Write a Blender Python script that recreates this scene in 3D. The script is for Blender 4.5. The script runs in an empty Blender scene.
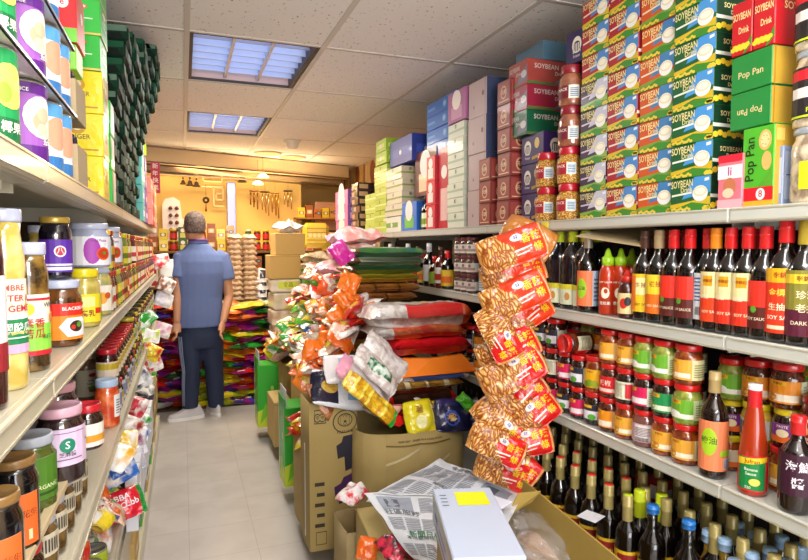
import bpy, math, random
from mathutils import Vector, Matrix, noise, Euler
random.seed(11)
R = random.random
def U(a, b): return a + (b - a) * R()
sc = bpy.context.scene
COL = sc.collection
PI = math.pi

# ------------------------------------------------------------ camera
EYE = Vector((0, 0, 1.42)); F = 584.0
YAW = math.radians(20.70); PITCH = math.radians(-3.234)
cam = bpy.data.objects.new('camera', bpy.data.cameras.new('camera')); COL.objects.link(cam)
cam.data.sensor_width = 36; cam.data.lens = F / 808 * 36; cam.data.clip_start = .02
cam.location = EYE; cam.rotation_euler = (PI / 2 + PITCH, 0, -YAW)
sc.camera = cam
# ------------------------------------------------------------ world, light, exposure
sc.view_settings.view_transform = 'Standard'; sc.view_settings.look = 'None'
sc.view_settings.gamma = 1; sc.view_settings.exposure = 0.0; sc.view_settings.use_curve_mapping = False
w = bpy.data.worlds.new('world'); sc.world = w; w.use_nodes = True
w.node_tree.nodes['Background'].inputs[0].default_value = (.93, .95, 1, 1)
w.node_tree.nodes['Background'].inputs[1].default_value = 1.5
def area(name, loc, sx, sy, power, col=(1, 1, 1), rot=(0, 0, 0)):
    l = bpy.data.lights.new(name, 'AREA'); l.shape = 'RECTANGLE'; l.size = sx; l.size_y = sy
    l.energy = power; l.color = col
    o = bpy.data.objects.new(name, l); COL.objects.link(o); o.location = loc; o.rotation_euler = rot
    return o
CEIL = 2.37
TROFFERS = [(.33, -1.6, 1), (.33, .35, 1), (.33, 3.19, 0), (.33, 4.81, 0)]     # x, y, lit
for tx, ty, lit in TROFFERS:
    if lit: area('troffer_light', (tx, ty, CEIL - .03), .55, .74, 22, (1, .98, .96))
area('rear_fill', (.4, -3.4, 1.2), 3.0, 2.0, 115, (.95, .96, 1), (math.radians(124), 0, 0))  # added fill from behind the camera, no known window there
area('front_ceiling_fill', (.3, -.7, 1.80), 1.0, .5, 46, (1, .95, .92), (math.radians(142), 0, 0))  # added upward fill in mid-air to brighten the ceiling, not a fixture
area('back_ceiling_fill', (.5, 6.35, 2.0), 1.6, .2, 16, (1, .74, .42), (PI, 0, 0))  # warm upward fill added behind the header to brighten the back ceiling
area('back_room_light', (.55, 6.25, 2.20), 1.2, .25, 26, (1, .70, .36), (math.radians(-12), 0, 0))
area('aisle_end_light', (.35, 4.85, CEIL - .05), .5, .5, 30, (1, .90, .72))
area('aisle_mid_light', (.35, 3.2, CEIL - .05), .5, .5, 16, (1, .95, .88))

# ------------------------------------------------------------ pixel rays to points in the room
_fw = Vector((math.sin(YAW) * math.cos(PITCH), math.cos(YAW) * math.cos(PITCH), math.sin(PITCH)))
_rt = Vector((math.cos(YAW), -math.sin(YAW), 0)); _up = _rt.cross(_fw)
def P(px, py, x=None, y=None, z=None):
    d = _rt * (px - 404) + _up * (280 - py) + _fw * F
    t = x / d.x if x is not None else y / d.y if y is not None else (z - EYE.z) / d.z
    return EYE + d * t
def PPM(p): return F / (Vector(p) - EYE).dot(_fw)          # pixels per metre at a point

# ------------------------------------------------------------ materials
_m = {}
def srgb(h):
    h = h.lstrip('#'); c = [int(h[i:i + 2], 16) / 255 for i in (0, 2, 4)]
    return [(v / 12.92 if v <= .04045 else ((v + .055) / 1.055) ** 2.4) for v in c] + [1]
def M(h, rough=.5, metal=0, coat=0, bump=0, bscale=60, emit=0, trans=0, alpha=1, mottle=None, mscale=30):
    k = (h, rough, metal, coat, bump, bscale, emit, trans, alpha, mottle, mscale)
    if k in _m: return _m[k]
    m = bpy.data.materials.new('mat_' + h.strip('#')); m.use_nodes = True
    nt = m.node_tree; b = nt.nodes['Principled BSDF']; I = b.inputs
    I['Base Color'].default_value = srgb(h); I['Roughness'].default_value = rough; I['Metallic'].default_value = metal
    if coat: I['Coat Weight'].default_value = coat; I['Coat Roughness'].default_value = .08
    if trans: I['Transmission Weight'].default_value = trans; I['IOR'].default_value = 1.3
    if alpha < 1: I['Alpha'].default_value = alpha
    if emit: I['Emission Color'].default_value = srgb(h); I['Emission Strength'].default_value = emit
    tc = nt.nodes.new('ShaderNodeTexCoord')
    if mottle:
        n = nt.nodes.new('ShaderNodeTexNoise'); n.inputs['Scale'].default_value = mscale; n.inputs['Detail'].default_value = 3
        r = nt.nodes.new('ShaderNodeValToRGB'); r.color_ramp.elements[0].position = .42; r.color_ramp.elements[1].position = .58
        r.color_ramp.elements[0].color = srgb(h); r.color_ramp.elements[1].color = srgb(mottle)
        nt.links.new(tc.outputs['Object'], n.inputs['Vector']); nt.links.new(n.outputs['Fac'], r.inputs['Fac'])
        nt.links.new(r.outputs['Color'], I['Base Color'])
    if bump:
        n2 = nt.nodes.new('ShaderNodeTexNoise'); n2.inputs['Scale'].default_value = bscale; n2.inputs['Detail'].default_value = 2
        bp = nt.nodes.new('ShaderNodeBump'); bp.inputs['Strength'].default_value = bump; bp.inputs['Distance'].default_value = .01
        nt.links.new(tc.outputs['Object'], n2.inputs['Vector']); nt.links.new(n2.outputs['Fac'], bp.inputs['Height'])
        nt.links.new(bp.outputs['Normal'], I['Normal'])
        if coat: nt.links.new(bp.outputs['Normal'], I['Coat Normal'])
    _m[k] = m; return m
def card(h): return M(h, .45, coat=.15)
def ink(h): return M(h, .5)
def film(h): return M(h, .3, coat=.8, bump=.5, bscale=45)
def filmp(h, g, s=25): return M(h, .35, coat=.7, bump=.5, bscale=50, mottle=g, mscale=s)
def glassy(h, g=None, s=30): return M(h, .12, coat=1, mottle=g, mscale=s)
def paper(h): return M(h, .6)
def kraft(h='C0A46C'): return M(h, .8, bump=.15, bscale=25)
def snack_mat(c1, c2, scale):
    m = bpy.data.materials.new('fried_snacks'); m.use_nodes = True; nt = m.node_tree; b = nt.nodes['Principled BSDF']
    tc = nt.nodes.new('ShaderNodeTexCoord'); nz = nt.nodes.new('ShaderNodeTexNoise'); nz.inputs['Scale'].default_value = scale * .5
    ad = nt.nodes.new('ShaderNodeVectorMath'); ad.operation = 'MULTIPLY_ADD'; ad.inputs[1].default_value = (.05, .05, .05)
    vo = nt.nodes.new('ShaderNodeTexVoronoi'); vo.feature = 'DISTANCE_TO_EDGE'; vo.inputs['Scale'].default_value = scale * 3
    mp = nt.nodes.new('ShaderNodeMapping'); mp.inputs['Scale'].default_value = (1, .28, 1); mp.inputs['Rotation'].default_value = (0, 0, .5)
    r = nt.nodes.new('ShaderNodeValToRGB'); e = r.color_ramp.elements
    e[0].position = .02; e[0].color = srgb(c1); e[1].position = .22; e[1].color = srgb(c2)
    x = e.new(.5); x.color = srgb('FFEAB8')
    bp = nt.nodes.new('ShaderNodeBump'); bp.inputs['Strength'].default_value = .6; bp.inputs['Distance'].default_value = .01
    nt.links.new(tc.outputs['Object'], nz.inputs['Vector']); nt.links.new(nz.outputs['Color'], ad.inputs[0]); nt.links.new(tc.outputs['Object'], ad.inputs[2])
    nt.links.new(ad.outputs[0], mp.inputs['Vector']); nt.links.new(mp.outputs[0], vo.inputs['Vector']); nt.links.new(vo.outputs['Distance'], r.inputs['Fac'])
    nt.links.new(r.outputs['Color'], b.inputs['Base Color']); nt.links.new(vo.outputs['Distance'], bp.inputs['Height'])
    nt.links.new(bp.outputs['Normal'], b.inputs['Normal']); b.inputs['Roughness'].default_value = .3
    b.inputs['Coat Weight'].default_value = .5
    return m
SNACK = snack_mat('8A3C0A', 'E8A850', 26)
SNACK2 = snack_mat('7A2C08', 'E09840', 32)

# ------------------------------------------------------------ mesh builder
def ident(v): return v
class MB:
    def __init__(s): s.v = []; s.f = []; s.mi = []; s.sm = []; s.mats = []
    def mat(s, m):
        if m not in s.mats: s.mats.append(m)
        return s.mats.index(m)
    def add(s, vs, fs, m, smooth=False, T=None):
        o = len(s.v); s.v += [tuple(T @ Vector(v)) if T else tuple(v) for v in vs]
        for i, f in enumerate(fs):
            s.f.append([o + a for a in f]); s.mi.append(s.mat(m[i] if isinstance(m, list) else m)); s.sm.append(smooth)
        return s
    def box(s, x0, x1, y0, y1, z0, z1, m, c=0, T=None, faces=None):
        """chamfered box; faces: dict side->material for left(-x) near(-y) far(+y) right(+x) top bottom"""
        fm = faces or {}
        c = min(c, (x1 - x0) / 3, (y1 - y0) / 3, (z1 - z0) / 3)
        X, Y, Z = (x0, x1), (y0, y1), (z0, z1); S = (c, -c)
        vs = []; idx = {}
        for i in (0, 1):
            for j in (0, 1):
                for k in (0, 1):
                    for a in range(3):
                        p = [X[i] + S[i], Y[j] + S[j], Z[k] + S[k]]
                        p[a] = (X[i], Y[j], Z[k])[a]
                        idx[i, j, k, a] = len(vs); vs.append(p)
        fs = []; ms = []
        names = {(0, 0): 'left', (0, 1): 'right', (1, 0): 'near', (1, 1): 'far', (2, 0): 'bottom', (2, 1): 'top'}
        for a in range(3):
            for e in (0, 1):
                q = []
                for (p, r) in ((0, 0), (1, 0), (1, 1), (0, 1)):
                    t = [p, r]; t.insert(a, e); q.append(idx[t[0], t[1], t[2], a])
                fs.append(q if (e == 1) != (a == 1) else q[::-1]); ms.append(fm.get(names[a, e], m))
        if c > 0:
            for a in range(3):
                b1, b2 = [t for t in range(3) if t != a]
                for e1 in (0, 1):
                    for e2 in (0, 1):
                        q = []
                        for (p, fa) in ((0, b1), (1, b1), (1, b2), (0, b2)):
                            t = [0, 0, 0]; t[a] = p; t[b1] = e1; t[b2] = e2
                            q.append(idx[t[0], t[1], t[2], fa])
                        fs.append(q); ms.append(m)
            for i in (0, 1):
                for j in (0, 1):
                    for k in (0, 1):
                        fs.append([idx[i, j, k, a] for a in range(3)]); ms.append(m)
        return s.add(vs, fs, ms, False, T)
    def lathe(s, prof, m, n=18, c=(0, 0, 0), T=None, smooth=True, cap=True):
        vs = []; fs = []; ms = []
        for r, z in prof:
            for k in range(n):
                a = 2 * PI * k / n; vs.append((c[0] + r * math.cos(a), c[1] + r * math.sin(a), c[2] + z))
        for i in range(len(prof) - 1):
            for k in range(n):
                k2 = (k + 1) % n
                fs.append([i * n + k, i * n + k2, (i + 1) * n + k2, (i + 1) * n + k]); ms.append(m[i] if isinstance(m, list) else m)
        if cap:
            fs.append(list(range(n))[::-1]); ms.append(m[0] if isinstance(m, list) else m)
            fs.append([(len(prof) - 1) * n + k for k in range(n)]); ms.append(m[-1] if isinstance(m, list) else m)
        return s.add(vs, fs, ms, smooth, T)
    def tube(s, pts, r, m, n=8, smooth=True, flat=1.0):
        pts = [Vector(p) for p in pts]; L = len(pts)
        rs = r if isinstance(r, (list, tuple)) else [r] * L
        vs = []; prev = None
        for i, p in enumerate(pts):
            t = (pts[min(i + 1, L - 1)] - pts[max(i - 1, 0)]).normalized()
            if prev is None:
                prev = t.orthogonal().normalized() if abs(t.z) < .9 else Vector((1, 0, 0))
            a = (prev - t * prev.dot(t)).normalized(); prev = a; b = t.cross(a)
            for k in range(n):
                g = 2 * PI * k / n; vs.append(p + (a * math.cos(g) + b * math.sin(g) * flat) * rs[i])
        fs = [[i * n + k, i * n + (k + 1) % n, (i + 1) * n + (k + 1) % n, (i + 1) * n + k] for i in range(L - 1) for k in range(n)]
        fs += [list(range(n))[::-1], [(L - 1) * n + k for k in range(n)]]
        return s.add(vs, fs, m, smooth)
    def rings(s, rings, m, n=16, smooth=True):
        """rings: (cx,cy,cz,rx,ry) horizontal ellipses"""
        vs = []
        for cx, cy, cz, rx, ry in rings:
            for k in range(n):
                g = 2 * PI * k / n; vs.append((cx + rx * math.cos(g), cy + ry * math.sin(g), cz))
        L = len(rings)
        fs = [[i * n + k, i * n + (k + 1) % n, (i + 1) * n + (k + 1) % n, (i + 1) * n + k] for i in range(L - 1) for k in range(n)]
        fs += [list(range(n))[::-1], [(L - 1) * n + k for k in range(n)]]
        return s.add(vs, fs, m, smooth)
    def mesh(s, name='mesh'):
        me = bpy.data.meshes.new(name); me.from_pydata(s.v, [], s.f)
        for m in s.mats: me.materials.append(m)
        me.polygons.foreach_set('material_index', s.mi); me.polygons.foreach_set('use_smooth', s.sm)
        me.update(); return me
    def build(s, name, parent=None, loc=None, rz=0):
        return inst(name, s.mesh(name), parent, loc, rz)
def inst(name, me, parent=None, loc=None, rot=0):
    o = bpy.data.objects.new(name, me); COL.objects.link(o)
    if parent: o.parent = parent
    if loc is not None: o.location = loc
    o.rotation_euler = rot if isinstance(rot, (tuple, Euler)) else (0, 0, rot)
    return o
_seen = {}
def tag(o, label, cat, group=None, kind=None):
    o['label'] = label; o['category'] = cat
    if group: o['group'] = group
    if kind: o['kind'] = kind
    _seen[label] = _seen.get(label, 0) + 1
    nw = len(label.split())
    if nw < 4 or nw > 16: print('LABELLEN', nw, label)
    return o
def thing(name, label, cat, loc=(0, 0, 0), rz=0, group=None):
    o = bpy.data.objects.new(name, None); o.empty_display_size = .05; COL.objects.link(o)
    o.location = loc; o.rotation_euler = rz if isinstance(rz, (tuple, Euler)) else (0, 0, rz)
    return tag(o, label, cat, group)
def struct(o): o['kind'] = 'structure'; return o
ORD = 'zeroth first second third fourth fifth sixth seventh eighth ninth tenth eleventh twelfth thirteenth fourteenth fifteenth sixteenth seventeenth eighteenth nineteenth twentieth'.split()
ORD += ['twenty-' + q for q in ORD[1:10]] + ['thirtieth'] + ['thirty-' + q for q in ORD[1:10]] + ['fortieth'] + ['forty-' + q for q in ORD[1:10]]

# ------------------------------------------------------------ printed art on surfaces
_txt = {}
def glyphs(t):
    if t in _txt: return _txt[t]
    c = bpy.data.curves.new('t', 'FONT'); c.body = t; c.size = 1; c.align_x = 'CENTER'; c.align_y = 'CENTER'; c.resolution_u = 2
    c.offset = .012
    o = bpy.data.objects.new('t', c); COL.objects.link(o)
    dg = bpy.context.evaluated_depsgraph_get(); ev = o.evaluated_get(dg); me = ev.to_mesh()
    vs = [(v.co.x, v.co.y) for v in me.vertices]; fs = [list(p.vertices) for p in me.polygons]
    ev.to_mesh_clear(); bpy.data.objects.remove(o)
    wd = (max(v[0] for v in vs) - min(v[0] for v in vs)) if vs else 1
    _txt[t] = (vs, fs, wd); return _txt[t]
class Art:
    def __init__(s, mb, fn, w, h, su=1): s.mb = mb; s.fn = fn; s.w = w; s.h = h; s.su = su
    def pts(s, uv, lvl): return [s.fn(a, b, lvl * .0005) for a, b in uv]
    def rect(s, u0, v0, u1, v1, m, l=1):           # fractions of w, h
        us = [u0] + ([k / s.su for k in range(int(s.su) + 1) if u0 + 1e-4 < k / s.su < u1 - 1e-4] if s.su > 1 else []) + [u1]
        uv = []; fs = []; n = len(us) - 1
        for u in us: uv += [(u * s.w, v0 * s.h), (u * s.w, v1 * s.h)]
        for i in range(n): fs.append([2 * i, 2 * i + 2, 2 * i + 3, 2 * i + 1])
        s.mb.add(s.pts(uv, l), fs, m); return s
    def fan(s, uv, m, l):
        """polygon in metres; on curved surfaces split into rings round its centre so that it hugs the curve"""
        if s.su <= 1: s.mb.add(s.pts(uv, l), [list(range(len(uv)))], m); return s
        st = s.w / s.su * .6; o = []
        for a, b in zip(uv, uv[1:] + uv[:1]):
            k = max(1, int(math.hypot(b[0] - a[0], b[1] - a[1]) / st) + 1)
            o += [(a[0] + (b[0] - a[0]) * q / k, a[1] + (b[1] - a[1]) * q / k) for q in range(k)] if k < 9 else [(a[0] + (b[0] - a[0]) * q / 8, a[1] + (b[1] - a[1]) * q / 8) for q in range(8)]
        cu = sum(p[0] for p in o) / len(o); cv = sum(p[1] for p in o) / len(o); n = len(o)
        R_n = max(2, min(6, int(max(math.hypot(p[0] - cu, p[1] - cv) for p in o) / st) + 1))
        vs = [(cu, cv)] + [(cu + (p[0] - cu) * r / R_n, cv + (p[1] - cv) * r / R_n) for r in range(1, R_n + 1) for p in o]
        fs = [[0, 1 + q, 1 + (q + 1) % n] for q in range(n)]
        for r in range(1, R_n): fs += [[1 + (r - 1) * n + q, 1 + (r - 1) * n + (q + 1) % n, 1 + r * n + (q + 1) % n, 1 + r * n + q] for q in range(n)]
        s.mb.add(s.pts(vs, l), fs, m); return s
    def poly(s, uv, m, l=1): return s.fan([(a * s.w, b * s.h) for a, b in uv], m, l)
    def ell(s, cu, cv, ru, rv, m, l=1, n=16):      # centre in fractions, radii in metres
        return s.fan([(cu * s.w + ru * math.cos(2 * PI * k / n), cv * s.h + rv * math.sin(2 * PI * k / n)) for k in range(n)], m, l)
    def text(s, t, cu, cv, size, m, l=2, rot=0, fit=None, sx=1.0, shear=0):
        vs, fs, wd = glyphs(t)
        k = size
        if fit and wd * k * sx > fit * s.w: sx = fit * s.w / (wd * k)
        co, si = math.cos(rot), math.sin(rot); uv = []
        for a, b in vs:
            a = (a + shear * b) * k * sx; b *= k; uv.append((cu * s.w + a * co - b * si, cv * s.h + a * si + b * co))
        s.mb.add(s.pts(uv, l), fs, m); return s
def cyl_art(mb, r, z0, h, span, c=(0, 0)):
    """art centred on the -x side of a cylinder, span in radians; u runs to the viewer's right"""
    wd = r * span
    def fn(u, v, off):
        a = PI + (u - wd / 2) / r
        return (c[0] + (r + off) * math.cos(a), c[1] + (r + off) * math.sin(a), z0 + v)
    return Art(mb, fn, wd, h, su=14)
def box_art(mb, d, wd, h):
    """faces of a box centred on the origin, base at z=0: depth d in x, width wd in y"""
    return dict(
        front=Art(mb, lambda u, v, o: (-d / 2 - o, wd / 2 - u, v), wd, h),
        near=Art(mb, lambda u, v, o: (-d / 2 + u, -wd / 2 - o, v), d, h),
        far=Art(mb, lambda u, v, o: (d / 2 - u, wd / 2 + o, v), d, h),
        top=Art(mb, lambda u, v, o: (-d / 2 + v, wd / 2 - u, h + o), wd, d))
def art_box(d, wd, h, base, art=None, faces=None, c=.002):
    mb = MB(); mb.box(-d / 2, d / 2, -wd / 2, wd / 2, 0, h, base, c, faces=faces)
    if art: art(box_art(mb, d, wd, h))
    return mb.mesh('printed_box')

# ------------------------------------------------------------ soft bags
def bag_mesh(L, W, T, paint, seed=0, nu=18, nv=12, wr=.12, sag=0, crimp=.07, art=None, full=0):
    """pillow bag lying flat: L along x, W along y, thickness T; paint(u,v)->material, u,v in 0..1"""
    mb = MB(); vs = []
    off = Vector((seed * 3.7, seed * 1.3, seed * .7))
    def h(u, v):
        a = 2 * u - 1; b = 2 * v - 1
        e = 1 - crimp
        pa, pb, ex = (4, 3.2, .6) if not full else (10, 7, .45)
        ta = max(0, 1 - (abs(a) / e) ** pa) ** ex if abs(a) < e else 0
        tb = max(0, 1 - abs(b) ** pb) ** ex
        k = noise.noise(Vector((a * 2.2, b * 2.2, 0)) + off)
        k2 = noise.noise(Vector((a * 6 * (1 + abs(a)), b * 7, 3)) + off)
        return T / 2 * ta * tb * (1 + wr * 2.2 * k) + T * wr * k2 * .5 * (1 - abs(b) ** 8)
    def pos(u, v, sgn, o=0):
        a = 2 * u - 1; b = 2 * v - 1
        pinch = 1 - .10 * (1 - abs(a) ** 3) * 0 - .06 * abs(a) ** 6
        x = a * L / 2 * (1 - .05 * b * b); y = b * W / 2 * pinch
        edge = (1 - abs(b) ** 6) * 1
        wob = (.08 if full else .25) * T * noise.noise(Vector((a * 1.5, b * 1.2, 9)) + off) * 1.5
        z = T / 2 + sgn * max(.0006, h(u, v) * (1 if sgn > 0 else .85)) + wob - sag * a * a * T
        if abs(a) > 1 - crimp: z += .0035 * math.sin(b * 24) * 1
        return (x, y, z + sgn * o)
    for sgn in (1, -1):
        o = len(vs)
        for i in range(nu + 1):
            for j in range(nv + 1):
                vs.append(pos(i / nu, j / nv, sgn))
    fs = []; ms = []; N = (nu + 1) * (nv + 1)
    for s_, o in ((1, 0), (-1, N)):
        for i in range(nu):
            for j in range(nv):
                q = [o + i * (nv + 1) + j, o + (i + 1) * (nv + 1) + j, o + (i + 1) * (nv + 1) + j + 1, o + i * (nv + 1) + j + 1]
                fs.append(q if s_ > 0 else q[::-1]); ms.append(paint((i + .5) / nu, (j + .5) / nv) if s_ > 0 else paint((i + .5) / nu, 1.0 - .0001 if callable(paint) else 0))
    mb.add(vs, fs, ms, True)
    for i in range(nu):
        for j, jj in ((0, 0), (nv, nv)):
            a = i * (nv + 1) + j; b = (i + 1) * (nv + 1) + j
            mb.f.append([a, b, b + N, a + N]); mb.mi.append(mb.mat(paint((i + .5) / nu, j / nv * .999))); mb.sm.append(True)
    for i in (0, nu):
        for j in range(nv):
            a = i * (nv + 1) + j; mb.f.append([a, a + 1, a + 1 + N, a + N]); mb.mi.append(mb.mat(paint(i / nu * .999, (j + .5) / nv))); mb.sm.append(True)
    if art: art(Art(mb, lambda u, v, o: pos(min(1, max(0, u / L)), min(1, max(0, v / W)), 1, .0015 + o), L, W, su=10))
    return mb.mesh('soft_bag')
def plain(m): return lambda u, v: m
def ends(m, e, k=.12): return lambda u, v: e if (u < k or u > 1 - k) else m
def bands(*sp):
    """sp: (limit, material) along u"""
    def f(u, v):
        for l, m in sp:
            if u <= l: return m
        return sp[-1][1]
    return f
def patch(base, *ps):
    """ps: (u0,u1,v0,v1,material)"""
    def f(u, v):
        for a, b, c, d, m in ps[::-1]:
            if a <= u <= b and c <= v <= d: return m
        return base
    return f
# ================================================================= the setting
def mat_ceiling():
    m = bpy.data.materials.new('ceiling_tile'); m.use_nodes = True; nt = m.node_tree; b = nt.nodes['Principled BSDF']
    tc = nt.nodes.new('ShaderNodeTexCoord'); n = nt.nodes.new('ShaderNodeTexNoise'); n.inputs['Scale'].default_value = 38; n.inputs['Detail'].default_value = 2
    mp = nt.nodes.new('ShaderNodeMapping'); mp.inputs['Scale'].default_value = (1.8, 1.2, 1)
    r = nt.nodes.new('ShaderNodeValToRGB'); e = r.color_ramp.elements
    e[0].position = .30; e[0].color = srgb('A89E94'); e[1].position = .35; e[1].color = srgb('F2EDE8')
    nt.links.new(tc.outputs['Object'], mp.inputs['Vector']); nt.links.new(mp.outputs[0], n.inputs['Vector'])
    nt.links.new(n.outputs['Fac'], r.inputs['Fac']); nt.links.new(r.outputs['Color'], b.inputs['Base Color']); b.inputs['Roughness'].default_value = .9
    return m
def mat_floor():
    m = bpy.data.materials.new('floor_vinyl'); m.use_nodes = True; nt = m.node_tree; b = nt.nodes['Principled BSDF']
    tc = nt.nodes.new('ShaderNodeTexCoord'); br = nt.nodes.new('ShaderNodeTexBrick'); br.offset = 0
    br.inputs['Scale'].default_value = 1; br.inputs['Brick Width'].default_value = .305; br.inputs['Row Height'].default_value = .305
    br.inputs['Mortar Size'].default_value = .0022; br.inputs['Color1'].default_value = srgb('BEB9B6'); br.inputs['Color2'].default_value = srgb('BAB5B2'); br.inputs['Mortar'].default_value = srgb('AAA5A2')
    n = nt.nodes.new('ShaderNodeTexNoise'); n.inputs['Scale'].default_value = 5; n.inputs['Detail'].default_value = 6
    mx = nt.nodes.new('ShaderNodeMixRGB'); mx.blend_type = 'MULTIPLY'; mx.inputs[0].default_value = .35
    r = nt.nodes.new('ShaderNodeValToRGB'); r.color_ramp.elements[0].position = .35; r.color_ramp.elements[0].color = (.6, .6, .6, 1); r.color_ramp.elements[1].position = .6
    nt.links.new(tc.outputs['Object'], br.inputs['Vector']); nt.links.new(tc.outputs['Object'], n.inputs['Vector'])
    nt.links.new(n.outputs['Fac'], r.inputs['Fac']); nt.links.new(br.outputs['Color'], mx.inputs[1]); nt.links.new(r.outputs['Color'], mx.inputs[2])
    nt.links.new(mx.outputs[0], b.inputs['Base Color']); b.inputs['Roughness'].default_value = .38
    return m
b = MB(); b.box(-1.7, 2.6, -3.6, 8.6, -.05, 0, mat_floor()); struct(b.build('floor'))
GX = [-1.5, -.86, .035, .645, 1.31, 1.95, 2.6]
GY = [-3.6, -2.0, -1.2, -.05, .75, 1.2, 1.96, 2.79, 3.59, 4.40, 5.22, 6.0, 6.8, 7.6, 8.4]
TC = mat_ceiling(); bar = M('CFC8BE', .5); gap = M('4A4038', .8)
holes = [(tx, ty) for tx, ty, l in TROFFERS]
def is_hole(x0, x1, y0, y1): return any(x0 < tx < x1 and y0 < ty < y1 for tx, ty in holes)
b = MB()
for i in range(len(GX) - 1):
    for j in range(len(GY) - 1):
        x0, x1, y0, y1 = GX[i], GX[i + 1], GY[j], GY[j + 1]
        if is_hole(x0, x1, y0, y1): continue
        b.box(x0 + .004, x1 - .004, y0 + .004, y1 - .004, CEIL, CEIL + .02, TC)
struct(b.build('ceiling'))
b = MB()
for x in GX: b.box(x - .012, x + .012, -3.6, 8.4, CEIL - .004, CEIL + .03, bar)
for y in GY:
    b.box(-1.5, 2.6, y - .009, y + .009, CEIL - .003, CEIL + .028, bar)
    b.box(-1.5, 2.6, y + .009, y + .0125, CEIL - .0025, CEIL + .02, gap)
struct(b.build('trim_1'))
WY = M('D9B468', .8); WT = M('CDBFA6', .85)
b = MB(); b.box(-1.75, -1.7, -3.6, 8.6, 0, CEIL + .3, WT); struct(b.build('wall_left'))
b = MB(); b.box(1.98, 2.03, -3.6, 8.6, 0, CEIL + .3, M('D8B98E', .8)); struct(b.build('wall_right'))
b = MB(); b.box(-1.7, 1.98, 7.5, 7.55, 0, CEIL + .3, WY); struct(b.build('wall_back'))
b = MB(); b.box(-1.7, 1.98, -3.6, 7.5, CEIL + .3, CEIL + .34, WT); struct(b.build('ceiling_slab'))
# the boxed header hanging across the back of the shop
b = MB(); hd = M('D8BF95', .7)
T = Matrix.Translation((-.8, 5.86, 0)) @ Matrix.Rotation(math.radians(17), 4, 'Z')
b.box(0, 2.75, 0, .10, CEIL - .155, CEIL - .01, hd, .004, T=T); b.box(0, 2.75, -.012, 0, CEIL - .16, CEIL - .145, M('6A4A2A'), T=T)
b.box(0, 2.75, .10, .13, CEIL - .215, CEIL - .17, M('8A7458', .5), .003, T=T); b.box(0, 2.75, .12, .16, CEIL - .24, CEIL - .225, M('5A4630', .5), .003, T=T)
struct(b.build('trim_2'))

# ceiling fixtures
for i, (tx, ty, lit) in enumerate(TROFFERS):
    x0, x1 = tx - .297, tx + .297; y0, y1 = ty - .385, ty + .385
    if ty == 4.81: y0, y1 = 4.43, 5.19
    lb = ['recessed ceiling light behind the near aisle', 'recessed ceiling light over the near aisle end', 'larger pale blue recessed ceiling light with louvre cells, nearest in view', 'smaller pale recessed ceiling light with slats, farther down the aisle'][i]
    t = thing('recessed_ceiling_light', lb, 'ceiling light', (tx, (y0 + y1) / 2, CEIL), 0, 'recessed lights along the aisle ceiling')
    hx = .297; hy = (y1 - y0) / 2
    b = MB(); fr = M('3A2C2C', .5); edge = M('C9A79B', .4)
    b.box(-hx, -hx + .03, -hy, hy, 0, .07, fr); b.box(hx - .02, hx, -hy, hy, 0, .07, fr); b.box(-hx + .03, hx - .02, hy - .015, hy, .012, .07, edge); b.box(-hx, hx, hy - .014, hy, 0, .012, fr); b.box(-hx, hx, -hy, -hy + .015, 0, .07, fr)
    b.build('housing', t)
    b = MB(); b.box(-hx + .03, hx - .02, -hy + .015, hy - .015, .062, .066, M('B9CBEE', .4, emit=1.5)); b.build('diffuser', t)
    b = MB(); lv = M('C3CCE6', .25, metal=.3); n = 7
    for k in range(1, n):
        y = -hy + .02 + (2 * hy - .04) * k / n; b.box(-hx + .03, hx - .02, y - .004, y + .004, .022, .06, lv)
    for k in (1, 2):
        x = -hx + .03 + (2 * hx - .05) * k / 3; b.box(x - .008, x + .008, -hy + .02, hy - .02, .018, .062, lv)
    b.box(-hx + .03, hx - .02, -hy + .015, -hy + .045, .016, .062, edge)
    b.build('louvre', t)
p = P(292, 141, z=CEIL)
t = thing('smoke_detector', 'round white smoke detector on the ceiling beyond the lights', 'smoke detector', p)
MB().lathe([(.075, 0), (.075, -.015), (.062, -.022), (.055, -.055), (.03, -.072), (0.004, -.074)], M('E8DCC4', .4), 20).build('cover', t)
for k, (px, py, lb) in enumerate([(268, 153, 'flat round ceiling speaker near the back header'), (293, 157, 'flat round ceiling speaker by the right end of the header')]):
    p = P(px, py, z=CEIL)
    tag(MB().lathe([(.14, 0), (.14, -.008), (.11, -.014), (.1, -.008), (.02, -.01)], M('D9BE90', .5), 20).build('ceiling_speaker', None, p), lb, 'speaker')

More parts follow.
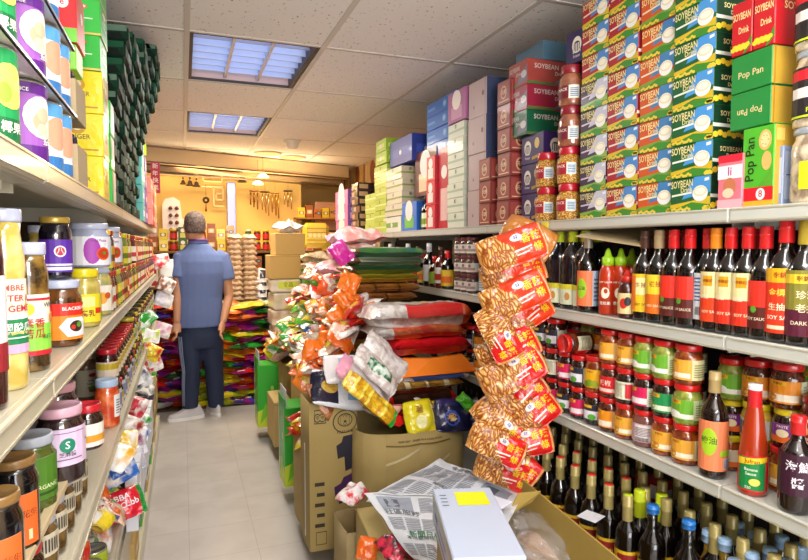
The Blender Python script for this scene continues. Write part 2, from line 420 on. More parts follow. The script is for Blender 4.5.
# ================================================================= shelving
SH = M('C6BFA8', .35, coat=.2); SHR = M('C6C8BE', .3, coat=.3); RAIL = M('B3AE98', .3, coat=.3); DARK = M('221E1C', .7)
XR, XL = 1.25, -.2
ZR = [1.515, 1.20, .822, .40]; ZL = [1.555, 1.212, .852, .50]
def shelving(side, x_edge, zs, y0, y1, label, dxs, deck_extra):
    t = thing('gondola_shelving', label, 'shelving unit', (x_edge, (y0 + y1) / 2, 0), 0, 'long shelving runs on both sides of the aisle')
    cx, cy = x_edge, (y0 + y1) / 2
    g = 1 if side == 'r' else -1
    m = SHR if side == 'r' else SH
    def bx(b, a0, a1, ya, yb, z0, z1, mm, c=.002):
        xa, xb = sorted((g * a0, g * a1)); b.box(xa, xb, ya - cy, yb - cy, z0, z1, mm, c)
    seams = [-.16, 1.06, 2.28, 3.50, 4.72]
    for zi, z in enumerate(zs):
        dep = dxs[zi]
        ys = [y0] + [s for s in seams if y0 < s < y1] + [y1]
        for a, c2 in zip(ys, ys[1:]):
            b = MB(); ya, yb = a + .0015, c2 - .0015
            bx(b, .012 - deck_extra[zi], dep, ya, yb, z - .004, z, m, .001)
            bx(b, .0 - deck_extra[zi], .014 - deck_extra[zi], ya, yb, z - .036, z + .001, m, .003)
            bx(b, .014 - deck_extra[zi], .05, ya, yb, z - .036, z - .032, m, .001)
            o = b.build('shelf_board', t)
            b = MB(); bx(b, -.004 - deck_extra[zi], .0 - deck_extra[zi], ya + .003, yb - .003, z - .033, z - .029, RAIL, 0)
            bx(b, -.004 - deck_extra[zi], .0 - deck_extra[zi], ya + .003, yb - .003, z - .006, z - .002, RAIL, 0)
            bx(b, -.0025 - deck_extra[zi], .0 - deck_extra[zi], ya + .003, yb - .003, z - .029, z - .006, m, 0)
            b.build('price_rail', o)
            if zi < len(zs) - 1:
                for yy in (ya + .03, yb - .03):
                    b = MB(); bx(b, .05, dep, yy - .002, yy + .002, z - .05, z - .005, m, 0); b.build('bracket', o)
    b = MB(); bx(b, dxs[0], dxs[0] + .02, y0, y1, .05, 2.2, DARK, 0)
    hole = M('6B6252', .8)
    z = zs[3] + .10
    while side == 'r' and z < zs[2] - .04:
        for k in range(int((y1 - y0) / .075)):
            yy = y0 + .03 + k * .075 - cy
            vs = [(g * (dxs[0] - .001), yy + .014 * math.cos(q * PI / 5), z + .02 * math.sin(q * PI / 5)) for q in range(10)]
            b.add(vs, [list(range(10))], hole)
        z += .085
    b.build('back_panel', t)
    for yy in [s for s in seams if y0 <= s <= y1] + [y1 - .02]:
        b = MB(); bx(b, dxs[0] - .03, dxs[0] - .001, yy - .015, yy + .015, .05, 2.2, m, .002)
        for k in range(24): bx(b, dxs[0] - .032, dxs[0] - .03, yy - .003, yy + .003, .15 + k * .085, .18 + k * .085, DARK, 0)
        b.build('upright', t)
    b = MB(); bx(b, .02, .06, y0, y1, 0, .36, m, 0); b.build('kick_plate', t)
    if side == 'l': b = MB(); bx(b, -.004, .1, 1.2, y1, 0, .11, m, .003); b.build('plinth', t)
shelving('r', XR, ZR, -.35, 5.05, 'long cream shelving run on the right side of the aisle, loaded with bottles and jars', [.45, .45, .45, .45], [0, 0, 0, .06])
shelving('l', XL, ZL, -.35, 4.88, 'long beige shelving run on the left side of the aisle, loaded with jars and cans', [.40, .40, .40, .40], [0, 0, 0, -.01])

# ================================================================= jars and bottles
def jar_meshes(r, h, body, lid, art, lid_h=.016, neck=.86, label=(.16, .74), span=PI * 1.5, label_base=None, lid_r=None, shape='round'):
    """round glass jar; the label art callback draws on the front"""
    a = h - lid_h
    if shape == 'hex':
        prof = [(r * .9, 0), (r, .004), (r, a * .8), (r * .93, a * .88), (r * neck, a * .93), (r * neck, a)]
    elif shape == 'wavy':
        prof = [(r * .88, 0), (r, .006)] + [(r * (1 + .0 + .045 * math.sin(i * 2.6)), a * (.1 + .08 * i)) for i in range(1, 10)] + [(r * neck * .95, a * .93), (r * neck, a)]
    else:
        prof = [(r * .88, 0), (r * .97, .003), (r, .009), (r, a * .78), (r * .97, a * .86), (r * neck, a * .93), (r * neck, a)]
    B = MB().lathe(prof, body, 20).mesh('jar_body')
    lr = lid_r or r * (neck + .06)
    L = MB().lathe([(lr * .97, a - .001), (lr, a + .002), (lr, h - .003), (lr * .97, h), (lr * .86, h), (lr * .84, h - .0012), (.001, h - .0012)], lid, 20).mesh('jar_lid')
    mb = MB(); z0 = label[0] * a; z1 = label[1] * a
    A = cyl_art(mb, r + .0006, z0, z1 - z0, span)
    A.rect(0, 0, 1, 1, label_base or paper('EFE8D0'), 0)
    art(A)
    return [('glass_body', B), ('lid', L), ('label', mb.mesh('jar_label'))]
def bottle_meshes(r, h, body, cap, art, label=(.12, .50), shoulder=.55, neck=.36, span=PI * 1.4, cap_h=.2, base=None, neck_art=None, capr=None, ridge=False):
    zc = h * (1 - cap_h)
    prof = [(r * .85, 0), (r * .97, .004), (r, .012), (r, h * shoulder), (r * .96, h * (shoulder + .05)), (r * .8, h * (shoulder + .11)), (r * (neck + .1), h * (shoulder + .18)), (r * neck, h * (shoulder + .23)), (r * neck, h * .985)]
    B = MB().lathe(prof, body, 20).mesh('bottle_body')
    cr = capr or r * (neck + .07)
    cp = [(cr * .98, zc), (cr * 1.05, zc + .002), (cr, h * (1 - cap_h * .42)), (cr * 1.06, h * (1 - cap_h * .40)), (cr * 1.06, h * (1 - cap_h * .34)), (cr * 1.0, h * (1 - cap_h * .32)), (cr, h - .003), (cr * .93, h), (.001, h)]
    C_ = MB().lathe(cp, cap, 16).mesh('bottle_cap')
    mb = MB(); z0 = label[0] * h; z1 = label[1] * h
    A = cyl_art(mb, r + .0006, z0, z1 - z0, span); A.rect(0, 0, 1, 1, base or paper('E8E0A0'), 0); art(A)
    return [('glass_body', B), ('cap', C_), ('label', mb.mesh('bottle_label'))]
def put(kind, meshes, loc, rz, label, cat, group, tilt=None):
    t = thing(kind, label, cat, loc, tilt or rz, group)
    for n, me in meshes: inst(n, me, t)
    return t

# label designs
def lab(*items):
    """items: ('r',u0,v0,u1,v1,hex) ('e',u,v,ru,rv,hex) ('t',text,u,v,size,hex[,fit])"""
    def f(A):
        for i, it in enumerate(items):
            k = it[0]; l = 1 + i * .4
            if k == 'r': A.rect(*it[1:5], ink(it[5]), l)
            elif k == 'e': A.ell(*it[1:5], ink(it[5]), l)
            elif k == 'p': A.poly(it[1], ink(it[2]), l)
            elif k == 't': A.text(it[1], it[2], it[3], it[4], ink(it[5]), l, fit=it[6] if len(it) > 6 else None)
    return f
def food(c1, c2, u=.5, v=.3): return [('e', u, v, .016, .010, c1), ('e', u - .03, v + .04, .007, .005, c2), ('e', u + .05, v - .02, .006, .004, c2), ('e', u + .01, v + .05, .005, .004, c1)]
lky = [('r', .30, .78, .52, .96, 'E8B820'), ('t', '李錦記', .41, .87, .008, 'A01818')]
def dense(h, n=3, u0=.72, u1=.97, v0=.15, v1=.85):
    return [('r', u0 + .01, v0 + (v1 - v0) * i / n, u1 - .02, v0 + (v1 - v0) * (i + .4) / n, h) for i in range(n)]
DK = glassy('24130C'); DK2 = glassy('3A1A10', '6A2A14'); OIL = glassy('6A2A10', 'A8501C'); RB = M('D01818', .3, coat=.6); YC = M('E8D020', .3, coat=.5)
def side_panel(c, t='8A8A60'): return [('r', .70, 0, 1, 1, c)] + dense(t, 6, .72, .98)
J = {}
rj, hj = .037, .110
J['orange'] = ('orange label', jar_meshes(rj, hj, DK2, RB, lab(('r', 0, 0, .7, 1, 'E89018'), *lky, ('r', .36, .08, .68, .40, 'F0E6D0'), *food('C07828', 'E8B040', .32, .25), *side_panel('D8DCB8'))))
J['pink'] = ('magenta label', jar_meshes(rj, hj, DK, RB, lab(('r', 0, 0, .7, 1, 'D81858'), *lky, ('r', .40, .10, .70, .42, 'F4E8E8'), *food('7A2818', 'F0D8C0', .33, .3), *side_panel('DDE0C4'))))
J['green'] = ('green and white label', jar_meshes(rj, hj, glassy('7A8A30', 'A8B050'), RB, lab(('r', 0, 0, .7, 1, '6CB02C'), *lky, ('r', .0, .06, .70, .30, 'F4F4E4'), ('e', .40, .3, .02, .008, 'F8F8F0'), *side_panel('C8D8A0'))))
J['white'] = ('cream ingredients label', jar_meshes(rj, hj, DK, RB, lab(('r', 0, 0, 1, 1, 'E6E8CC'), ('t', 'CHILI SAUCE', .5, .86, .008, '8A6A50', .4), *dense('A8A890', 9, .2, .58), ('r', .62, .1, .64, .9, 'C02020'), ('r', .62, .1, .9, .9, 'D82838'))))
J['mauve'] = ('mauve label with barcode', jar_meshes(rj, hj, glassy('7A4A40'), RB, lab(('r', 0, 0, 1, 1, 'C8A0A8'), ('r', .5, .1, .8, .95, 'E4DCD8'), *dense('705868', 6, .5, .78, .35), *[('r', .52 + .02 * i, .08, .53 + .02 * i, .28, '201820') for i in range(11)])))
J['gold'] = ('golden yellow label', jar_meshes(rj, hj, OIL, RB, lab(('r', 0, 0, .7, 1, 'E8A838'), *lky, ('r', .34, .1, .68, .34, 'F8ECD0'), *food('C88020', 'F0C860', .34, .25), *side_panel('E0D8A0'))))
J['hoisin'] = ('emerald label', jar_meshes(rj, hj, DK, RB, lab(('r', 0, 0, .7, 1, '18904C'), *lky, ('r', .36, .1, .7, .36, 'E8F0D0'), *food('58A030', 'E8E8C0', .36, .3), *side_panel('E0E0C0'))))
J['scene'] = ('dark label with white picture', jar_meshes(rj, hj, DK, RB, lab(('r', 0, 0, .7, 1, '282838'), ('r', .3, .8, .5, .96, 'E8B820'), ('r', .3, .1, .68, .62, 'E8E8F0'), ('e', .5, .25, .014, .01, '58A838'), *side_panel('B8B8A8'))))
J['red'] = ('scarlet label', jar_meshes(rj, hj, DK2, RB, lab(('r', 0, 0, .7, 1, 'D81820'), ('t', '辣椒', .45, .6, .02, 'F8E8D0'), ('r', .3, .1, .66, .3, 'F4D8C8'), *side_panel('D8D8B8'))))
J['laoganma'] = ('cream-red label with chilli pieces', jar_meshes(.038, .125, glassy('3A0F0C', '7A2014'), M('A81018', .3, coat=.6), lab(('r', 0, 0, 1, 1, 'F0E4C8'), ('r', .0, .0, 1, .12, 'B01820'), ('r', .0, .9, 1, 1, 'B01820'), ('e', .40, .5, .022, .02, '982018'), ('e', .44, .45, .008, .008, 'E8A040'), ('e', .37, .55, .008, .006, 'E8C8A0'), ('t', '川辣醬', .42, .22, .014, '8A1018'), ('t', '風味', .8, .6, .016, '7A1018'), *dense('B89878', 4, .7, .95, .1, .4))))
J['purple'] = ('purple and orange label', jar_meshes(.031, .095, DK, YC, lab(('r', 0, 0, 1, 1, '7A2A88'), ('r', .2, .0, .8, .35, 'E86820'), ('e', .5, .5, .014, .01, 'F0E0B0'), ('t', 'PASTE', .5, .85, .009, 'F8E8D0'))))
J['tan'] = ('pale label with orange food picture', jar_meshes(.031, .095, OIL, YC, lab(('r', 0, 0, 1, 1, 'E8D8B8'), ('r', .1, .0, .9, .3, 'E87830'), ('e', .5, .5, .016, .012, 'C86828'), ('t', 'CURRY', .5, .88, .009, 'A02818'))))
J['yolk'] = ('yellow olive-picture label', jar_meshes(rj, hj * 1.1, OIL, RB, lab(('r', 0, 0, .7, 1, 'E8B010'), *lky, ('e', .40, .25, .012, .012, '7AA020'), ('e', .50, .22, .012, .012, '98A828'), ('e', .34, .2, .01, .01, '6A9018'), *side_panel('E8D890'))))
J['bars'] = ('grey nutrition label with barcode', jar_meshes(.037, .105, glassy('B89030', 'D8B048'), YC, lab(('r', 0, 0, 1, 1, 'E8D018'), ('r', .25, .05, .8, .95, 'D0D0C8'), *[('r', .3 + .03 * i, .15, .315 + .03 * i, .85, '303030') for i in range(12)])))
seq = {
 0: ['orange', 'pink', 'scene', 'pink', 'scene', 'hoisin', 'orange', 'gold', 'mauve', 'gold', 'gold', 'green', 'tan', 'tan', 'gold', 'laoganma', 'laoganma'],
 1: ['orange', 'white', 'pink', 'scene', 'yolk', 'red', 'white', 'gold', 'pink', 'hoisin', 'green', 'purple', 'bars', 'purple', 'laoganma', 'laoganma'],
 2: ['scene', 'scene', 'white', 'red', 'white', 'gold', 'gold', 'green', 'green', 'gold', 'green', 'orange', 'orange', 'bars', 'bars'],
}
def yrow(px): return P(px, 300, x=XR + .055).y
front_px = [550, 568, 584, 601, 620, 641, 662, 684, 706, 733, 760, 790, 822]
# three tiers of front jars, then a second row behind
def wlabel(desc, tier, k, row, extra=''):
    tn = ['bottom', 'middle', 'top'][tier]
    return f"sauce jar, {desc}, {row} row, {tn} tier, {ORD[k + 1]} from far end"
ys = []
y = 1.905
while y > .84: ys.append(y); y -= .0765
for tier in range(3):
    z = ZR[2] + .001 + tier * .1125
    for k, yy in enumerate(ys):
        names = seq[tier]; nm = names[min(k * len(names) // len(ys), len(names) - 1)]
        if tier == 2 and k in (2, 3): continue
        d, me = J[nm]
        zz = ZR[2] + .001
        # the jar below may be taller or shorter: stack on its real height
        for tt in range(tier):
            n2 = seq[tt][min(k * len(seq[tt]) // len(ys), len(seq[tt]) - 1)]
            zz += {'laoganma': .125, 'purple': .095, 'tan': .095, 'yolk': .121, 'bars': .105}.get(n2, .110) + .0005
        if nm == 'laoganma' and tier == 2: continue
        hh = {'laoganma': .125, 'purple': .095, 'tan': .095, 'yolk': .121, 'bars': .105}.get(nm, .110)
        if zz + hh > ZR[1] - .04: continue
        put('sauce_jar', me, (XR + .048 + U(-.002, .002) + (.078 if yy < 1.17 else 0), yy, zz), U(-.1, .75), wlabel(d, tier, k, 'front'), 'jar', 'sauce jars on the middle right shelf')
for tier in range(3):
    for k, yy in enumerate(ys[::1]):
        nm = random.choice(['gold', 'white', 'pink', 'green', 'orange', 'red'])
        zz = ZR[2] + .001 + tier * .1105
        put('sauce_jar', J[nm][1], (XR + .135 + (.08 if yy < 1.22 else 0), yy - .01, zz), U(0, .8), wlabel(J[nm][0], tier, k, 'back'), 'jar', 'sauce jars on the middle right shelf')
# the jar lying on its side on top
put('sauce_jar', J['red'][1], (XR + .10, 1.705, ZR[2] + .001 + .2215 + .037), 0, 'red-lidded jar lying on its side on top of the stacked jars', 'jar', 'sauce jars on the middle right shelf', (0, -PI / 2, 0))

# the far half of the middle shelf, seen past the hanging snacks
k = 0; y = 2.07
while y < 4.4:
    nm = random.choice(['orange', 'pink', 'scene', 'red', 'gold', 'white', 'hoisin']); k += 1
    for tier in range(2):
        put('sauce_jar', J[nm][1], (XR + .05, y, ZR[2] + .001 + tier * .1105), U(0, .7), f"sauce jar, {J[nm][0]}, past hanging snacks, {ORD[k]} along, {['lower', 'upper'][tier]} tier", 'jar', 'sauce jars beyond the hanging snack bags')
    y += .085

# ---- upper right shelf: soy sauce bottles
SOY = glassy('0A0504')
def soy(label_items, cap, base, **kw): return bottle_meshes(kw.pop('r', .034), kw.pop('h', .268), kw.pop('body', SOY), cap, lab(*label_items), base=ink(base), **kw)
capr = M('D81C20', .3, coat=.6); capo = M('F08A18', .35, coat=.5); capt = M('A89068', .4, coat=.4); capb = M('4A2C20', .4, coat=.4); capl = M('B8A030', .35, coat=.4)
def lkk(c, top='E8DCA0', txt='SOY SAUCE'):
    return [('r', 0, .30, 1, 1, top), ('r', 0, 0, 1, .48, c), ('r', .34, .72, .50, .92, 'D8A018'), ('t', '李錦記', .42, .82, .009, 'A03010'), ('e', .62, .50, .009, .009, '58A030'), ('t', '豉油', .37, .50, .012, 'F8F0D0'), ('t', txt, .5, .2, .010, 'F8E8C0', .5), ('r', .78, .05, 1, .95, 'C8B860'), *dense('7A6A30', 8, .8, .98)]
S = {}
S['redcream'] = ('cream-red label, red cap', soy(lkk('D83018'), capr, 'E8DCA0', label=(.10, .58)))
S['orangecap'] = ('cream-red label, orange cap', soy(lkk('E04018'), capo, 'E8DCA0', label=(.10, .58)))
S['orange'] = ('orange label, brown cap', soy([('r', 0, 0, 1, 1, 'E8C020'), ('r', .3, .45, .75, .9, 'F0E8A0'), ('t', '生抽', .45, .7, .016, 'A02818'), ('r', .05, .05, .35, .95, 'F08028'), ('t', 'SOY SAUCE', .5, .2, .010, '702010', .5)], capb, 'E8C020', label=(.10, .52)))
S['tancap'] = ('yellow-orange label, tan cap', soy([('r', 0, 0, 1, 1, 'E87018'), ('r', .2, .5, .8, 1, 'E8D030'), ('t', '老抽', .5, .75, .018, 'B03010'), ('t', 'SOY SAUCE', .5, .2, .010, 'F8E8C0', .5)], capt, 'E87018', label=(.10, .52)))
S['brown'] = ('brown-red label, red cap', soy([('r', 0, 0, 1, 1, '5A1E18'), ('r', .2, .45, .6, 1, 'E83020'), ('e', .35, .4, .008, .008, '58A030'), ('t', 'SOY SAUCE', .4, .2, .010, 'F0E0C0', .5), ('r', .62, .05, .95, .95, 'C0B890'), *dense('605840', 8, .65, .93)], capr, '5A1E18', label=(.10, .52)))
S['bigred'] = ('large orange-red label, red cap', soy([('r', 0, 0, 1, 1, 'E83818'), ('r', 0, .78, 1, 1, 'E8B018'), ('t', '李錦記', .5, .89, .014, 'A02010'), ('t', '金標', .42, .62, .018, 'F8D848'), ('t', '生抽', .42, .40, .018, 'F8E8C0'), ('t', 'SOY SAUCE', .5, .24, .013, 'F8F0D8', .55), ('r', .3, .06, .7, .12, 'F8D8B0')], capr, 'E83818', r=.037, h=.285, label=(.08, .60)))
S['olive'] = ('olive and maroon label, gold cap', soy([('r', 0, .4, 1, 1, '8A8430'), ('r', 0, 0, 1, .4, '5A1830'), ('r', 0, .80, 1, .94, 'E8C830'), ('t', '李錦記', .5, .87, .013, '7A3010'), ('t', '珍珠', .5, .62, .02, 'F0E8C0'), ('t', '老抽', .5, .42, .02, 'F0E8C0'), ('t', 'DARK SOY', .5, .2, .012, 'F0E0C0', .5)], capl, '8A8430', r=.037, h=.28, label=(.08, .60)))
S['blue'] = ('white ingredients label, red cap', soy([('r', 0, 0, 1, 1, 'E0E8EC'), *dense('3A70B0', 7, .3, .7, .4, .95), *[('r', .35 + .02 * i, .1, .36 + .02 * i, .28, '202020') for i in range(14)]], capr, 'E0E8EC', label=(.10, .56)))
yc = M('C8DC28', .4, coat=.4)
S['bigdark'] = ('pale label, dark body and lime pump cap', bottle_meshes(.042, .275, glassy('0C1018'), yc, lab(('r', 0, 0, 1, 1, 'D8E0C0'), ('r', .0, .75, 1, 1, 'D8D030'), ('e', .45, .4, .01, .014, 'C89048'), ('r', .6, .1, .9, .7, 'C8D8E8'), *dense('7088B0', 4, .6, .9, .15, .7)), label=(.06, .32), shoulder=.62, neck=.34, cap_h=.14, capr=.017))
S['silver'] = ('orange and lime label and silver cap', soy([('r', 0, 0, 1, 1, 'E87848'), ('e', .45, .5, .018, .034, '98C828'), ('t', '醬油', .45, .5, .014, '204010'), ('r', .7, 0, 1, 1, 'A8C0D0'), *dense('606878', 6, .72, .97)], M('B8B0A0', .3, metal=.6), 'E87848', label=(.08, .52)))
def squeeze(body, cap, items, r=.027, h=.19):
    prof = [(r * .9, 0), (r, .006), (r, h * .55), (r * .93, h * .66), (r * .7, h * .74), (r * .6, h * .76)]
    B = MB().lathe(prof, body, 18).mesh('bottle_body')
    C_ = MB().lathe([(r * .72, h * .74), (r * .72, h * .86), (r * .45, h * .88), (r * .30, h * .96), (r * .12, h), (.001, h)], cap, 14).mesh('cap')
    mb = MB(); A = cyl_art(mb, r + .0005, h * .1, h * .42, PI * 1.4)
    lab(*items)(A)
    return [('bottle_body', B), ('nozzle_cap', C_), ('label', mb.mesh('label'))]
SQ = squeeze(M('B8300C', .3, coat=.7), M('98C820', .4, coat=.3), [('e', .5, .55, .014, .018, 'F4E8D0'), ('e', .52, .62, .006, .008, 'B8300C'), ('t', '是拉差', .5, .18, .012, 'F4F0E0'), ('t', 'HOT SAUCE', .5, .93, .008, 'F4F0E0', .5)], h=.215)
SQ2 = squeeze(M('3A0E08', .3, coat=.7), M('C02018', .4, coat=.3), [('r', 0, 0, 1, 1, 'E0C890'), ('e', .45, .5, .012, .016, 'C02818'), ('e', .55, .6, .01, .014, '282828')], h=.15)
z = ZR[1] + .001; GB = 'bottles on the upper right shelf'
def bput(sp, px, xo, desc, h_cat='bottle', nm='soy_sauce_bottle', rz=None, zz=z):
    y = P(px, 260, x=XR + xo).y
    put(nm, sp, (XR + xo, y, zz), rz if rz is not None else U(.45, .75), desc, h_cat, GB)
for i, px in enumerate([548, 560, 573, 586]):
    bput(S['bigdark'][1], px, .05, f"large dark soy bottle, lime pump cap, pale label, {['farthest', 'second farthest', 'third farthest', 'nearest'][i]} of four")
for i, px in enumerate([556, 570, 584, 598]):
    bput(S['bigdark'][1], px, .15, f"large dark soy bottle with lime cap in the back row, {['farthest', 'second farthest', 'third farthest', 'nearest'][i]} of its row")
bput(S['silver'][1], 588, .03, 'dark bottle with orange and lime label and silver cap on upper right shelf')
bput(SQ, 608, .04, 'red-brown squeeze chilli bottle with green nozzle cap, front one', nm='chilli_sauce_bottle')
bput(SQ, 621, .07, 'red-brown squeeze chilli bottle with green nozzle cap behind the small jar-shaped bottle', nm='chilli_sauce_bottle')
bput(SQ, 632, .12, 'red-brown squeeze chilli bottle with green nozzle cap under the cardboard flap', nm='chilli_sauce_bottle')
bput(SQ2, 628, .03, 'small dark squeeze bottle with red cap and cream label', nm='chilli_sauce_bottle')
row = [('orange', 645), ('tancap', 659), ('brown', 674), ('brown', 690), ('blue', 708), ('orangecap', 716), ('redcream', 731), ('redcream', 748), ('brown', 766), ('bigred', 786), ('olive', 806), ('bigred', 832)]
wordy = {'brown': ['third red-capped bottle before the orange cap', 'second red-capped bottle before the orange cap', 'one just before the big red label'], 'redcream': ['first after the orange-capped one', 'second after the orange-capped one'], 'bigred': ['beside the olive-labelled one', 'nearest of the front row']}
cnt = {}
for nm, px in row:
    c_ = cnt.get(nm, 0); cnt[nm] = c_ + 1
    ex = (', ' + wordy[nm][c_]) if nm in wordy else ' on the upper right shelf'
    bput(S[nm][1], px, .045 if nm != 'blue' else .06, f"soy sauce bottle, {S[nm][0]}{ex}")
for i in range(15):
    y = 1.46 - i * .047
    if y < .8: break
    put('soy_sauce_bottle', S[random.choice(['redcream', 'brown', 'blue', 'tancap'])][1], (XR + .13, 1.46 - i * .075, z), U(.3, .8), f"dark soy sauce bottle standing in the second row, {ORD[i + 1]} from the lime-capped bottles", 'bottle', GB)
# far part of that shelf
cj = jar_meshes(.03, .088, glassy('5A4038'), M('6A3030', .4), lab(('r', 0, 0, 1, 1, 'E0D8D0'), ('r', .3, .2, .7, .5, 'A89088'), ('e', .5, .7, .008, .008, '88787A')))
for c_ in range(3):
    for tier in range(3):
        put('spice_jar', cj, (XR + .04 + .0 * c_, 2.62 - c_ * .068, z + tier * .089), .5, f"small brown jar beyond the snacks, {['far', 'middle', 'near'][c_]} column, {['bottom', 'middle', 'top'][tier]} of three", 'jar', 'brown jars beyond the hanging snacks')
gcb = soy([('r', 0, 0, 1, 1, 'D0D4D8'), *dense('788088', 6, .2, .7), ('r', .35, .6, .65, .85, '586878')], M('187838', .4, coat=.4), 'D0D4D8', h=.25, label=(.08, .45))
for i, y in enumerate([2.36, 2.27, 2.18]):
    put('sauce_bottle', gcb, (XR + .045, y, z), .5, f"dark bottle with green cap and grey label beyond the snacks, {['farthest', 'middle', 'nearest'][i]}", 'bottle', GB)
farb = [soy([('r', 0, 0, 1, 1, 'E8C030'), ('r', .2, .2, .8, .6, 'E87020')], capr, 'E8C030', h=.2, label=(.08, .5)), soy([('r', 0, 0, 1, 1, 'F0E8E0'), ('r', .2, .2, .8, .6, 'C03020')], capb, 'F0E8E0', h=.22, body=glassy('5A1408')), soy([('r', 0, 0, 1, 1, '90B030')], capr, '90B030', h=.17, body=glassy('3A0C08')), soy([('r', 0, 0, 1, 1, 'E8E4DC')], M('E8E8E8', .4), 'E8E4DC', h=.24)]
for i in range(17):
    put('sauce_bottle', farb[i % 4], (XR + .045, 2.78 + i * .082, z), .5, f"small sauce bottle on the far upper right shelf, {ORD[i + 1]} past the brown jars", 'bottle', 'small bottles on the far upper right shelf')
# cardboard flap leaning over the bottles
b = MB(); b.box(-.11, .11, -.13, .13, 0, .004, kraft('B8A47C'), .001)
tag(b.build('cardboard_sheet', None, (XR + .11, 1.52, z + .258), (math.radians(8), math.radians(-12), .2)), 'grey-brown cardboard sheet lying on top of the upper shelf bottles', 'cardboard')

# ---- bottles leading on the middle shelf
zz = ZR[2] + .001
q = P(714, 420, x=XR + .036); q.z = zz; put('sauce_bottle', bottle_meshes(.034, .275, glassy('180A08'), M('B8A068', .35, coat=.5), lab(('r', 0, 0, 1, 1, 'F08858'), ('e', .42, .58, .02, .036, 'A8D020'), ('t', '蠔油', .42, .6, .02, '204010'), ('r', .6, .3, .9, .42, '98C828'), ('r', .66, .04, .86, .26, 'E8E8F0'), *[('r', .67 + .018 * i, .05, .678 + .018 * i, .25, '302040') for i in range(10)]), base=ink('F08858'), label=(.08, .55), shoulder=.56), q, .75, 'dark sauce bottle with coral and lime label and gold foil neck before the jars', 'bottle', 'bottles standing before the jars')
q = P(754, 430, x=XR + .034); q.z = zz
mx = M('A83008', .3, coat=.8)
prof = [(.027, 0), (.031, .006), (.031, .10), (.027, .14), (.019, .20), (.0125, .23), (.0125, .26)]
B = MB().lathe(prof, mx, 20).mesh('b'); mb = MB(); A = cyl_art(mb, .0316, .012, .088, PI * 1.4)
lab(('r', 0, 0, 1, 1, 'D81828'), ('r', .22, .05, .68, .95, '108840'), ('p', [(.2, .7), (.72, .84), (.72, .98), (.2, .9)], 'F0D020'), ('t', 'Jufran', .46, .84, .014, 'A01818', .42), ('t', 'Banana', .44, .62, .010, 'F0F8E0', .4), ('t', 'Sauce', .44, .50, .010, 'F0F8E0', .4), ('e', .5, .28, .012, .009, 'E8D860'), ('t', '320', .4, .12, .009, 'F0F8E0'), ('r', .76, .1, .97, .9, 'F0D8D0'), *dense('A03030', 6, .77, .96))(A)
cm = MB().lathe([(.0155, .212), (.0165, .214), (.0150, .252), (.0155, .254), (.0155, .268), (.001, .269)], [M('D01820', .3, coat=.5)] * 3 + [M('F0E8E8', .3)] * 2, 16).mesh('c')
put('banana_sauce_bottle', [('bottle_body', B), ('cap', cm), ('label', mb.mesh('l'))], q, .8, 'tall orange-red sauce bottle with red and green label standing before the jars', 'bottle', 'bottles standing before the jars')
q = P(798, 440, x=XR + .04); q.z = zz
put('sauce_bottle', bottle_meshes(.036, .22, glassy('180808'), capr, lab(('r', 0, 0, 1, 1, '3A1028'), ('t', '海鮮', .45, .7, .026, 'F0E8F0'), ('t', '醬', .45, .3, .026, 'F0E8F0'), ('r', .65, .1, .9, .9, 'C828A0')), base=ink('3A1028'), label=(.2, .62)), q, .9, 'plump dark bottle with purple label at the near end of the jar shelf', 'bottle', 'bottles standing before the jars')

# ---- bottom deck bottles
z = ZR[3] + .001
foil = M('B0A060', .35, coat=.5, metal=.2); lime = M('B8D020', .4, coat=.4); bluec = M('2878C8', .35, coat=.4); lbc = M('98B8D8', .35, coat=.4); rtop = M('C83020', .4)
def foilcap(top):
    return top
def deckb(r, h, cap, base, items, desc, **kw): return (desc, bottle_meshes(r, h, kw.get('body', SOY), cap, lab(*items), base=ink(base), label=kw.get('label', (.1, .45)), cap_h=kw.get('cap_h', .30), capr=kw.get('capr')))
def foil_bottle(topm):
    ms = deckb(.035, .285, foil, 'D8B020', [('r', .3, .3, .7, .9, '8A1818'), ('t', '醬油', .5, .6, .022, 'E8D020'), ('r', .32, .1, .68, .2, '3A2A10')], '')[1]
    disc = MB().lathe([(.014, .2852), (.014, .287), (.001, .2872)], topm, 14).mesh('cap_top')
    return ms + [('cap_top', disc)]
FG, FR, FL = foil_bottle(foil), foil_bottle(rtop), foil_bottle(lime)
GD = 'foil-capped bottles on the bottom deck'
n = 0
for rowi in range(4):
    for c_ in range(10 + (rowi > 0) * 3):
        x = XR - .03 + rowi * .085; y = 1.93 - c_ * .083 + rowi * .02
        if rowi == 0 and c_ > 7: continue
        nm, mt = (('red', FR) if rowi < 2 and c_ in (3, 4, 5, 6) else ('lime', FL) if (rowi == 0 and c_ in (7, 9)) else ('gold', FG))
        put('foil_capped_bottle', mt, (x, y, z), U(.5, .9), f"dark bottle with {nm} topped gold foil neck, {ORD[rowi + 1]} row, {ORD[c_ + 1]} from far end", 'bottle', GD)
lb = deckb(.036, .29, M('C8D820', .4, coat=.4), 'E8D020', [('r', .3, .3, .7, .8, 'C02020'), ('t', '蒸魚', .5, .5, .02, 'F0E8D0')], '', capr=.017)[1]
bb = deckb(.037, .285, bluec, '1A3020', [('r', 0, .8, 1, 1, '98C020')], '', cap_h=.08, capr=.017)[1]
for i, (px, py, zt, sp, d) in enumerate([(640, 490, .69, lb, 'dark bottle with long lime and red neck wrap on the bottom deck, in front'), (662, 494, .69, lb, 'dark bottle with long lime neck wrap behind the blue-capped one'), (653, 504, .688, bb, 'dark slim bottle with bright blue cap, farther of the two'), (689, 519, .688, bb, 'dark bottle with bright blue cap, nearer of the two')]):
    q = P(px, py, z=zt); put('sauce_bottle', sp, (q.x, q.y, z), .8, d, 'bottle', 'coloured cap bottles on the bottom deck')
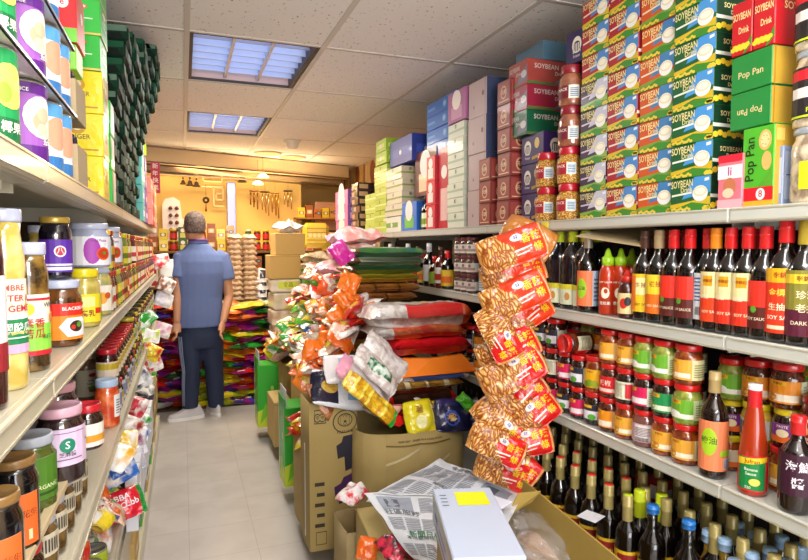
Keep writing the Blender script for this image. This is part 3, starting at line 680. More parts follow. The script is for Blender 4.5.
vb = deckb(.033, .26, lbc, 'C82020', [('r', 0, .55, 1, 1, 'C82020'), ('p', [(.1, .6), (.5, .7), (.9, .6), (.9, .68), (.5, .8), (.1, .68)], 'F0D020')], '', cap_h=.12, label=(.5, .72), capr=.017, body=glassy('5A4A10', '8A6A18'))[1]
vps = [(709, 530), (725, 538), (738, 522), (755, 533), (752, 552), (770, 548), (788, 560), (782, 536), (800, 545), (735, 560)]
for i, (px, py) in enumerate(vps):
    q = P(px, py, z=z + .26); put('vinegar_bottle', vb, (q.x, q.y, z), .8, f"amber bottle with pale blue cap and red label, {ORD[i + 1]} from blue-capped bottles", 'bottle', 'pale blue capped bottles on the bottom deck')
ra = MB(); ra.box(-.03, .03, -.05, .05, 0, .25, card('A8181C'), .003); A = box_art(ra, .06, .10, .25); A['front'].rect(.1, .78, .45, .96, card('E8E0E0')); A['front'].rect(.55, .78, .9, .96, card('E8E0E0')); A['near'].rect(.1, .6, .9, .9, card('E8E0E0'))
q = P(686, 470, z=.66); tag(ra.build('sauce_carton', None, (XR + .2, q.y, z), .3), 'narrow red carton with white panels standing among the bottom deck bottles', 'carton')
# ================================================================= right top shelf cartons
ZT = ZR[0] + .001
def soybean(base, sky, field, side, txt='F4E6A0', sub='E8F0E0', d=.19, wd=.133, h=.0895):
    B = card(base)
    def art(F_):
        a = F_['front']
        a.poly([(.0, .30), (.42, .42), (.62, .98), (.0, .98)], card(base), .5)
        a.poly([(.30, .36), (1, .52), (1, 1), (.62, 1), (.44, .66)], card(sky), .6)
        a.poly([(.0, .08), (.5, .16), (1, .14), (1, .40), (.55, .30), (0, .22)], card(field), .8)
        a.poly([(.0, .0), (1, .0), (1, .16), (.55, .26), (.2, .12), (0, .12)], card('3C8A28'), 1)
        a.ell(.76, .50, .025, .021, card('F4F4F0'), 1.4); a.ell(.76, .56, .022, .013, card('E8DDB8'), 1.8); a.ell(.76, .56, .017, .009, card('F8F4E0'), 2.2)
        a.poly([(.86, .93), (.97, .95), (.97, .86), (.86, .84)], card('E8F0F8'), 1.4)
        for i in range(9): a.ell(.06 + .055 * i, .07 + .03 * math.sin(i * 2), .005, .004, card('E8C840'), 1.6, 8)
        for i in range(5): a.ell(.86 + .03 * i, .06 + .03 * (i % 2), .006, .005, card('F0D040'), 1.6, 8)
        a.text('SOYBEAN', .30, .82, .027, card(txt), 2.4, rot=.03, fit=.56); a.text('Drink', .42, .64, .018, card(txt), 2.4, rot=.03, fit=.3)
        a.poly([(.04, .46), (.56, .52), (.56, .58), (.04, .52)], card(sub), 2)
        n = F_['near']
        n.text('SOYBEAN', .34, .74, .018, card(txt), 1.6, fit=.5); n.text('Drink', .34, .56, .014, card(txt), 1.6)
        n.rect(0, .36, .75, .46, card(sub), 1)
        for i in range(8): n.ell(.05 + .085 * i, .14 + .05 * (i % 2), .010, .008, card('F0D030'), 1.4 + i * .05, 8)
        t = F_['top']; t.text('SOYBEAN Drink', .5, .5, .02, card(txt), 1.4, fit=.8)
    return art_box(d, wd, h, B, art, faces={'near': card(side), 'far': card(side), 'top': card(side)})
SG = soybean('0F5C2C', '4898DC', 'D8B820', '0A3A22'); SO = soybean('D05418', '4080B8', '78A030', '882808', sub='F0E0C0'); SRD = soybean('A81424', '4A88C8', 'D8B818', '8A1020', sub='F0E0D0')
SP = soybean('3C2240', 'C8C8D8', '8AB040', '2A1830', sub='D8C8E0')
def sealed_cookie_box(d, wd, h): pass
def place_stack(kind, me, x, y, z0, n, h, desc, cat, group, off=0, jit=.003, rz=0.0, upd='from the shelf'):
    for i in range(n):
        o = inst(kind, me, None, (x + U(-jit, jit), y + U(-jit, jit) * .4, z0 + i * (h + .0008)), rz + U(-.02, .02))
        tag(o, f"{desc}, {ORD[i + 1 + off]} {upd}", cat, group)
def ymid(pa, pb, x=XR + .02): return (P(pa, 150, x=x).y + P(pb, 150, x=x).y) / 2
def wid(pa, pb, x=XR + .02): return abs(P(pa, 150, x=x).y - P(pb, 150, x=x).y)
GS = 'soybean drink cartons stacked to the ceiling'
place_stack('drink_carton', SG, XR + .115, ymid(672, 711), ZT, 8, .0895, 'green soybean drink carton', 'carton', GS)
place_stack('drink_carton', SO, XR + .125, ymid(637, 672) + .004, ZT, 8, .0895, 'orange soybean drink carton', 'carton', GS)
place_stack('drink_carton', SRD, XR + .125, ymid(608, 637) + .012, ZT, 8, .0895, 'red and blue soybean drink carton in the full-height red stack', 'carton', GS)
place_stack('drink_carton', SP, XR + .125, ymid(582, 608) + .02, ZT, 5, .0895, 'dark purple soybean drink carton', 'carton', GS)
place_stack('drink_carton', SRD, XR + .125, ymid(582, 608) + .02, ZT + 5 * .0903, 3, .0895, 'red soybean drink carton above the purple ones', 'carton', GS, upd='upward')
place_stack('drink_carton', SRD, XR + .32, 1.07, ZT + .55, 2, .0895, 'red soybean drink carton behind the cracker boxes', 'carton', GS, upd='upward')
place_stack('drink_carton', SG, XR + .30, .96, ZT + .42, 3, .0895, 'green soybean drink carton above the cracker boxes', 'carton', GS, upd='upward')

# cracker boxes
gold = card('C8A038')
def cracker(F_):
    a = F_['front']; w_, h_ = a.w, a.h
    a.rect(0, 0, 1, .24, card('E01828'), 1); a.rect(0, .0, 1, .07, card('D8B030'), 1.2)
    a.text('Pop Pan', .27, .60, .034, card('183A10'), 2, rot=PI / 2, sx=.95)
    a.ell(.72, .82, .017, .024, card('E8B868'), 1.5); a.ell(.72, .82, .012, .018, card('F4D898'), 1.9)
    for k in range(6): a.ell(.72 + .1 * math.cos(k), .82 + .06 * math.sin(k), .0015, .0015, card('A86828'), 2.3, 6)
    a.ell(.78, .56, .013, .022, card('E8B868'), 1.5); a.poly([(.55, .25), (.98, .25), (.98, .5)], card('58A828'), 1.2)
    a.ell(.62, .15, .012, .014, card('F8F0F0'), 1.6); a.text('8', .62, .15, .022, card('C01828'), 2)
    n = F_['near']; n.rect(.05, .8, .3, .95, card('E0C060'), 1)
CRK = art_box(.10, .085, .185, card('50B828'), cracker, faces={'near': gold, 'far': gold})
yc_ = ymid(745, 777)
tag(inst('cracker_box', CRK, None, (XR + .065, yc_, ZT), -.05), 'tall green cracker box with round cracker picture and gold side, standing upright', 'box', 'green cracker boxes by the soybean cartons')
def popbox(flip):
    def f(F_):
        a = F_['front']; r = PI if flip else 0
        a.text('Pop Pan', .5, .45, .022, card('E8D898'), 1.6, rot=r, fit=.7)
        n = F_['near']; n.rect(.05, .0, .08, 1, card('A88020'), 1); n.rect(.6, .3, .9, .62, card('E8E4D8'), 1.2)
        for k in range(9): n.rect(.62 + .03 * k, .34, .632 + .03 * k, .6, card('282828'), 1.6)
    return f
for i, (zb, fl) in enumerate([(ZT + .188, True), (ZT + .188 + .0895, False)]):
    tag(inst('cracker_box', art_box(.13, .115, .088, card('1C8A38'), popbox(fl), faces={'near': gold, 'far': gold}), None, (XR + .085, ymid(737, 768) + .005, zb), -.08), ['green and gold cracker box lying on the tall one, lower, text upside down', 'green and gold cracker box lying on the tall one, upper'][i], 'box', 'green cracker boxes by the soybean cartons')
def redsoy(F_):
    for k in ('front', 'near'):
        a = F_[k]; a.text('SOYBEAN', .5, .72, .024, card('F4E6A0'), 1.6, fit=.85); a.text('Drink', .6, .45, .022, card('F4E6A0'), 1.6, fit=.5)
        a.poly([(0, 0), (.6, 0), (1, .35), (1, .15), (.7, 0)], card('3C8A28'), 1)
    for i in range(8): F_['front'].ell(.1 + .1 * i, .12 + .04 * (i % 2), .007, .006, card('F0D030'), 1.4, 8)
me = art_box(.16, .055, .125, card('C41420'), redsoy)
for i in range(2): tag(inst('drink_carton', me, None, (XR + .10, ymid(731, 745) - i * .058, ZT + .368), 0), ['bright red soybean carton with yellow beans, farther of the pair on the cracker boxes', 'bright red soybean carton with yellow beans, nearer of the pair on the cracker boxes'][i], 'carton', GS)
pk = lambda F_: (F_['front'].rect(0, .55, 1, .8, card('F8F0F0')), F_['front'].text('li', .5, .68, .03, card('C02088'), 2), F_['front'].ell(.5, .4, .018, .022, card('C87850'), 1.5), F_['front'].ell(.45, .28, .016, .012, card('E8D0B0'), 1.8), F_['front'].rect(0, 0, 1, .16, card('E8B0B8')), F_['front'].rect(.0, .86, 1, 1, card('D82038')))
tag(art_box(.10, .068, .13, card('F07888'), pk) and inst('biscuit_box', art_box(.10, .068, .13, card('F07888'), pk), None, (XR + .06, ymid(727, 745) + .006, ZT), 0), 'pink and white biscuit box beside the tall green cracker box', 'box')
tag(inst('biscuit_box', art_box(.14, .03, .17, card('E8ECE4'), lambda F_: (F_['near'].rect(.1, .3, .9, .9, card('D0D8D0')), F_['front'].rect(.2, .3, .8, .34, card('587858')))), None, (XR + .12, ymid(727, 745) - .01, ZT + .1325), 0), 'thin white box standing on the pink biscuit box', 'box')
tag(inst('cracker_box', art_box(.05, .012, .135, card('8898B8'), lambda F_: (F_['front'].rect(.2, .2, .8, .8, card('B8C4D8')), F_['near'].rect(.1, .1, .9, .9, card('A8B4CC')), F_['near'].rect(.2, .5, .8, .52, card('505878')))), None, (XR + .055, .955, ZT), 0), 'thin blue-grey box between the cracker box and the clear jar', 'box')
# clear jars of dried mushrooms at the near end
mush = M('8A7660', .25, coat=1, mottle='D8C8A8', mscale=28); glid = M('A8B0B8', .3, metal=.3)
jm = jar_meshes(.045, .165, mush, glid, lab(('r', 0, 0, 1, 1, 'E8D818'), ('t', 'DRIED', .5, .7, .012, '282818'), ('t', '香菇', .5, .4, .016, '282818')), label=(.2, .6), span=1.6, lid_h=.014)
jb = jar_meshes(.045, .165, mush, glid, lab(('r', 0, 0, 1, 1, '201818'), ('r', 0, .75, .6, .95, 'D81828'), ('t', 'FUNGUS', .5, .15, .014, 'C8E018', .8), ('r', .2, .4, .7, .6, 'E8E0D8'), ('r', 0, .02, 1, .06, 'C8E018')), label=(.12, .85), span=PI * 1.5, lid_h=.014)
q = P(800, 195, z=ZT)
for i, mm in enumerate([jm, jb, jb]):
    put('mushroom_jar', mm, (XR + .062, .900, ZT + i * .1655), .75, ['clear jar of dried mushrooms with yellow label at the near end, on the shelf', 'clear jar with black label stacked on the mushroom jar', 'topmost clear jar with black label at the near end of the shelf'][i], 'jar', 'jars of dried mushrooms at the near end')

# jars of fried snack sticks with red lids
stick = snack_mat('8A4A10', 'F0B838', 60)
fs = jar_meshes(.043, .128, stick, M('B8182C', .3, coat=.5), lab(('r', 0, 0, .6, 1, 'A01828'), ('t', 'SNACK', .3, .7, .014, 'F0E0D0', .5), ('r', .62, .1, 1, .9, 'C8D8E0'), *dense('405878', 5, .66, .96)), label=(.3, .7), span=2.0, lid_h=.026, neck=.8)
fs2 = jar_meshes(.045, .14, M('8A5038', .25, coat=1, mottle='A8684A', mscale=30), M('8A1828', .3, coat=.5), lab(('r', 0, 0, .6, 1, '701828'), ('t', 'SNACK', .3, .7, .014, 'F0E0D0', .5), ('r', .62, .1, 1, .9, 'D0D8D8'), *dense('405878', 5, .66, .96)), label=(.2, .6), span=2.0, lid_h=.028, neck=.8)
GJ = 'red-lidded snack stick jars on the top right shelf'
for r_ in range(2):
    for k, px in enumerate([546, 568]):
        y = P(px, 180, x=XR + .04).y
        put('snack_jar', fs, (XR + .045, y, ZT + r_ * .1285), .5, f"red-lidded plastic jar of yellow fried sticks, {['far', 'near'][k]} one of the {['bottom', 'second'][r_]} pair", 'jar', GJ)
for r_ in range(2):
    y = P(569, 180, x=XR + .04).y
    put('snack_jar', fs2, (XR + .046, y, ZT + .257 + r_ * .1405), .5, ['dark red-lidded jar of brown snacks directly above the snack stick jars', 'topmost dark red-lidded jar of brown snacks by the purple cartons'][r_], 'jar', GJ)
# purple basket boxes and large soybean trays above
def basket(F_):
    for k, s_ in (('front', 1), ('near', 1)):
        a = F_[k]; a.ell(.30, .55, .024, .028, card('E8E0D0'), 1); a.ell(.30, .5, .019, .018, card('30204A'), 1.4)
        for i in range(5): a.rect(.2 + .045 * i, .3, .222 + .045 * i, .6, card('E8E0D0'), 1.8)
        a.ell(.72, .66, .016, .021, card('D8B868'), 1.4); a.poly([(.5, .12), (.95, .2), (.95, .3), (.5, .22)], card('C89828'), 1.4)
        a.text('Fritter', .3, .2, .014, card('D8C8E0'), 1.8)
PB = art_box(.18, .15, .115, card('38205A'), basket)
place_stack('biscuit_box', PB, XR + .13, ymid(514, 543), ZT, 3, .115, 'dark purple biscuit box with a basket picture', 'box', 'purple basket biscuit boxes')
def tray(bc):
    def f(F_):
        for k in ('front', 'near'):
            a = F_[k]; a.text('SOYBEAN', .34, .72, .026, card('D8C8C0'), 1.6, fit=.52); a.text('Drink', .58, .48, .02, card('D8C8C0'), 1.6, fit=.3)
            a.poly([(.45, .05), (1, .15), (1, .75), (.7, .55)], card('706878'), 1); a.ell(.82, .42, .02, .015, card('C8C0C8'), 1.4); a.rect(0, .0, .5, .12, card('58703A'), 1)
    return art_box(.26, .14, .098, card(bc), f)
ty = ymid(497, 560)
for i, c_ in enumerate(['0F5A3A', '98203A', 'A04038']):
    tag(inst('drink_carton', tray(c_), None, (XR + .15, 2.07, ZT + .347 + i * .0985), 0), ['wide dark green soybean drink carton above the purple boxes', 'wide crimson soybean drink carton, middle of three wide ones', 'wide brick red soybean drink carton, top of three wide ones'][i], 'carton', GS)
tag(inst('biscuit_box', art_box(.17, .19, .11, card('2A1A50'), basket), None, (XR + .12, ymid(560, 598) + .0, ZT + .257 + .281 + .002), .05), 'dark purple biscuit box on top beside the ceiling', 'box', 'purple basket biscuit boxes')
tag(inst('storage_carton', art_box(.22, .2, .075, card('4A7088'), lambda F_: F_['front'].rect(.0, .9, 1, .94, card('38566A'))), None, (XR + .20, 2.10, ZT + .643), 0), 'flat steel blue carton on top of the wide soybean cartons', 'carton')
# brown and grey tin stacks
def mooncake(F_):
    for k in ('front', 'near'):
        a = F_[k]; a.rect(.06, .08, .94, .92, card('98423A'), 1); a.ell(.5, .5, .024, .028, card('D8A888'), 1.4); a.ell(.5, .5, .018, .021, card('8A3830'), 1.8); a.text('元朗', .5, .5, .02, card('F0D8B0'), 2.4); a.rect(.1, .12, .9, .16, card('E0B890'), 1.6)
mk = art_box(.10, .105, .098, card('7A2A28'), mooncake)
for c_, pa in enumerate([(477, 497), (497, 515)]):
    place_stack('biscuit_tin', mk, XR + .06, ymid(*pa), ZT, 3, .098, f"brown-red biscuit box with oval seal, {['farther', 'nearer'][c_]} column", 'box', 'brown-red seal biscuit boxes')
place_stack('biscuit_tin', mk, XR + .06, ymid(497, 515), ZT + .297, 3, .098, 'brown-red biscuit box in the upper column', 'box', 'brown-red seal biscuit boxes', upd='of three upward')
gt = art_box(.14, .17, .165, card('B8A0A0'), lambda F_: (F_['front'].ell(.8, .6, .010, .012, card('7A5860')), F_['front'].ell(.3, .3, .006, .008, card('8A6870')), F_['front'].rect(.9, 0, .93, 1, card('A08888')), F_['near'].rect(.0, .0, 1, 1, card('3A4668'))), faces={'near': card('3A4668')})
place_stack('storage_carton', gt, XR + .09, ymid(466, 495) + .03, ZT, 4, .165, 'pinkish grey carton with dark blue end', 'carton', 'pinkish grey cartons')
# boxes further along, seen small: (px_left, px_right, py_bottom_z, heights, colours)
def deco(c2, kind=0):
    def f(F_):
        for k in ('front', 'near', 'far'):
            a = F_[k]
            if kind == 0: a.rect(.15, .3, .85, .62, card(c2)); a.ell(.5, .46, min(.02, a.w * .2), min(.015, a.h * .2), card('F0E8E0'), 1.5)
            elif kind == 1: a.ell(.62, .5, min(.024, a.w * .3), min(.02, a.h * .35), card(c2)); a.ell(.62, .5, min(.015, a.w * .2), min(.012, a.h * .2), card('90C0E8'), 1.5); a.rect(.05, .4, .3, .6, card(c2), 1)
            elif kind == 2: a.rect(.2, .1, .8, .5, card(c2)); a.ell(.5, .7, a.w * .25, a.w * .25, card('F4E8E0'), 1.5)
            elif kind == 3: a.rect(0, .4, 1, .55, card(c2)); a.text('茶', .5, .75, min(a.w, a.h) * .3, card('404040'), 1.6)
    return f
def far_stack(pa, pb, n, h, col, c2, desc, kind=0, z0=None, dx=.0, d=.12, nm='food_carton', side=None, group=None):
    wd = wid(pa, pb) * .94
    me = art_box(d, wd, h, card(col), deco(c2, kind), faces={'near': card(side or col)})
    place_stack(nm, me, XR + .01 + d / 2 + dx, ymid(pa, pb), z0 or ZT, n, h, desc, 'box', group or 'boxes along the far top right shelf')
far_stack(449, 466, 7, .072, 'D8DCC8', 'A8B8A0', 'small pale green-grey box in the narrow column', 3, side='B8B8A8')
far_stack(449, 467, 1, .15, 'A86090', 'C890B0', 'mauve box on top of the pale green-grey column', 2, z0=ZT + .515)
far_stack(437, 449, 1, .42, 'C82030', 'F0C0B8', 'tall red drink box with white oval print', 2, dx=.02, side='A81828')
far_stack(428, 437, 3, .13, 'D82838', 'F0E0D8', 'red can-printed box in the short red column', 2, side='B02030')
far_stack(418, 449, 5, .075, '1868C0', '60A0E0', 'blue carton with oval emblem in the high blue stack', 1, z0=ZT + .33, dx=.06, d=.2, side='1458B0')
far_stack(421, 449, 4, .08, '1E58B0', '5090D8', 'blue carton beneath the high blue stack', 1, dx=.17, d=.16)
far_stack(408, 430, 1, .26, '6A3028', 'E8C8A0', 'tall brown biscuit box with a round cream picture', 2, z0=ZT + .20, dx=.05, side='582420')
far_stack(403, 419, 1, .17, '2070D0', '70C040', 'bright blue box with green print in the front', 2, side='1858B0')
far_stack(388, 411, 1, .16, '2A3E98', '3A50B0', 'dark blue crate-like carton high on the far stacks', 0, z0=ZT + .42, dx=.02, d=.2, side='24358A')
far_stack(386, 404, 4, .075, 'D8D0B8', '8A9A50', 'cream carton in the stack below the dark blue carton', 3, z0=ZT + .10, side='C8B898')
far_stack(375, 388, 6, .075, 'B8CC48', 'D8E890', 'lime green tea box in the far column', 3, side='98B030')
far_stack(366, 377, 4, .07, 'C8D860', 'E8F0A0', 'yellow-green tea box in the farther column', 3, z0=ZT, side='A8C038')
far_stack(377, 388, 2, .08, 'A8C820', 'D0E060', 'bright lime box topping the green columns', 0, z0=ZT + .46, side='90B018')
far_stack(384, 403, 1, .095, 'E0E0D0', '70A040', 'white and green box at the foot of the far stacks', 0, side='C8D0B8')
for i in range(6):
    y = P(421 + i * 2.4, 200, x=XR + .03).y - 0
sb = soy([('r', 0, 0, 1, 1, 'F0F0D0'), ('r', .2, .2, .8, .6, '90A030')], M('202020', .4), 'F0F0D0', r=.024, h=.19, label=(.08, .5))
for i in range(3): put('sauce_bottle', sb, (XR + .035, 2.99 + .055 * i - .05, ZT), .5, f"small dark bottle with white label on the top right shelf, {['nearest', 'middle', 'farthest'][i]} of three", 'bottle', 'small bottles on the top right shelf')
# dark rolls stacked and pink boxes at the end
dr = art_box(.14, .17, .055, film('3A2028'), lambda F_: (F_['front'].rect(.05, .2, .45, .8, card('D89890')), F_['near'].rect(.1, .2, .6, .8, card('C8A070'))))
place_stack('cookie_packet', dr, XR + .08, 4.40, ZT, 7, .056, 'dark wrapped cookie packet with pink panel, far top right shelf', 'packet', 'dark cookie packets', jit=.008)
far_stack(336, 349, 3, .125, 'E878B0', 'F8D0E8', 'pink and lilac gift box at the end of the top shelf', 2, side='9868B8', nm='gift_box')

# hanging printed bags on the right wall
for i, (px, py, wpx, hpx, c1) in enumerate([(342, 186, 14, 46, 'C89850'), (356, 182, 13, 50, 'D0A868'), (371, 178, 15, 54, 'C8A878'), (386, 168, 14, 56, 'D8C8B0'), (398, 162, 11, 58, 'D8C0A0')]):
    q = P(px, py, x=1.93); s_ = PPM(q); W_ = wpx / s_ * 2.6; H_ = hpx / s_
    mb = MB(); mb.box(-.012, .012, -W_ / 2, W_ / 2, -H_ / 2, H_ / 2, paper(c1), .004)
    A = Art(mb, lambda u, v, o: (-.012 - o, W_ / 2 - u, -H_ / 2 + v), W_, H_); A.ell(.5, .62, W_ * .22, W_ * .3, ink('8A5030')); A.text('年貨', .5, .25, W_ * .3, ink('6A2818'), 1.5); A.rect(.2, .40, .8, .43, ink('A06838'))
    o = mb.build('hanging_print_bag', None, q); o.location.x = 1.96
    tag(o, f"tan printed paper bag hanging flat on the right wall, {ORD[i + 1]} from the back", 'bag', 'printed bags on the right wall')

# ================================================================= left shelves
g_l = lambda px, dx=0: P(px, 240, x=XL - dx).y
ZL1 = ZL[0] + .001
lych = M('8A48A8', .35, metal=.3, coat=.3); tin = M('C8C8C0', .25, metal=.8)
def can_meshes(r, h, art, body):
    B = MB().lathe([(r * .96, 0), (r, .003), (r, h - .003), (r * .96, h), (r * .9, h - .003), (.001, h - .003)], tin, 24).mesh('can')
    mb = MB(); A = cyl_art(mb, r + .0006, .005, h - .010, PI * 1.9); A.su = 24; A.rect(0, 0, 1, 1, body, 0); art(A)
    return [('tin_body', B), ('label', mb.mesh('can_label'))]
can_p = can_meshes(.036, .130, lab(('r', 0, 0, 1, .18, '5A2080'), ('r', 0, .86, 1, 1, '5A2080'), ('e', .5, .56, .030, .034, 'E8E4D0'), ('e', .48, .5, .012, .014, 'B8A888'), ('e', .52, .6, .013, .012, 'C8B898'), ('e', .50, .40, .010, .01, 'D8C8A8'), ('t', 'NEW RICE', .32, .9, .008, 'F4F0F8'), ('t', '荔枝', .58, .26, .018, 'E8F0E0'), ('e', .72, .3, .008, .012, '187038')), paper('9858B0'))
can_g = can_meshes(.036, .130, lab(('r', 0, 0, 1, .25, '106838'), ('e', .5, .6, .028, .03, 'E8E060'), ('e', .46, .52, .010, .014, '90A840'), ('e', .56, .62, .010, .01, 'C8D070'), ('t', '椰果', .5, .14, .016, 'F0F4E0'), ('r', .7, .3, .95, .6, 'F0F0E8')), paper('18904C'))
can_w = can_meshes(.036, .128, lab(('r', 0, 0, 1, .2, '3878B8'), ('e', .5, .55, .025, .03, 'E8A080'), ('r', 0, .8, 1, 1, '58A0D8')), paper('E8ECF0'))
GC = 'fruit cans on the top left shelf'
cz = [ZL1, ZL1 + .1365, ZL1 + .273]
cx_ = XL - .042
cany = [P(q_, 110, x=cx_).y for q_ in (-13, 21, 39, 50)]
for tier in range(3):
    for k, y in enumerate(cany):
        if tier == 2 and k > 2: continue
        sp = [can_g, can_p, can_w, can_w][k]
        nm = ['green fruit', 'purple fruit', 'white and blue fruit', 'white and blue fruit'][k]
        put('fruit_can', sp, (cx_, y, cz[tier]), PI - .5, f"{nm} can, {ORD[k + 1]} from near end, {['bottom', 'middle', 'top'][tier]} tier, top left shelf", 'can', GC)
for tier in (1, 2):
    b = MB(); b.box(-.040, .040, -.26, .30, 0, .003, M('D8D4D0', .3, coat=.5), .0005); b.box(.036, .040, -.26, .30, 0, .007, M('C8C4C8', .3, coat=.5), .0005)
    tag(b.build('cardboard_tray', None, (cx_, 1.10, cz[tier] - .0045)), ['thin pale tray sheet between the bottom and middle can tiers', 'thin pale tray sheet between the middle and top can tiers'][tier - 1], 'tray')
def opentray(d, wd, h):
    mb = MB(); k = M('B09C78', .8); t = .004
    mb.box(-d / 2, d / 2, -wd / 2, wd / 2, 0, t, k); mb.box(-d / 2, -d / 2 + t, -wd / 2, wd / 2, t, h, k); mb.box(d / 2 - t, d / 2, -wd / 2, wd / 2, t, h, k)
    mb.box(-d / 2 + t, d / 2 - t, -wd / 2, -wd / 2 + t, t, h, k); mb.box(-d / 2 + t, d / 2 - t, wd / 2 - t, wd / 2, t, h, k); return mb.mesh('tray')
bot = bottle_meshes(.016, .105, glassy('18102A'), M('282838', .4), lab(('r', 0, 0, 1, 1, 'E0E0E8')), label=(.3, .6))
for lev, (z0, n_) in enumerate([(ZL1, 0), (ZL1 + .135, 1)]):
    tag(inst('cardboard_tray', opentray(.11, .13, .08), None, (XL - .058, P(58, 150, x=XL - .05).y, z0), 0), ['open grey-brown cardboard tray on the top left shelf, lower one', 'open grey-brown cardboard tray on the top left shelf, upper one'][lev], 'tray', 'open trays of small dark bottles')
    for i in range(2):
        for j in range(3):
            put('dark_small_bottle', bot, (XL - .024 - .042 * i, P(58, 150, x=XL - .05).y - .034 + .034 * j, z0 + .005), PI - .5, f"small dark bottle, {['lower', 'upper'][lev]} open tray, {['front', 'back'][i]} row, {ORD[j + 1]} from the near side", 'bottle', 'small dark bottles in the open trays')
# yellow and green boxes up to the ceiling
def yel(F_):
    for k in ('front', 'near', 'far'):
        a = F_[k]; a.ell(.5, .66, .022, .018, card('C89820')); a.ell(.5, .68, .013, .01, card('F4E8B0'), 1.5); a.text('GINGER', .5, .44, .018, card('7A5810'), 1.6, fit=.7); a.rect(.1, .12, .9, .16, card('B88810')); a.poly([(.05, .9), (.3, .7), (.05, .6)], card('F4F090'), 1.3)
def grn(F_):
    for k in ('front', 'near', 'far'):
        a = F_[k]; a.ell(.5, .78, .034, .009, card('D82830')); a.ell(.5, .78, .030, .007, card('F0E8D8'), 1.5); a.text('即溶飲品', .5, .58, .013, card('E8F8E0'), 1.6, fit=.7); a.rect(.15, .44, .85, .47, card('E8F8E0')); a.rect(.0, .0, 1, .06, card('D8C060')); a.text('GINGER TEA', .5, .3, .009, card('0A5A20'), 1.6, fit=.6)
YB = art_box(.13, .14, .115, M('E8D418', .3, coat=.7, bump=.25, bscale=30), yel); GBx = art_box(.13, .14, .095, card('28B438'), grn)
yy = 1.90
place_stack('ginger_box', YB, XL - .066, yy, ZL1, 3, .115, 'shiny yellow ginger drink box', 'box', 'yellow ginger drink boxes', rz=PI)
place_stack('ginger_box', GBx, XL - .066, yy, ZL1 + .348, 3, .095, 'bright green drink box on the yellow ones', 'box', 'green drink boxes', upd='above the yellow boxes', rz=PI)
rb_ = art_box(.10, .12, .13, card('D81820'), lambda F_: (F_['front'].ell(.6, .6, .014, .014, card('F4F0F0')), F_['far'].ell(.7, .7, .014, .014, card('F4F0F0')), F_['far'].text('e', .7, .7, .02, card('C01820'), 1.6), F_['far'].rect(0, 0, 1, .25, card('70C840'))))
tag(inst('drink_box', rb_, None, (XL - .075, 1.66, ZL1 + .349), PI), 'red box with white round badge above the upper open tray', 'box')
tag(inst('drink_box', art_box(.09, .1, .06, card('88D048'), deco('E8F8D0', 0)), None, (XL - .075, 1.66, ZL1 + .288), 0), 'light green box under the red badge box', 'box')
# green and white narrow boxes, then dark green wrapped packets leaning out into the aisle
gw = art_box(.12, .10, .105, card('20B840'), lambda F_: (F_['front'].rect(.2, .05, .95, .95, card('E8ECEC')), F_['front'].rect(.28, .3, .34, .9, card('384848')), F_['far'].rect(.1, .1, .9, .5, card('78D878'))))
place_stack('medicine_box', gw, XL - .062, 2.08, ZL1, 3, .105, 'green box with white front panel in the narrow column', 'box', 'green and white boxes on the top left shelf', rz=PI)
def dgart(k_):
    lt = M('56705F', .7); md = M('174A30', .7); bk = M('08140E', .7)
    def f(F_):
        for q_ in ('front', 'near', 'far'):
            a = F_[q_]; o = .13 * k_
            a.poly([(.08 + o, .2), (.40 + o, .3), (.36 + o, .95), (.04 + o, .8)], lt if k_ % 2 else md, .6)
            a.poly([(.55, .0), (.95, .1), (.9, .5), (.5, .35)], bk, .9); a.poly([(.66, .5), (.98, .6), (.98, .95), (.7, .9)], md if k_ % 2 else lt, .6)
        F_['far'].text('手抓餅', .5, .55, .026, ink('D8E0D8'), 2)
    return f
dmesh = [art_box(.25, .215, .0535, M(['0C2A1C', '0E3222', '091E16'][i % 3], .75, bump=.3, bscale=18), dgart(i), c=.009) for i in range(5)]
for c_, y in enumerate([2.28, 2.51, 2.74, 2.97, 3.20]):
    for i in range(14):
        z0 = ZL1 + .001 + i * .0545
        lean = max(0, (i - 4)) * .0085 * (1 + .15 * c_)
        if z0 + .055 > 2.16 + .06 * c_: continue
        o = inst('noodle_packet', dmesh[(i * 2 + c_) % 5], None, (XL - .135 + lean + U(-.010, .010), y, z0), PI + U(-.03, .03))
        tag(o, f"dark green wrapped noodle packet, {ORD[i + 1]} from the shelf in the {['nearest', 'second', 'middle', 'fourth', 'farthest'][c_]} leaning pile", 'packet', 'dark green packets piled to the ceiling')
for m_ in dmesh:
    for q_ in m_.materials: q_.node_tree.nodes['Principled BSDF'].inputs['Specular IOR Level'].default_value = .15
lcols = [('58B8B0', 'E8F4F0', 'teal and white'), ('7848A0', 'F0B8D0', 'violet'), ('E88878', 'F8E0C0', 'salmon'), ('D82858', 'F4E0E0', 'crimson'), ('F0A868', 'F8E8D0', 'peach')]
for c_, y in enumerate([3.42, 3.66, 3.90, 4.14, 4.38]):
    col, c2, nm = lcols[c_]
    me = art_box(.20, .21, .092, card(col), deco(c2, 0))
    nn = [6, 4, 3, 3, 3][c_]
    for i in range(nn):
        tag(inst('tea_box', me, None, (XL - .09 + .02 * (c_ > 1), y, ZL1 + i * .0928), PI + U(-.02, .02)), f"{nm} box in the column beyond the dark green packets, {ORD[i + 1]} from the shelf", 'box', 'boxes at the far end of the top left shelf')
tag(inst('tea_box', art_box(.14, .2, .07, card('C8E028'), deco('F0F8B0')), None, (XL - .06, 3.68, ZL1 + .3725), .1), 'lime yellow box on top of the violet stack at the far left', 'box')
bn = MB(); bn.box(-.002, .002, -.06, .06, -.34, 0, ink('B8183C')); A = Art(bn, lambda u, v, o: (.002 + o, -.06 + u, -.34 + v), .12, .34)
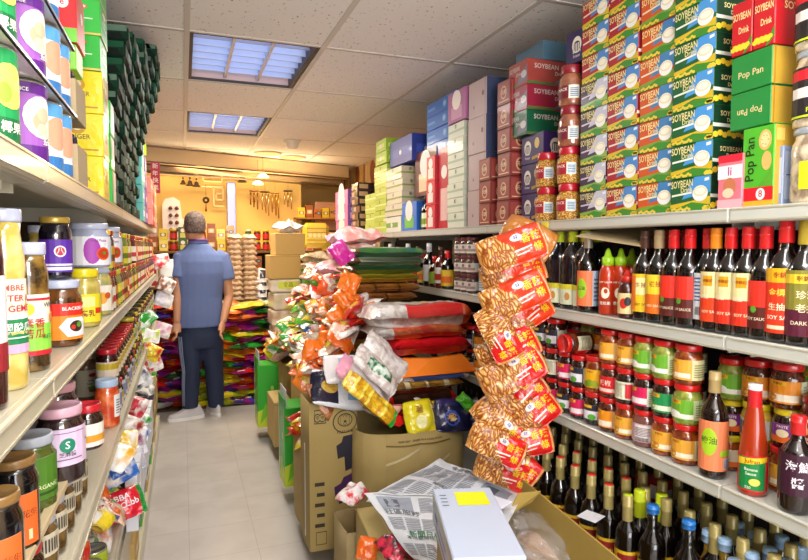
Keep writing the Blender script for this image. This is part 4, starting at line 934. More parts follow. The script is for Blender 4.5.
for i, ch in enumerate('新年快樂'): A.text(ch, .5, .86 - .23 * i, .06, ink('F4E0D0'))
A = Art(bn, lambda u, v, o: (.0 + u * 0, -.06 - o, v), .1, .1)
b2 = MB(); b2.box(-.03, .03, -.002, .002, -.22, 0, ink('B8183C')); A = Art(b2, lambda u, v, o: (-.03 + u, -.002 - o, -.22 + v), .06, .22)
for i, ch in enumerate('新年快樂'): A.text(ch, .5, .86 - .23 * i, .04, ink('F4E0D0'))
tag(b2.build('hanging_banner', None, P(155, 162, y=4.55)), 'narrow crimson banner with white characters hanging past the left boxes', 'banner')

# ---- middle left shelf (eye level): pickle jars, paste jars
ZM = ZL[1] + .001
wl = M('B8C0D8', .3, coat=.5); pick = M('C8B050', .15, coat=1, mottle='E8D890', mscale=18); dkp = M('3A2A12', .15, coat=1, mottle='8A6A28', mscale=25)
v1 = jar_meshes(.027, .262, pick, wl, lab(('r', 0, 0, 1, .5, '18804C'), ('r', 0, .46, 1, .52, 'F0F0E8'), ('r', 0, 0, 1, .12, 'E8A8C8'), ('t', 'EMBRE', .45, .88, .012, 'B84848', .3), ('t', 'LEGTER K', .45, .74, .013, 'B82838', .4), ('t', 'RIE GEMÉ', .45, .60, .013, 'B82838', .4), ('t', '德國酸瓜', .45, .34, .014, 'E8F8E8', .4), ('r', .2, .2, .8, .22, 'C8E8D0')), label=(.30, .80) and (.22, .66), shape='wavy', lid_h=.018, span=PI * 1.6)
v2 = jar_meshes(.030, .215, dkp, wl, lab(('r', 0, .0, 1, .52, '88D048'), ('r', 0, 0, 1, .08, 'C82030'), ('r', 0, .9, 1, .94, 'C82030'), ('e', .36, .76, .010, .010, 'E8D830'), ('t', '素香', .42, .52, .017, 'B82028'), ('t', '苦瓜', .42, .35, .017, 'B82028'), ('t', 'WHITE', .64, .82, .011, '303848'), ('t', 'KET. 300', .62, .3, .009, '206828'), ('e', .66, .62, .010, .008, 'D88840')), label=(.14, .66), lid_h=.02, span=PI * 1.5)
v3 = jar_meshes(.031, .132, glassy('14101C'), M('C8A848', .3, coat=.5, metal=.3), lab(('r', 0, 0, 1, 1, '5828A0'), ('e', .42, .64, .012, .012, 'F0E8E8'), ('e', .42, .64, .009, .009, 'C03048'), ('t', '八', .42, .64, .014, 'F0E8E8'), ('r', .22, .2, .62, .26, 'E8E0F0'), ('r', .25, .06, .6, .16, 'E8E8F0')), label=(.12, .70), lid_h=.012)
bl = jar_meshes(.040, .138, glassy('38200C', '6A4018'), wl, lab(('r', 0, .66, 1, 1, 'D82818'), ('r', 0, .0, 1, .66, 'F08818'), ('p', [(.0, 0), (.22, 0), (.22, .55), (.0, .66)], '98C020'), ('t', 'BLACKBEAN', .52, .85, .010, 'F4F0F0', .42), ('p', [(.34, .36), (.42, .08), (.64, .08), (.72, .36), (.62, .60), (.42, .60)], 'F0F0F0'), ('e', .52, .36, .015, .012, '382018'), ('e', .55, .4, .006, .006, '58902A'), ('e', .48, .34, .005, .005, 'C83820')), label=(.12, .74))
cp_ = jar_meshes(.052, .122, glassy('A8B0C8'), wl, lab(('r', 0, 0, 1, 1, 'E4E4EC'), ('e', .38, .5, .022, .036, 'A038A8'), ('e', .50, .40, .020, .018, 'D85818'), ('e', .50, .40, .016, .013, 'B83810'), ('e', .51, .42, .005, .004, '58902A'), ('t', 'ional Paste', .45, .86, .010, '7A2878', .4), ('r', .62, .1, .8, .9, 'B8D8F0'), ('r', .82, .1, .96, .9, 'A038A8')), label=(.06, .80))
yj = jar_meshes(.038, .150, glassy('A89840', 'C8B860'), M('E0D018', .3, coat=.5), lab(('r', 0, 0, 1, 1, 'E4D828'), ('r', .1, .55, .5, .9, 'F0EC90'), ('r', .5, .3, .62, .5, 'D83020'), ('t', '腐乳', .4, .3, .018, '8A2818'), ('r', .66, 0, .98, 1, 'F4F0D0'), ('e', .3, .7, .008, .006, '6AA028')), label=(.1, .66), lid_h=.02)
yj2 = jar_meshes(.036, .145, glassy('A0A870', 'C8B860'), wl, lab(('r', 0, 0, 1, 1, 'F0E8D8'), ('e', .4, .5, .016, .018, 'E8A838'), ('e', .5, .6, .010, .010, 'C85820'), ('r', .6, .2, .95, .8, 'B0D088')), label=(.1, .7))
GM = 'jars on the eye-level left shelf'
def mput(sp, px, py, desc, rz=None, z=ZM, dx=None, nm='food_jar', x=None):
    q = P(px, py, x=x) if x is not None else P(px, py, z=z)
    put(nm, sp, (q.x, q.y, z), rz if rz is not None else PI - .75, desc, 'jar', GM)
lx = XL - .045
def lput(sp, px, desc, x=lx, z=ZM, nm='food_jar', rz=PI - .75, grp=GM):
    y = P(px, 260, x=x).y; put(nm, sp, (x, y, z), rz, desc, 'jar', grp)
v0 = jar_meshes(.030, .262, M('3A1A18', .15, coat=1), wl, lab(('r', 0, 0, 1, 1, 'E8E0E0'), ('r', 0, 0, 1, .3, '8A2028')), label=(.2, .7), lid_h=.018)
lput(v0, -25, 'tall dark jar with white lid at the very near end of the left shelf')
lput(v1, 3, 'tall wavy jar of yellow pickled cucumber with green and white label')
lput(v2, 27, 'dark pickle jar with white and green label and Chinese characters')
lput(bl, 59, 'black bean jar with orange-red label, on the shelf under the purple one')
lput(v3, 56, 'dark square-shouldered jar with purple label and gold lid', x=lx - .012, z=ZM + .139)
lput(yj, 83, 'yellow-lidded fermented curd jar with yellow label, lower front')
lput(yj, 83, 'yellow-lidded curd jar set back behind the black bean jar', x=lx - .085)
lput(cp_, 90, 'wide paste jar with purple label and pale blue lid, stacked on the yellow one', z=ZM + .151)
lput(cp_, 88, 'wide paste jar with pale blue lid set back behind the purple labelled jar', x=lx - .10, z=ZM + .151)
lput(yj2, 98, 'white-labelled jar with orange food picture beside the yellow-lidded jar')
lput(cp_, 105, 'paste jar with purple label and pale lid, second along the upper tier', z=ZM + .151)
lput(v2, 48, 'dark pickle jar standing behind the white and green labelled one', x=lx - .10)
lput(v1, 40, 'tall yellow pickle jar in the back row of the left shelf', x=lx - .10)
fl = [jar_meshes(.032, .13, glassy(b_), M(l_, .35, coat=.4), lab(('r', 0, 0, 1, 1, c1), ('r', .2, .3, .8, .6, c2)), label=(.1, .7)) for b_, l_, c1, c2 in
      [('5A1810', 'C83828', 'E8C8A0', 'B82818'), ('3A1A10', 'B82028', 'C89030', '702818'), ('8A3818', 'D8B838', 'D85830', 'F0E0A0'), ('602818', 'A82828', 'E8E0D0', 'C03848'), ('7A8A30', 'E0D030', 'D8D040', '6A8020')]]
fnm = ['cream and red', 'ochre', 'orange', 'white and pink', 'yellow-green']
y = 2.02; i = 0
while y < 4.8:
    for tier in range(2):
        v_ = random.randrange(5)
        if tier and R() < .25: continue
        put('food_jar', fl[v_], (lx + .006, y, ZM + tier * .1305), PI - .7, f"{fnm[v_]} labelled jar, eye-level left shelf, {ORD[i + 1]} past paste jars, {['lower', 'upper'][tier]} tier", 'jar', GM)
    y += .072; i += 1
# ---- lower left shelf
ZK = ZL[2] + .001
pinkl = M('D8A8B8', .3, coat=.5); cdk = glassy('2A1A1C')
j_pink = jar_meshes(.042, .145, cdk, pinkl, lab(('r', 0, 0, 1, 1, 'D8C0DC'), ('e', .42, .55, .014, .014, '108060'), ('t', 'S', .42, .55, .02, 'E0F0E8'), ('t', '芝麻醬', .42, .3, .010, '505058'), ('r', .28, .88, .6, .9, '706078'), ('t', 'NET 16', .66, .6, .007, '505058'), ('r', .3, .16, .55, .19, '706078')), label=(.28, .84), lid_h=.018)
j_green = jar_meshes(.037, .13, glassy('4A5A20'), M('B0B8C4', .35, coat=.4), lab(('r', 0, 0, 1, 1, '4A7A20'), ('t', 'ORGANIC', .5, .3, .010, 'D8E8B0', .5), ('r', .3, .12, .7, .18, '284810')), label=(.2, .84), lid_h=.016)
j_black = jar_meshes(.031, .14, glassy('0E0A0C'), M('8A6838', .35, coat=.4), lab(('r', 0, 0, 1, 1, 'D86828'), ('t', '花生', .5, .6, .012, '702010'), ('r', .4, .1, .6, .3, 'F0D0A0')), label=(.1, .7), span=.9, lid_h=.012)
j_kim = jar_meshes(.036, .15, M('C84018', .2, coat=1, mottle='E88048', mscale=22), M('A8C0DC', .35, coat=.3), lab(('r', 0, 0, 1, 1, 'E8E8E8'), *dense('606870', 6, .2, .8)), label=(.25, .8), span=.8, lid_h=.022)
j_sm = jar_meshes(.036, .17, glassy('8A6A48'), M('C8B8A8', .3), lab(('r', 0, 0, 1, 1, 'D8CDB0'), ('e', .45, .8, .014, .007, 'C02028'), ('t', 'Premium', .45, .6, .009, '303030'), ('t', 'Tahini Paste', .45, .48, .009, '303030', .5), ('e', .45, .25, .016, .010, '8A5830'), ('e', .45, .34, .02, .005, '58902A')), label=(.08, .74), lid_h=.02, neck=.7)
j_gl = jar_meshes(.036, .11, glassy('4A3820', '7A6038'), wl, lab(('r', 0, 0, 1, 1, 'C8C0A8'), *[('r', .3 + .03 * k, .2, .315 + .03 * k, .8, '383028') for k in range(10)]), label=(.45, .85))
j_rs = jar_meshes(.032, .10, DK, M('C01828', .3, coat=.6), lab(('r', 0, 0, 1, 1, 'E8E0D8'), ('r', .2, .2, .8, .5, 'D89828')), label=(.1, .7))
GK = 'jars on the lower left shelf'
zt = ZK + .112
b = MB(); b.box(-.085, .085, -.42, .42, 0, .003, kraft('D8C49C'), .0005); b.box(.07, .086, -.42, .42, -.0, .012, kraft('C8B48C'), .001)
tag(b.build('cardboard_sheet', None, (XL - .10, 1.14, zt)), 'cardboard sheet laid between the two tiers of jars on the lower left shelf', 'cardboard')
zt += .0045
def kput(sp, px, py, desc, z, **kw):
    q = P(px, py, z=z); put('food_jar', sp, (q.x, q.y, z), PI - .75, desc, 'jar', GK)
kput(j_black, -2, 600, 'big black jar with gold lid nearest the corner on the lower left shelf', zt)
kput(j_black, 17, 548, 'black jar with gold lid and orange label behind the nearest one', zt)
kput(j_green, 33, 508, 'green-labelled jar with grey-white lid on the cardboard sheet', zt)
kput(j_green, 2, 498, 'green-labelled jar with grey-white lid set farther back on the cardboard', zt)
kput(j_pink, 62, 478, 'wide jar with lilac label, green emblem and pink lid', zt)
kput(j_pink, 38, 462, 'wide pink-lidded jar set behind the lilac labelled one, inner row', zt)
kput(j_pink, 58, 446, 'wide pink-lidded jar directly behind the lilac labelled one', zt)
kput(j_rs, 88, 447, 'small red-lidded jar beside the lilac labelled jar', zt)
for i, y in enumerate([.80, .885, .97, 1.055, 1.14, 1.225, 1.31, 1.395, 1.48]):
    put('food_jar', j_gl if i % 2 == 0 else (j_rs if i == 3 else j_gl), (XL - .05, y, ZK), PI - .7, f"brown jar under the cardboard sheet, {ORD[i + 1]} from the near end of the front row", 'jar', GK)
for i, y in enumerate([.84, .94, 1.04, 1.14, 1.24, 1.34, 1.44, 1.52]):
    put('food_jar', j_gl, (XL - .14, y, ZK), PI - .7, f"brown jar under the cardboard sheet, {ORD[i + 1]} from the near end of the back row", 'jar', GK)
y1_ = P(109, 400, x=lx).y
y1_ = P(108, 430, x=XL - .035).y
put('food_jar', j_kim, (XL - .035, y1_, ZK), PI - .5, 'jar of orange-red kimchi with pale blue lid on the lower left shelf', 'jar', GK)
q = P(87, 398, z=ZK); put('food_jar', j_sm, q, PI - .6, 'tan tahini jar with cream label standing behind the kimchi jar', 'jar', GK)
fj = [jar_meshes(.033, .13, glassy('1E1010'), M('3A2A1A', .4), lab(('r', 0, 0, 1, 1, 'C8C8D0'), ('r', .3, .2, .7, .8, '8088A8')), label=(.1, .7)), jar_meshes(.033, .10, glassy('2A0A0A'), M('C01828', .3, coat=.5), lab(('r', 0, 0, 1, 1, 'D8C8B0'), ('r', .1, .5, .9, .9, 'B8A020')), label=(.1, .7)), jar_meshes(.033, .12, glassy('4A2008'), M('D0C030', .3, coat=.5), lab(('r', 0, 0, 1, 1, 'C8C828'), ('r', .1, .3, .9, .6, '587818')), label=(.1, .7))]
y = y1_ + .10; i = 0
while y < 4.8:
    for tier in range(2):
        v_ = (i + tier) % 3 if i > 8 else (1 if tier or i % 3 == 2 else 0)
        put('food_jar', fj[v_], (lx + .002, y, ZK + tier * .131), PI - .7, f"{['grey labelled', 'red-lidded', 'yellow labelled'][v_]} dark jar, lower left shelf, {ORD[i + 1]} past kimchi jar, {['lower', 'upper'][tier]} tier", 'jar', GK)
    y += .074; i += 1
# ================================================================= soft goods
def lay(kind, me, c, rot, label, group=None, cat='packet'):
    o = inst(kind, me, None, c, rot); tag(o, label, cat, group); return o
COLN = {'E86818': 'orange', 'F08020': 'orange', 'D82020': 'red', 'E8D020': 'yellow', 'F0EEE8': 'white', '28A030': 'green', '60B828': 'lime green', 'E8B070': 'peach', 'F0C8B0': 'pale pink', '2868C0': 'blue', '902088': 'purple', 'C02888': 'magenta', '4838B0': 'violet', 'B8D020': 'yellow-green', '184828': 'dark green', 'C87830': 'brown', 'D0B060': 'gold'}

# ---- wall of colourful bags at the end of the aisle
def wallbag(c1, c2, seed):
    a, b_ = film(c1), film(c2)
    return bag_mesh(.34, .24, .062, lambda u, v: b_ if (.38 < u + .25 * math.sin(v * 3) < .62) else a, seed, 14, 8, wr=.14, crimp=.10,
                    art=lambda A: (A.ell(.5, .3, .03, .016, ink('F4ECD8'), 1), A.rect(.15, .1, .35, .2, ink('F4ECD8'), 1)))
wb = {}
for i, (a, b_) in enumerate([('E86818', 'F08020'), ('902088', 'C02888'), ('D82020', 'E86818'), ('28A030', '184828'), ('E8D020', 'B8D020'), ('4838B0', '902088'), ('C02888', 'D82020'), ('B8D020', 'E8D020'), ('F0EEE8', 'D82020')]):
    wb[a, i] = wallbag(a, b_, i + 3)
wbl = list(wb.items())
zones = [[8, 2, 7, 4, 5, 3], [3, 1, 4, 7, 7, 0], [4, 7, 7, 5, 6, 2], [6, 5, 4, 4, 0, 6], [2, 5, 0, 4, 6, 1], [1, 3, 3, 0, 6, 1], [2, 6, 0, 3, 5, 2], [0, 2, 0, 0, 6, 1], [1, 0, 0, 4, 0, 5], [1, 5, 0, 0, 3, 6], [2, 1, 0, 0, 1, 1], [2, 2, 0, 3, 4, 0], [1, 0, 0, 0, 1, 3], [0, 2, 0, 1, 1, 3], [6, 2, 0, 0, 0, 1], [5, 1, 0, 0, 1, 3], [2, 0, 6, 0, 4, 3]]
zr = 0
for r_, rowz in enumerate(zones):
    for c_ in range(6):
        x = -.27 + c_ * .20 + U(-.02, .02)
        kk, me = wbl[rowz[c_]]
        zz_ = .005 + r_ * .053 + U(-.003, .003)
        yy_ = 5.50 + .006 * r_ + U(-.05, .03)
        tilt = U(-.16, .16) + (.22 if 5 < r_ < 12 and c_ in (2, 3) else 0) * (1 if c_ == 2 else -1) * -1
        lay('wall_snack_packet', me, (x, yy_, zz_), (U(-.05, .12), tilt * .9, U(-.3, .3)), f"shiny {COLN[kk[0]]} packet in the wall of bags, {ORD[r_ + 1]} layer, {ORD[c_ + 1]} from left", 'colourful packets piled across the aisle end')  # plain snack packets, contents not identified
for c_ in range(6):
    c1 = [('B8D020'), ('E8D020'), ('184828'), ('28A030'), ('F0EEE8'), ('E8D020')][c_]
tag(MB().box(-.36, .88, 5.36, 5.84, 0, .004, kraft('6A5A40')).build('floor_mat', None), 'dark mat on the floor under the wall of colourful bags', 'mat')

# ---- back of the shop: shelves against an angled back run
BW = M('7A5428', .6); BWl = M('A87838', .6)
t = thing('back_shelving', 'brown wooden shelving across the back of the shop, loaded with small goods', 'shelving unit', (.8, 6.45, 0))
for z_, nm in ((.62, 'shelf_board'), (1.02, 'shelf_board'), (1.38, 'shelf_board')):
    MB().box(-1.5, 1.15, -.16, .22, z_ - .025, z_, BW, .003).build(nm, t)
for x_ in (-1.5, -.62, .26, 1.12): MB().box(x_ - .015, x_ + .015, -.15, .22, 0, 1.38, BW, .003).build('upright', t)
MB().box(-1.5, 1.15, .22, .24, 0, 1.40, M('4A2C18', .7)).build('back_panel', t)
t = thing('chime_backboard', 'tall yellow hanging board that carries chimes and ornaments at the back', 'board', (.5, 6.72, 1.38))
MB().box(-1.2, .78, 0, .02, 0, .80, M('E0BC6C', .7), .003).build('board', t)
MB().box(-1.2, .78, -.02, 0, .79, .81, M('B89858', .5), .003).build('top_rail', t)
MB().box(.55, .76, -.006, 0, .0, .22, M('E8D8C8', .6), .003).build('pale_sheet', t)
# post
q = P(231, 190, y=6.62)
t = thing('metal_post', 'shiny silver metal post rising in front of the yellow panel', 'post', (q.x, 6.60, 1.38))
MB().box(-.045, .045, -.02, .02, 0, .74, M('8A8AA0', .3, metal=1), .004).build('tube', t); MB().box(-.06, .06, -.03, .03, 0, .03, M('484850', .4, metal=.6), .003).build('foot', t)
# goods on the back shelf (small boxes, jars), every one a thing
gcols = [('E8B878', 'C05828'), ('D8A058', '802818'), ('F0D0A0', 'D84838'), ('E8D038', 'A88010'), ('C83838', 'F0E0C0'), ('3A6838', 'D8D060'), ('E8A0A0', 'C02848'), ('C87838', '602010'), ('E8E0D0', 'C03030'), ('A05828', 'E8C890')]
gnm = ['tan', 'ochre', 'cream', 'yellow', 'red', 'dark green', 'rose', 'brown', 'white', 'russet']
gm = [art_box(.09, .082, h_, card(a), deco(b_, i % 3), faces={'top': card(a)}) for i, ((a, b_), h_) in enumerate(zip(gcols, [.10, .13, .09, .11, .15, .12, .08, .10, .12, .14]))]
gh = [.10, .13, .09, .11, .15, .12, .08, .10, .12, .14]
gjr = [jar_meshes(.035, .11, glassy(a), M(l, .4), lab(('r', 0, 0, 1, 1, b_)), label=(.15, .7)) for a, l, b_ in [('A85818', 'C8A040', 'E8D0A0'), ('682010', 'D8C020', 'C82820'), ('305818', 'D8D8C8', 'E0D8A0')]]
ROWN = {.62: 'lowest', 1.02: 'middle', 1.38: 'upper'}
for z_ in (.62, 1.02, 1.38):
    x = -.55; i = 0
    while x < 1.88:
        yb = 6.36
        k_ = random.randrange(10)
        if z_ < 1 and x < .6: x += .09; continue
        i += 1
        nlay = random.choice([1, 2, 2, 3]) if z_ != 1.38 else random.choice([1, 1, 2, 2])
        if random.random() < .28:
            m_ = random.randrange(3)
            for q_ in range(min(nlay, 2)):
                put('small_jar', gjr[m_], (x, yb, z_ + .001 + q_ * .1105), -.2 + PI / 2, f"small {['amber', 'dark red', 'green'][m_]} jar, {ROWN[z_]} back shelf, {ORD[i]} from left, tier {['one', 'two'][q_]}", 'jar', 'small goods on the back shelves')
        else:
            zz_ = z_ + .001
            for q_ in range(nlay):
                if zz_ + gh[k_] > z_ + .34: break
                tag(inst('small_box', gm[k_], None, (x, yb, zz_), PI / 2 + U(-.08, .08)), f"small {gnm[k_]} box on the {ROWN[z_]} back shelf, {ORD[i]} from the left, tier {['one', 'two', 'three'][q_]}", 'box', 'small goods on the back shelves')
                zz_ += gh[k_] + .001
        x += .092
# chimes and hangings on the panel
dkm = M('3A2818', .4, metal=.4); brs = M('C89848', .25, metal=.8); wd_ = M('8A5828', .6)
def chime(px, py, ln, n, label, disc='3A2818', tubec='C8A878'):
    q = P(px, py, y=6.60); t = thing('wind_chime', label, 'wind chime', q, 0, 'wind chimes on the back panel')
    MB().tube([(0, .125, .16), (0, 0, .16), (0, 0, 0)], .0015, dkm, 5).build('cord', t)
    MB().lathe([(.001, .008), (.05, .006), (.055, 0), (.05, -.006), (.001, -.006)], M(disc, .5), 14).build('top_disc', t)
    for k in range(n):
        a = 2 * PI * k / n; x_, y_ = .038 * math.cos(a), .038 * math.sin(a) * .5
        l_ = ln * (1 - .12 * k)
        MB().tube([(x_, y_, -.02), (x_, y_, -l_)], .007, M(tubec, .25, metal=.7), 8).tube([(x_, y_, 0), (x_, y_, -.02)], .001, dkm, 4).build('tube', t)
    MB().tube([(0, 0, 0), (0, 0, -ln * .8)], .001, dkm, 4).lathe([(.001, 0), (.018, .001), (.018, .006), (.001, .007)], wd_, 10, (0, 0, -ln * .6)).build('clapper', t)
chime(254, 191, .20, 4, 'slender wooden wind chime just right of the silver post', '8A5828', '8A5828')
chime(265, 192, .26, 5, 'wind chime with dark disc, first of the three dark-topped ones')
chime(275, 193, .28, 5, 'wind chime with gold tubes, middle of the three dark-topped ones', 'A88038', 'C89040')
chime(288, 191, .20, 4, 'wind chime with dark disc nearest the right edge of the panel')
def bell(px, py, label, s=1.0):
    q = P(px, py, y=6.62); t = thing('hanging_bell', label, 'ornament', q, 0, 'bells hanging on the back panel')
    MB().tube([(0, .105, .20 * s), (0, 0, .20 * s), (0, 0, .0)], .0016, dkm, 5).lathe([(.008, .06 * s), (.011, .05 * s), (.008, .04 * s)], dkm, 8).build('cord', t)
    MB().lathe([(.004, .03 * s), (.018 * s, .02 * s), (.026 * s, -.01 * s), (.045 * s, -.028 * s), (.04 * s, -.03 * s), (.001, -.02 * s)], dkm, 12).build('bell', t)
bell(190, 183, 'dark hanging bell, first left of the lattice ornament'); bell(196.5, 184, 'dark hanging bell beside the lattice ornament'); bell(183, 182, 'dark flat hanging bell farthest left on the panel', .8); bell(242, 179, 'dark hanging bell in front of the small lattice ornament', 1.2)
q = P(206, 200, y=6.62); t = thing('hanging_medallion', 'round dark medallion with tassel hanging under the lattice ornament', 'ornament', q)
MB().tube([(0, .105, .16), (0, 0, .16), (0, 0, .03)], .0016, dkm, 5).build('cord', t); MB().lathe([(.012, -.004), (.036, -.004), (.036, .004), (.012, .004), (.012, -.004)], dkm, 16, T=Matrix.Rotation(PI / 2, 4, 'X'), cap=False).build('medallion', t); MB().tube([(0, 0, -.03), (0, 0, -.12)], [.004, .012], wd_, 8).build('tassel', t)
def fret(px, py, w_, h_, label):
    q = P(px, py, y=6.66); mb = MB(); m = M('E8CC90', .5); t_ = .016
    def s_(x0, z0, x1, z1): mb.box(min(x0, x1) * w_, max(x0, x1) * w_ + t_, -.008, .008, min(z0, z1) * h_, max(z0, z1) * h_ + t_, m, .002)
    for a in [(0, 0, 1, 0), (0, 0, 0, 1), (0, 1, 1, 1), (1, .35, 1, 1), (.25, .35, 1, .35), (.25, .35, .25, .68), (.25, .68, .75, .68)]: s_(*a)
    tag(mb.build('lattice_ornament', None, q), label, 'ornament', 'cream lattice ornaments')
fret(196, 187, .26, .16, 'large cream key-pattern lattice ornament on the back panel'); fret(213, 207, .10, .20, 'small upright cream lattice ornament beneath the large one'); fret(240, 181, .20, .09, 'cream lattice ornament to the right of the silver post')
t = thing('earring_card', 'white display card with rows of brown pendants at the left of the panel', 'display card', P(174, 222, y=6.60) + Vector((0, 0, -.2)))
mb = MB(); vs = [(-.11, 0), (.30, 0), (.30, .27), (.24, .31), (.16, .28), (.12, .22), (.08, .24), (.06, .42), (0, .46), (-.08, .44), (-.11, .38)]
n = len(vs); mb.add([(a, -.004, c) for a, c in vs] + [(a, .004, c) for a, c in vs], [list(range(n)), list(range(n, 2 * n))[::-1]] + [[i, (i + 1) % n, n + (i + 1) % n, n + i] for i in range(n)], paper('F0E4E8')); mb.build('card', t)
for r_ in range(4):
    for c_ in range(2):
        MB().lathe([(.001, -.02), (.018, -.014), (.022, 0), (.012, .014), (.001, .02)], M('5A2818', .4), 10, (-.03 + .06 * c_, -.02, .12 + .075 * r_)).build('pendant', t)
for i, (px, py) in enumerate([(258, 184), (263, 177)]):
    q = P(px, py, y=6.3); t = thing('pendant_lamp', ['small glowing lamp hanging before the back panel, lower of two', 'small glowing lamp hanging before the back panel, upper of two'][i], 'lamp', q, 0, 'glowing lamps at the back')
    MB().tube([(0, 0, .25), (0, 0, .03)], .002, dkm, 5).build('cord', t); MB().lathe([(.01, .035), (.03, .028), (.06, .0), (.055, -.004), (.001, -.006)], M('FFE8B0', .4, emit=2.2), 16).build('lamp_shade', t)

# tan box on top of right wall cabinet and shelves in the alcove
t = thing('wall_shelf', 'small wooden shelf in the yellow corner at the back right', 'shelf', P(312, 218, y=6.75))
MB().box(-.22, .42, -.12, .12, -.02, 0, BWl, .003).build('board', t); MB().box(-.22, .42, -.12, .12, -.30, -.28, BWl, .003).build('board', t)
MB().box(-.22, -.20, -.12, .12, -.34, 0, BWl, .003).build('side', t); MB().box(.40, .42, -.12, .12, -.34, 0, BWl, .003).build('side', t)
bx_ = P(312, 218, y=6.75)
for i in range(5):
    tag(inst('amber_jar_box', gm[[3, 9, 7, 3, 1][i]], None, (bx_.x - .14 + .094 * i, 6.70, bx_.z + .001), PI / 2), f"gold-brown box on the corner wall shelf, {ORD[i + 1]} from the left", 'box', 'boxes on the corner wall shelf')
for i in range(3):
    tag(inst('dark_carton', art_box(.10, .11, .035, card('3A2418'), deco('E8C898')), None, (bx_.x + .05 + .0 * i, 6.58, bx_.z - .28 + .001 + i * .036), PI / 2), f"flat dark packet on the lower corner shelf, {ORD[i + 1]} from its bottom", 'packet', 'flat dark packets on the corner shelf')
q = P(322, 197, y=6.9)
tag(inst('storage_carton', art_box(.26, .20, .33, card('E0A888'), lambda F_: (F_['front'].rect(0, .48, 1, .5, card('B88058')), F_['near'].rect(0, .48, 1, .5, card('C89878')))), None, (q.x + .03, 6.92, 1.62), 0), 'plain salmon carton standing high in the back right corner', 'carton')
tag(MB().box(-.3, .3, -.2, .2, 0, 1.619, M('7A5428', .6), .005).box(-.28, .28, -.202, -.198, .1, 1.5, M('8A6434', .6), .002).build('corner_cabinet', None, (q.x + .03, 7.0, 0)), 'brown wooden cabinet in the back right corner', 'cabinet')

# stack of round wrapped packets (woven look) by the back shelf
rp = bag_mesh(.15, .13, .055, patch(filmp('D8B088', 'F0D8B8', 40), (.4, .6, .3, .7, film('D0685A'))), 5, 12, 10, wr=.10)
q = P(244, 296, y=5.82); zb = .88
tag(MB().box(-.20, .30, -.17, .17, 0, zb - .02, kraft('8A6434'), .004).box(-.21, .31, -.18, .18, zb - .02, zb, BW, .003).build('low_counter', None, (q.x, 6.03, 0)), 'low brown counter behind the bag wall under the round packets', 'counter')
for i in range(13):
    for c_ in range(2):
        lay('noodle_packet', rp, (q.x - .065 + c_ * .135, 5.96 + U(-.006, .006), zb + .001 + i * .0505), (0, 0, U(-.12, .12)), f"pale pink-tan round noodle packet, tall tower, {ORD[i + 1]} from bottom, {['left', 'right'][c_]} column", 'pale noodle packets in the tall tower')
# panda-like black and white packets beside: plain generic bags
pb_ = bag_mesh(.13, .16, .05, patch(film('F0EEF0'), (.5, .9, .2, .8, film('302840')), (.1, .3, .3, .7, film('E8A050'))), 9, 12, 10)
q2 = P(263, 280, y=5.75)
for i in range(4): lay('candy_packet', pb_, (q2.x, 5.98, zb + .02 + i * .075), (math.radians(60), 0, U(-.2, .2)), f"black, white and orange packet leaning beside the tower, {ORD[i + 1]} from the bottom", 'black and white packets beside the tower')

# cartons and tubs column
def bigcarton(d, wd, h, col='B89A5C', tape=True, art=None):
    mb = MB(); mb.box(-d / 2, d / 2, -wd / 2, wd / 2, 0, h, kraft(col), .004)
    F_ = box_art(mb, d, wd, h)
    if tape:
        tp = M('C8B080', .3, coat=.4)
        F_['top'].rect(0, .45, 1, .55, tp, 1); F_['front'].rect(0, .86, .0, 1, tp, 1)
        F_['near'].rect(.47, 0, .475, 1, ink('7A6434'), .6) if False else None
        F_['near'].rect(0, .93, 1, .94, ink('8A7040'), .6); F_['top'].rect(0, .497, 1, .503, ink('7A6434'), 1.2)
    if art: art(F_)
    return mb.mesh('carton')
x0 = P(286, 260, y=4.75).x
zc0 = P(286, 340, y=4.75).z
def tub(wd, d, h):
    mb = MB(); c_ = M('E4D8C0', .25, coat=.6, mottle='C8B898', mscale=12)
    mb.rings([(0, 0, 0, wd * .46, d * .46), (0, 0, .01, wd * .5, d * .5), (0, 0, h * .9, wd * .55, d * .55), (0, 0, h * .92, wd * .58, d * .58), (0, 0, h, wd * .58, d * .58)], c_, 4 * 5)
    return mb
colx = x0
zbase = zc0
tag(inst('cardboard_carton', bigcarton(.28, .27, zc0 - .11, 'B8A070'), None, (colx, 4.87, .097), 0), 'tall brown carton on the floor under the clear packs', 'carton')
tubm = []
zz_ = zc0
for i in range(4):
    hh = [.12, .13, .14, .11][i]
    me = art_box(.24, .26, hh - .006, M('E8DCC8', .3, coat=.6, mottle='C8A888' if i < 2 else 'D8CCA8', mscale=10), (lambda F_: (F_['near'].rect(.25, .3, .9, .85, card('D8E040')), F_['near'].text('食品', .58, .58, .04, card('6A7010'), 1.6))) if i == 3 else (lambda F_: F_['near'].rect(.3, .3, .85, .75, card('E8D8B8'))), c=.012)
    tag(inst('clear_pack', me, None, (colx + U(-.01, .01), 4.85, zz_), U(-.05, .05)), f"clear wrapped pale pack under the tan cartons, {['bottom', 'second from the bottom', 'third from the bottom', 'topmost with a yellow label'][i]}", 'pack', 'clear packs under the tan cartons')
    zz_ += hh
for i, (s_, h_, dx_) in enumerate([(.245, .19, -.01), (.24, .175, .03)]):
    tag(inst('cardboard_carton', bigcarton(s_, s_, h_, 'D0A860'), None, (colx + dx_, 4.85, zz_), .03), ['plain tan carton on the clear packs, lower of two', 'plain tan carton on top of the column, upper of two'][i], 'carton', 'tan cartons in the column'); zz_ += h_ + .001
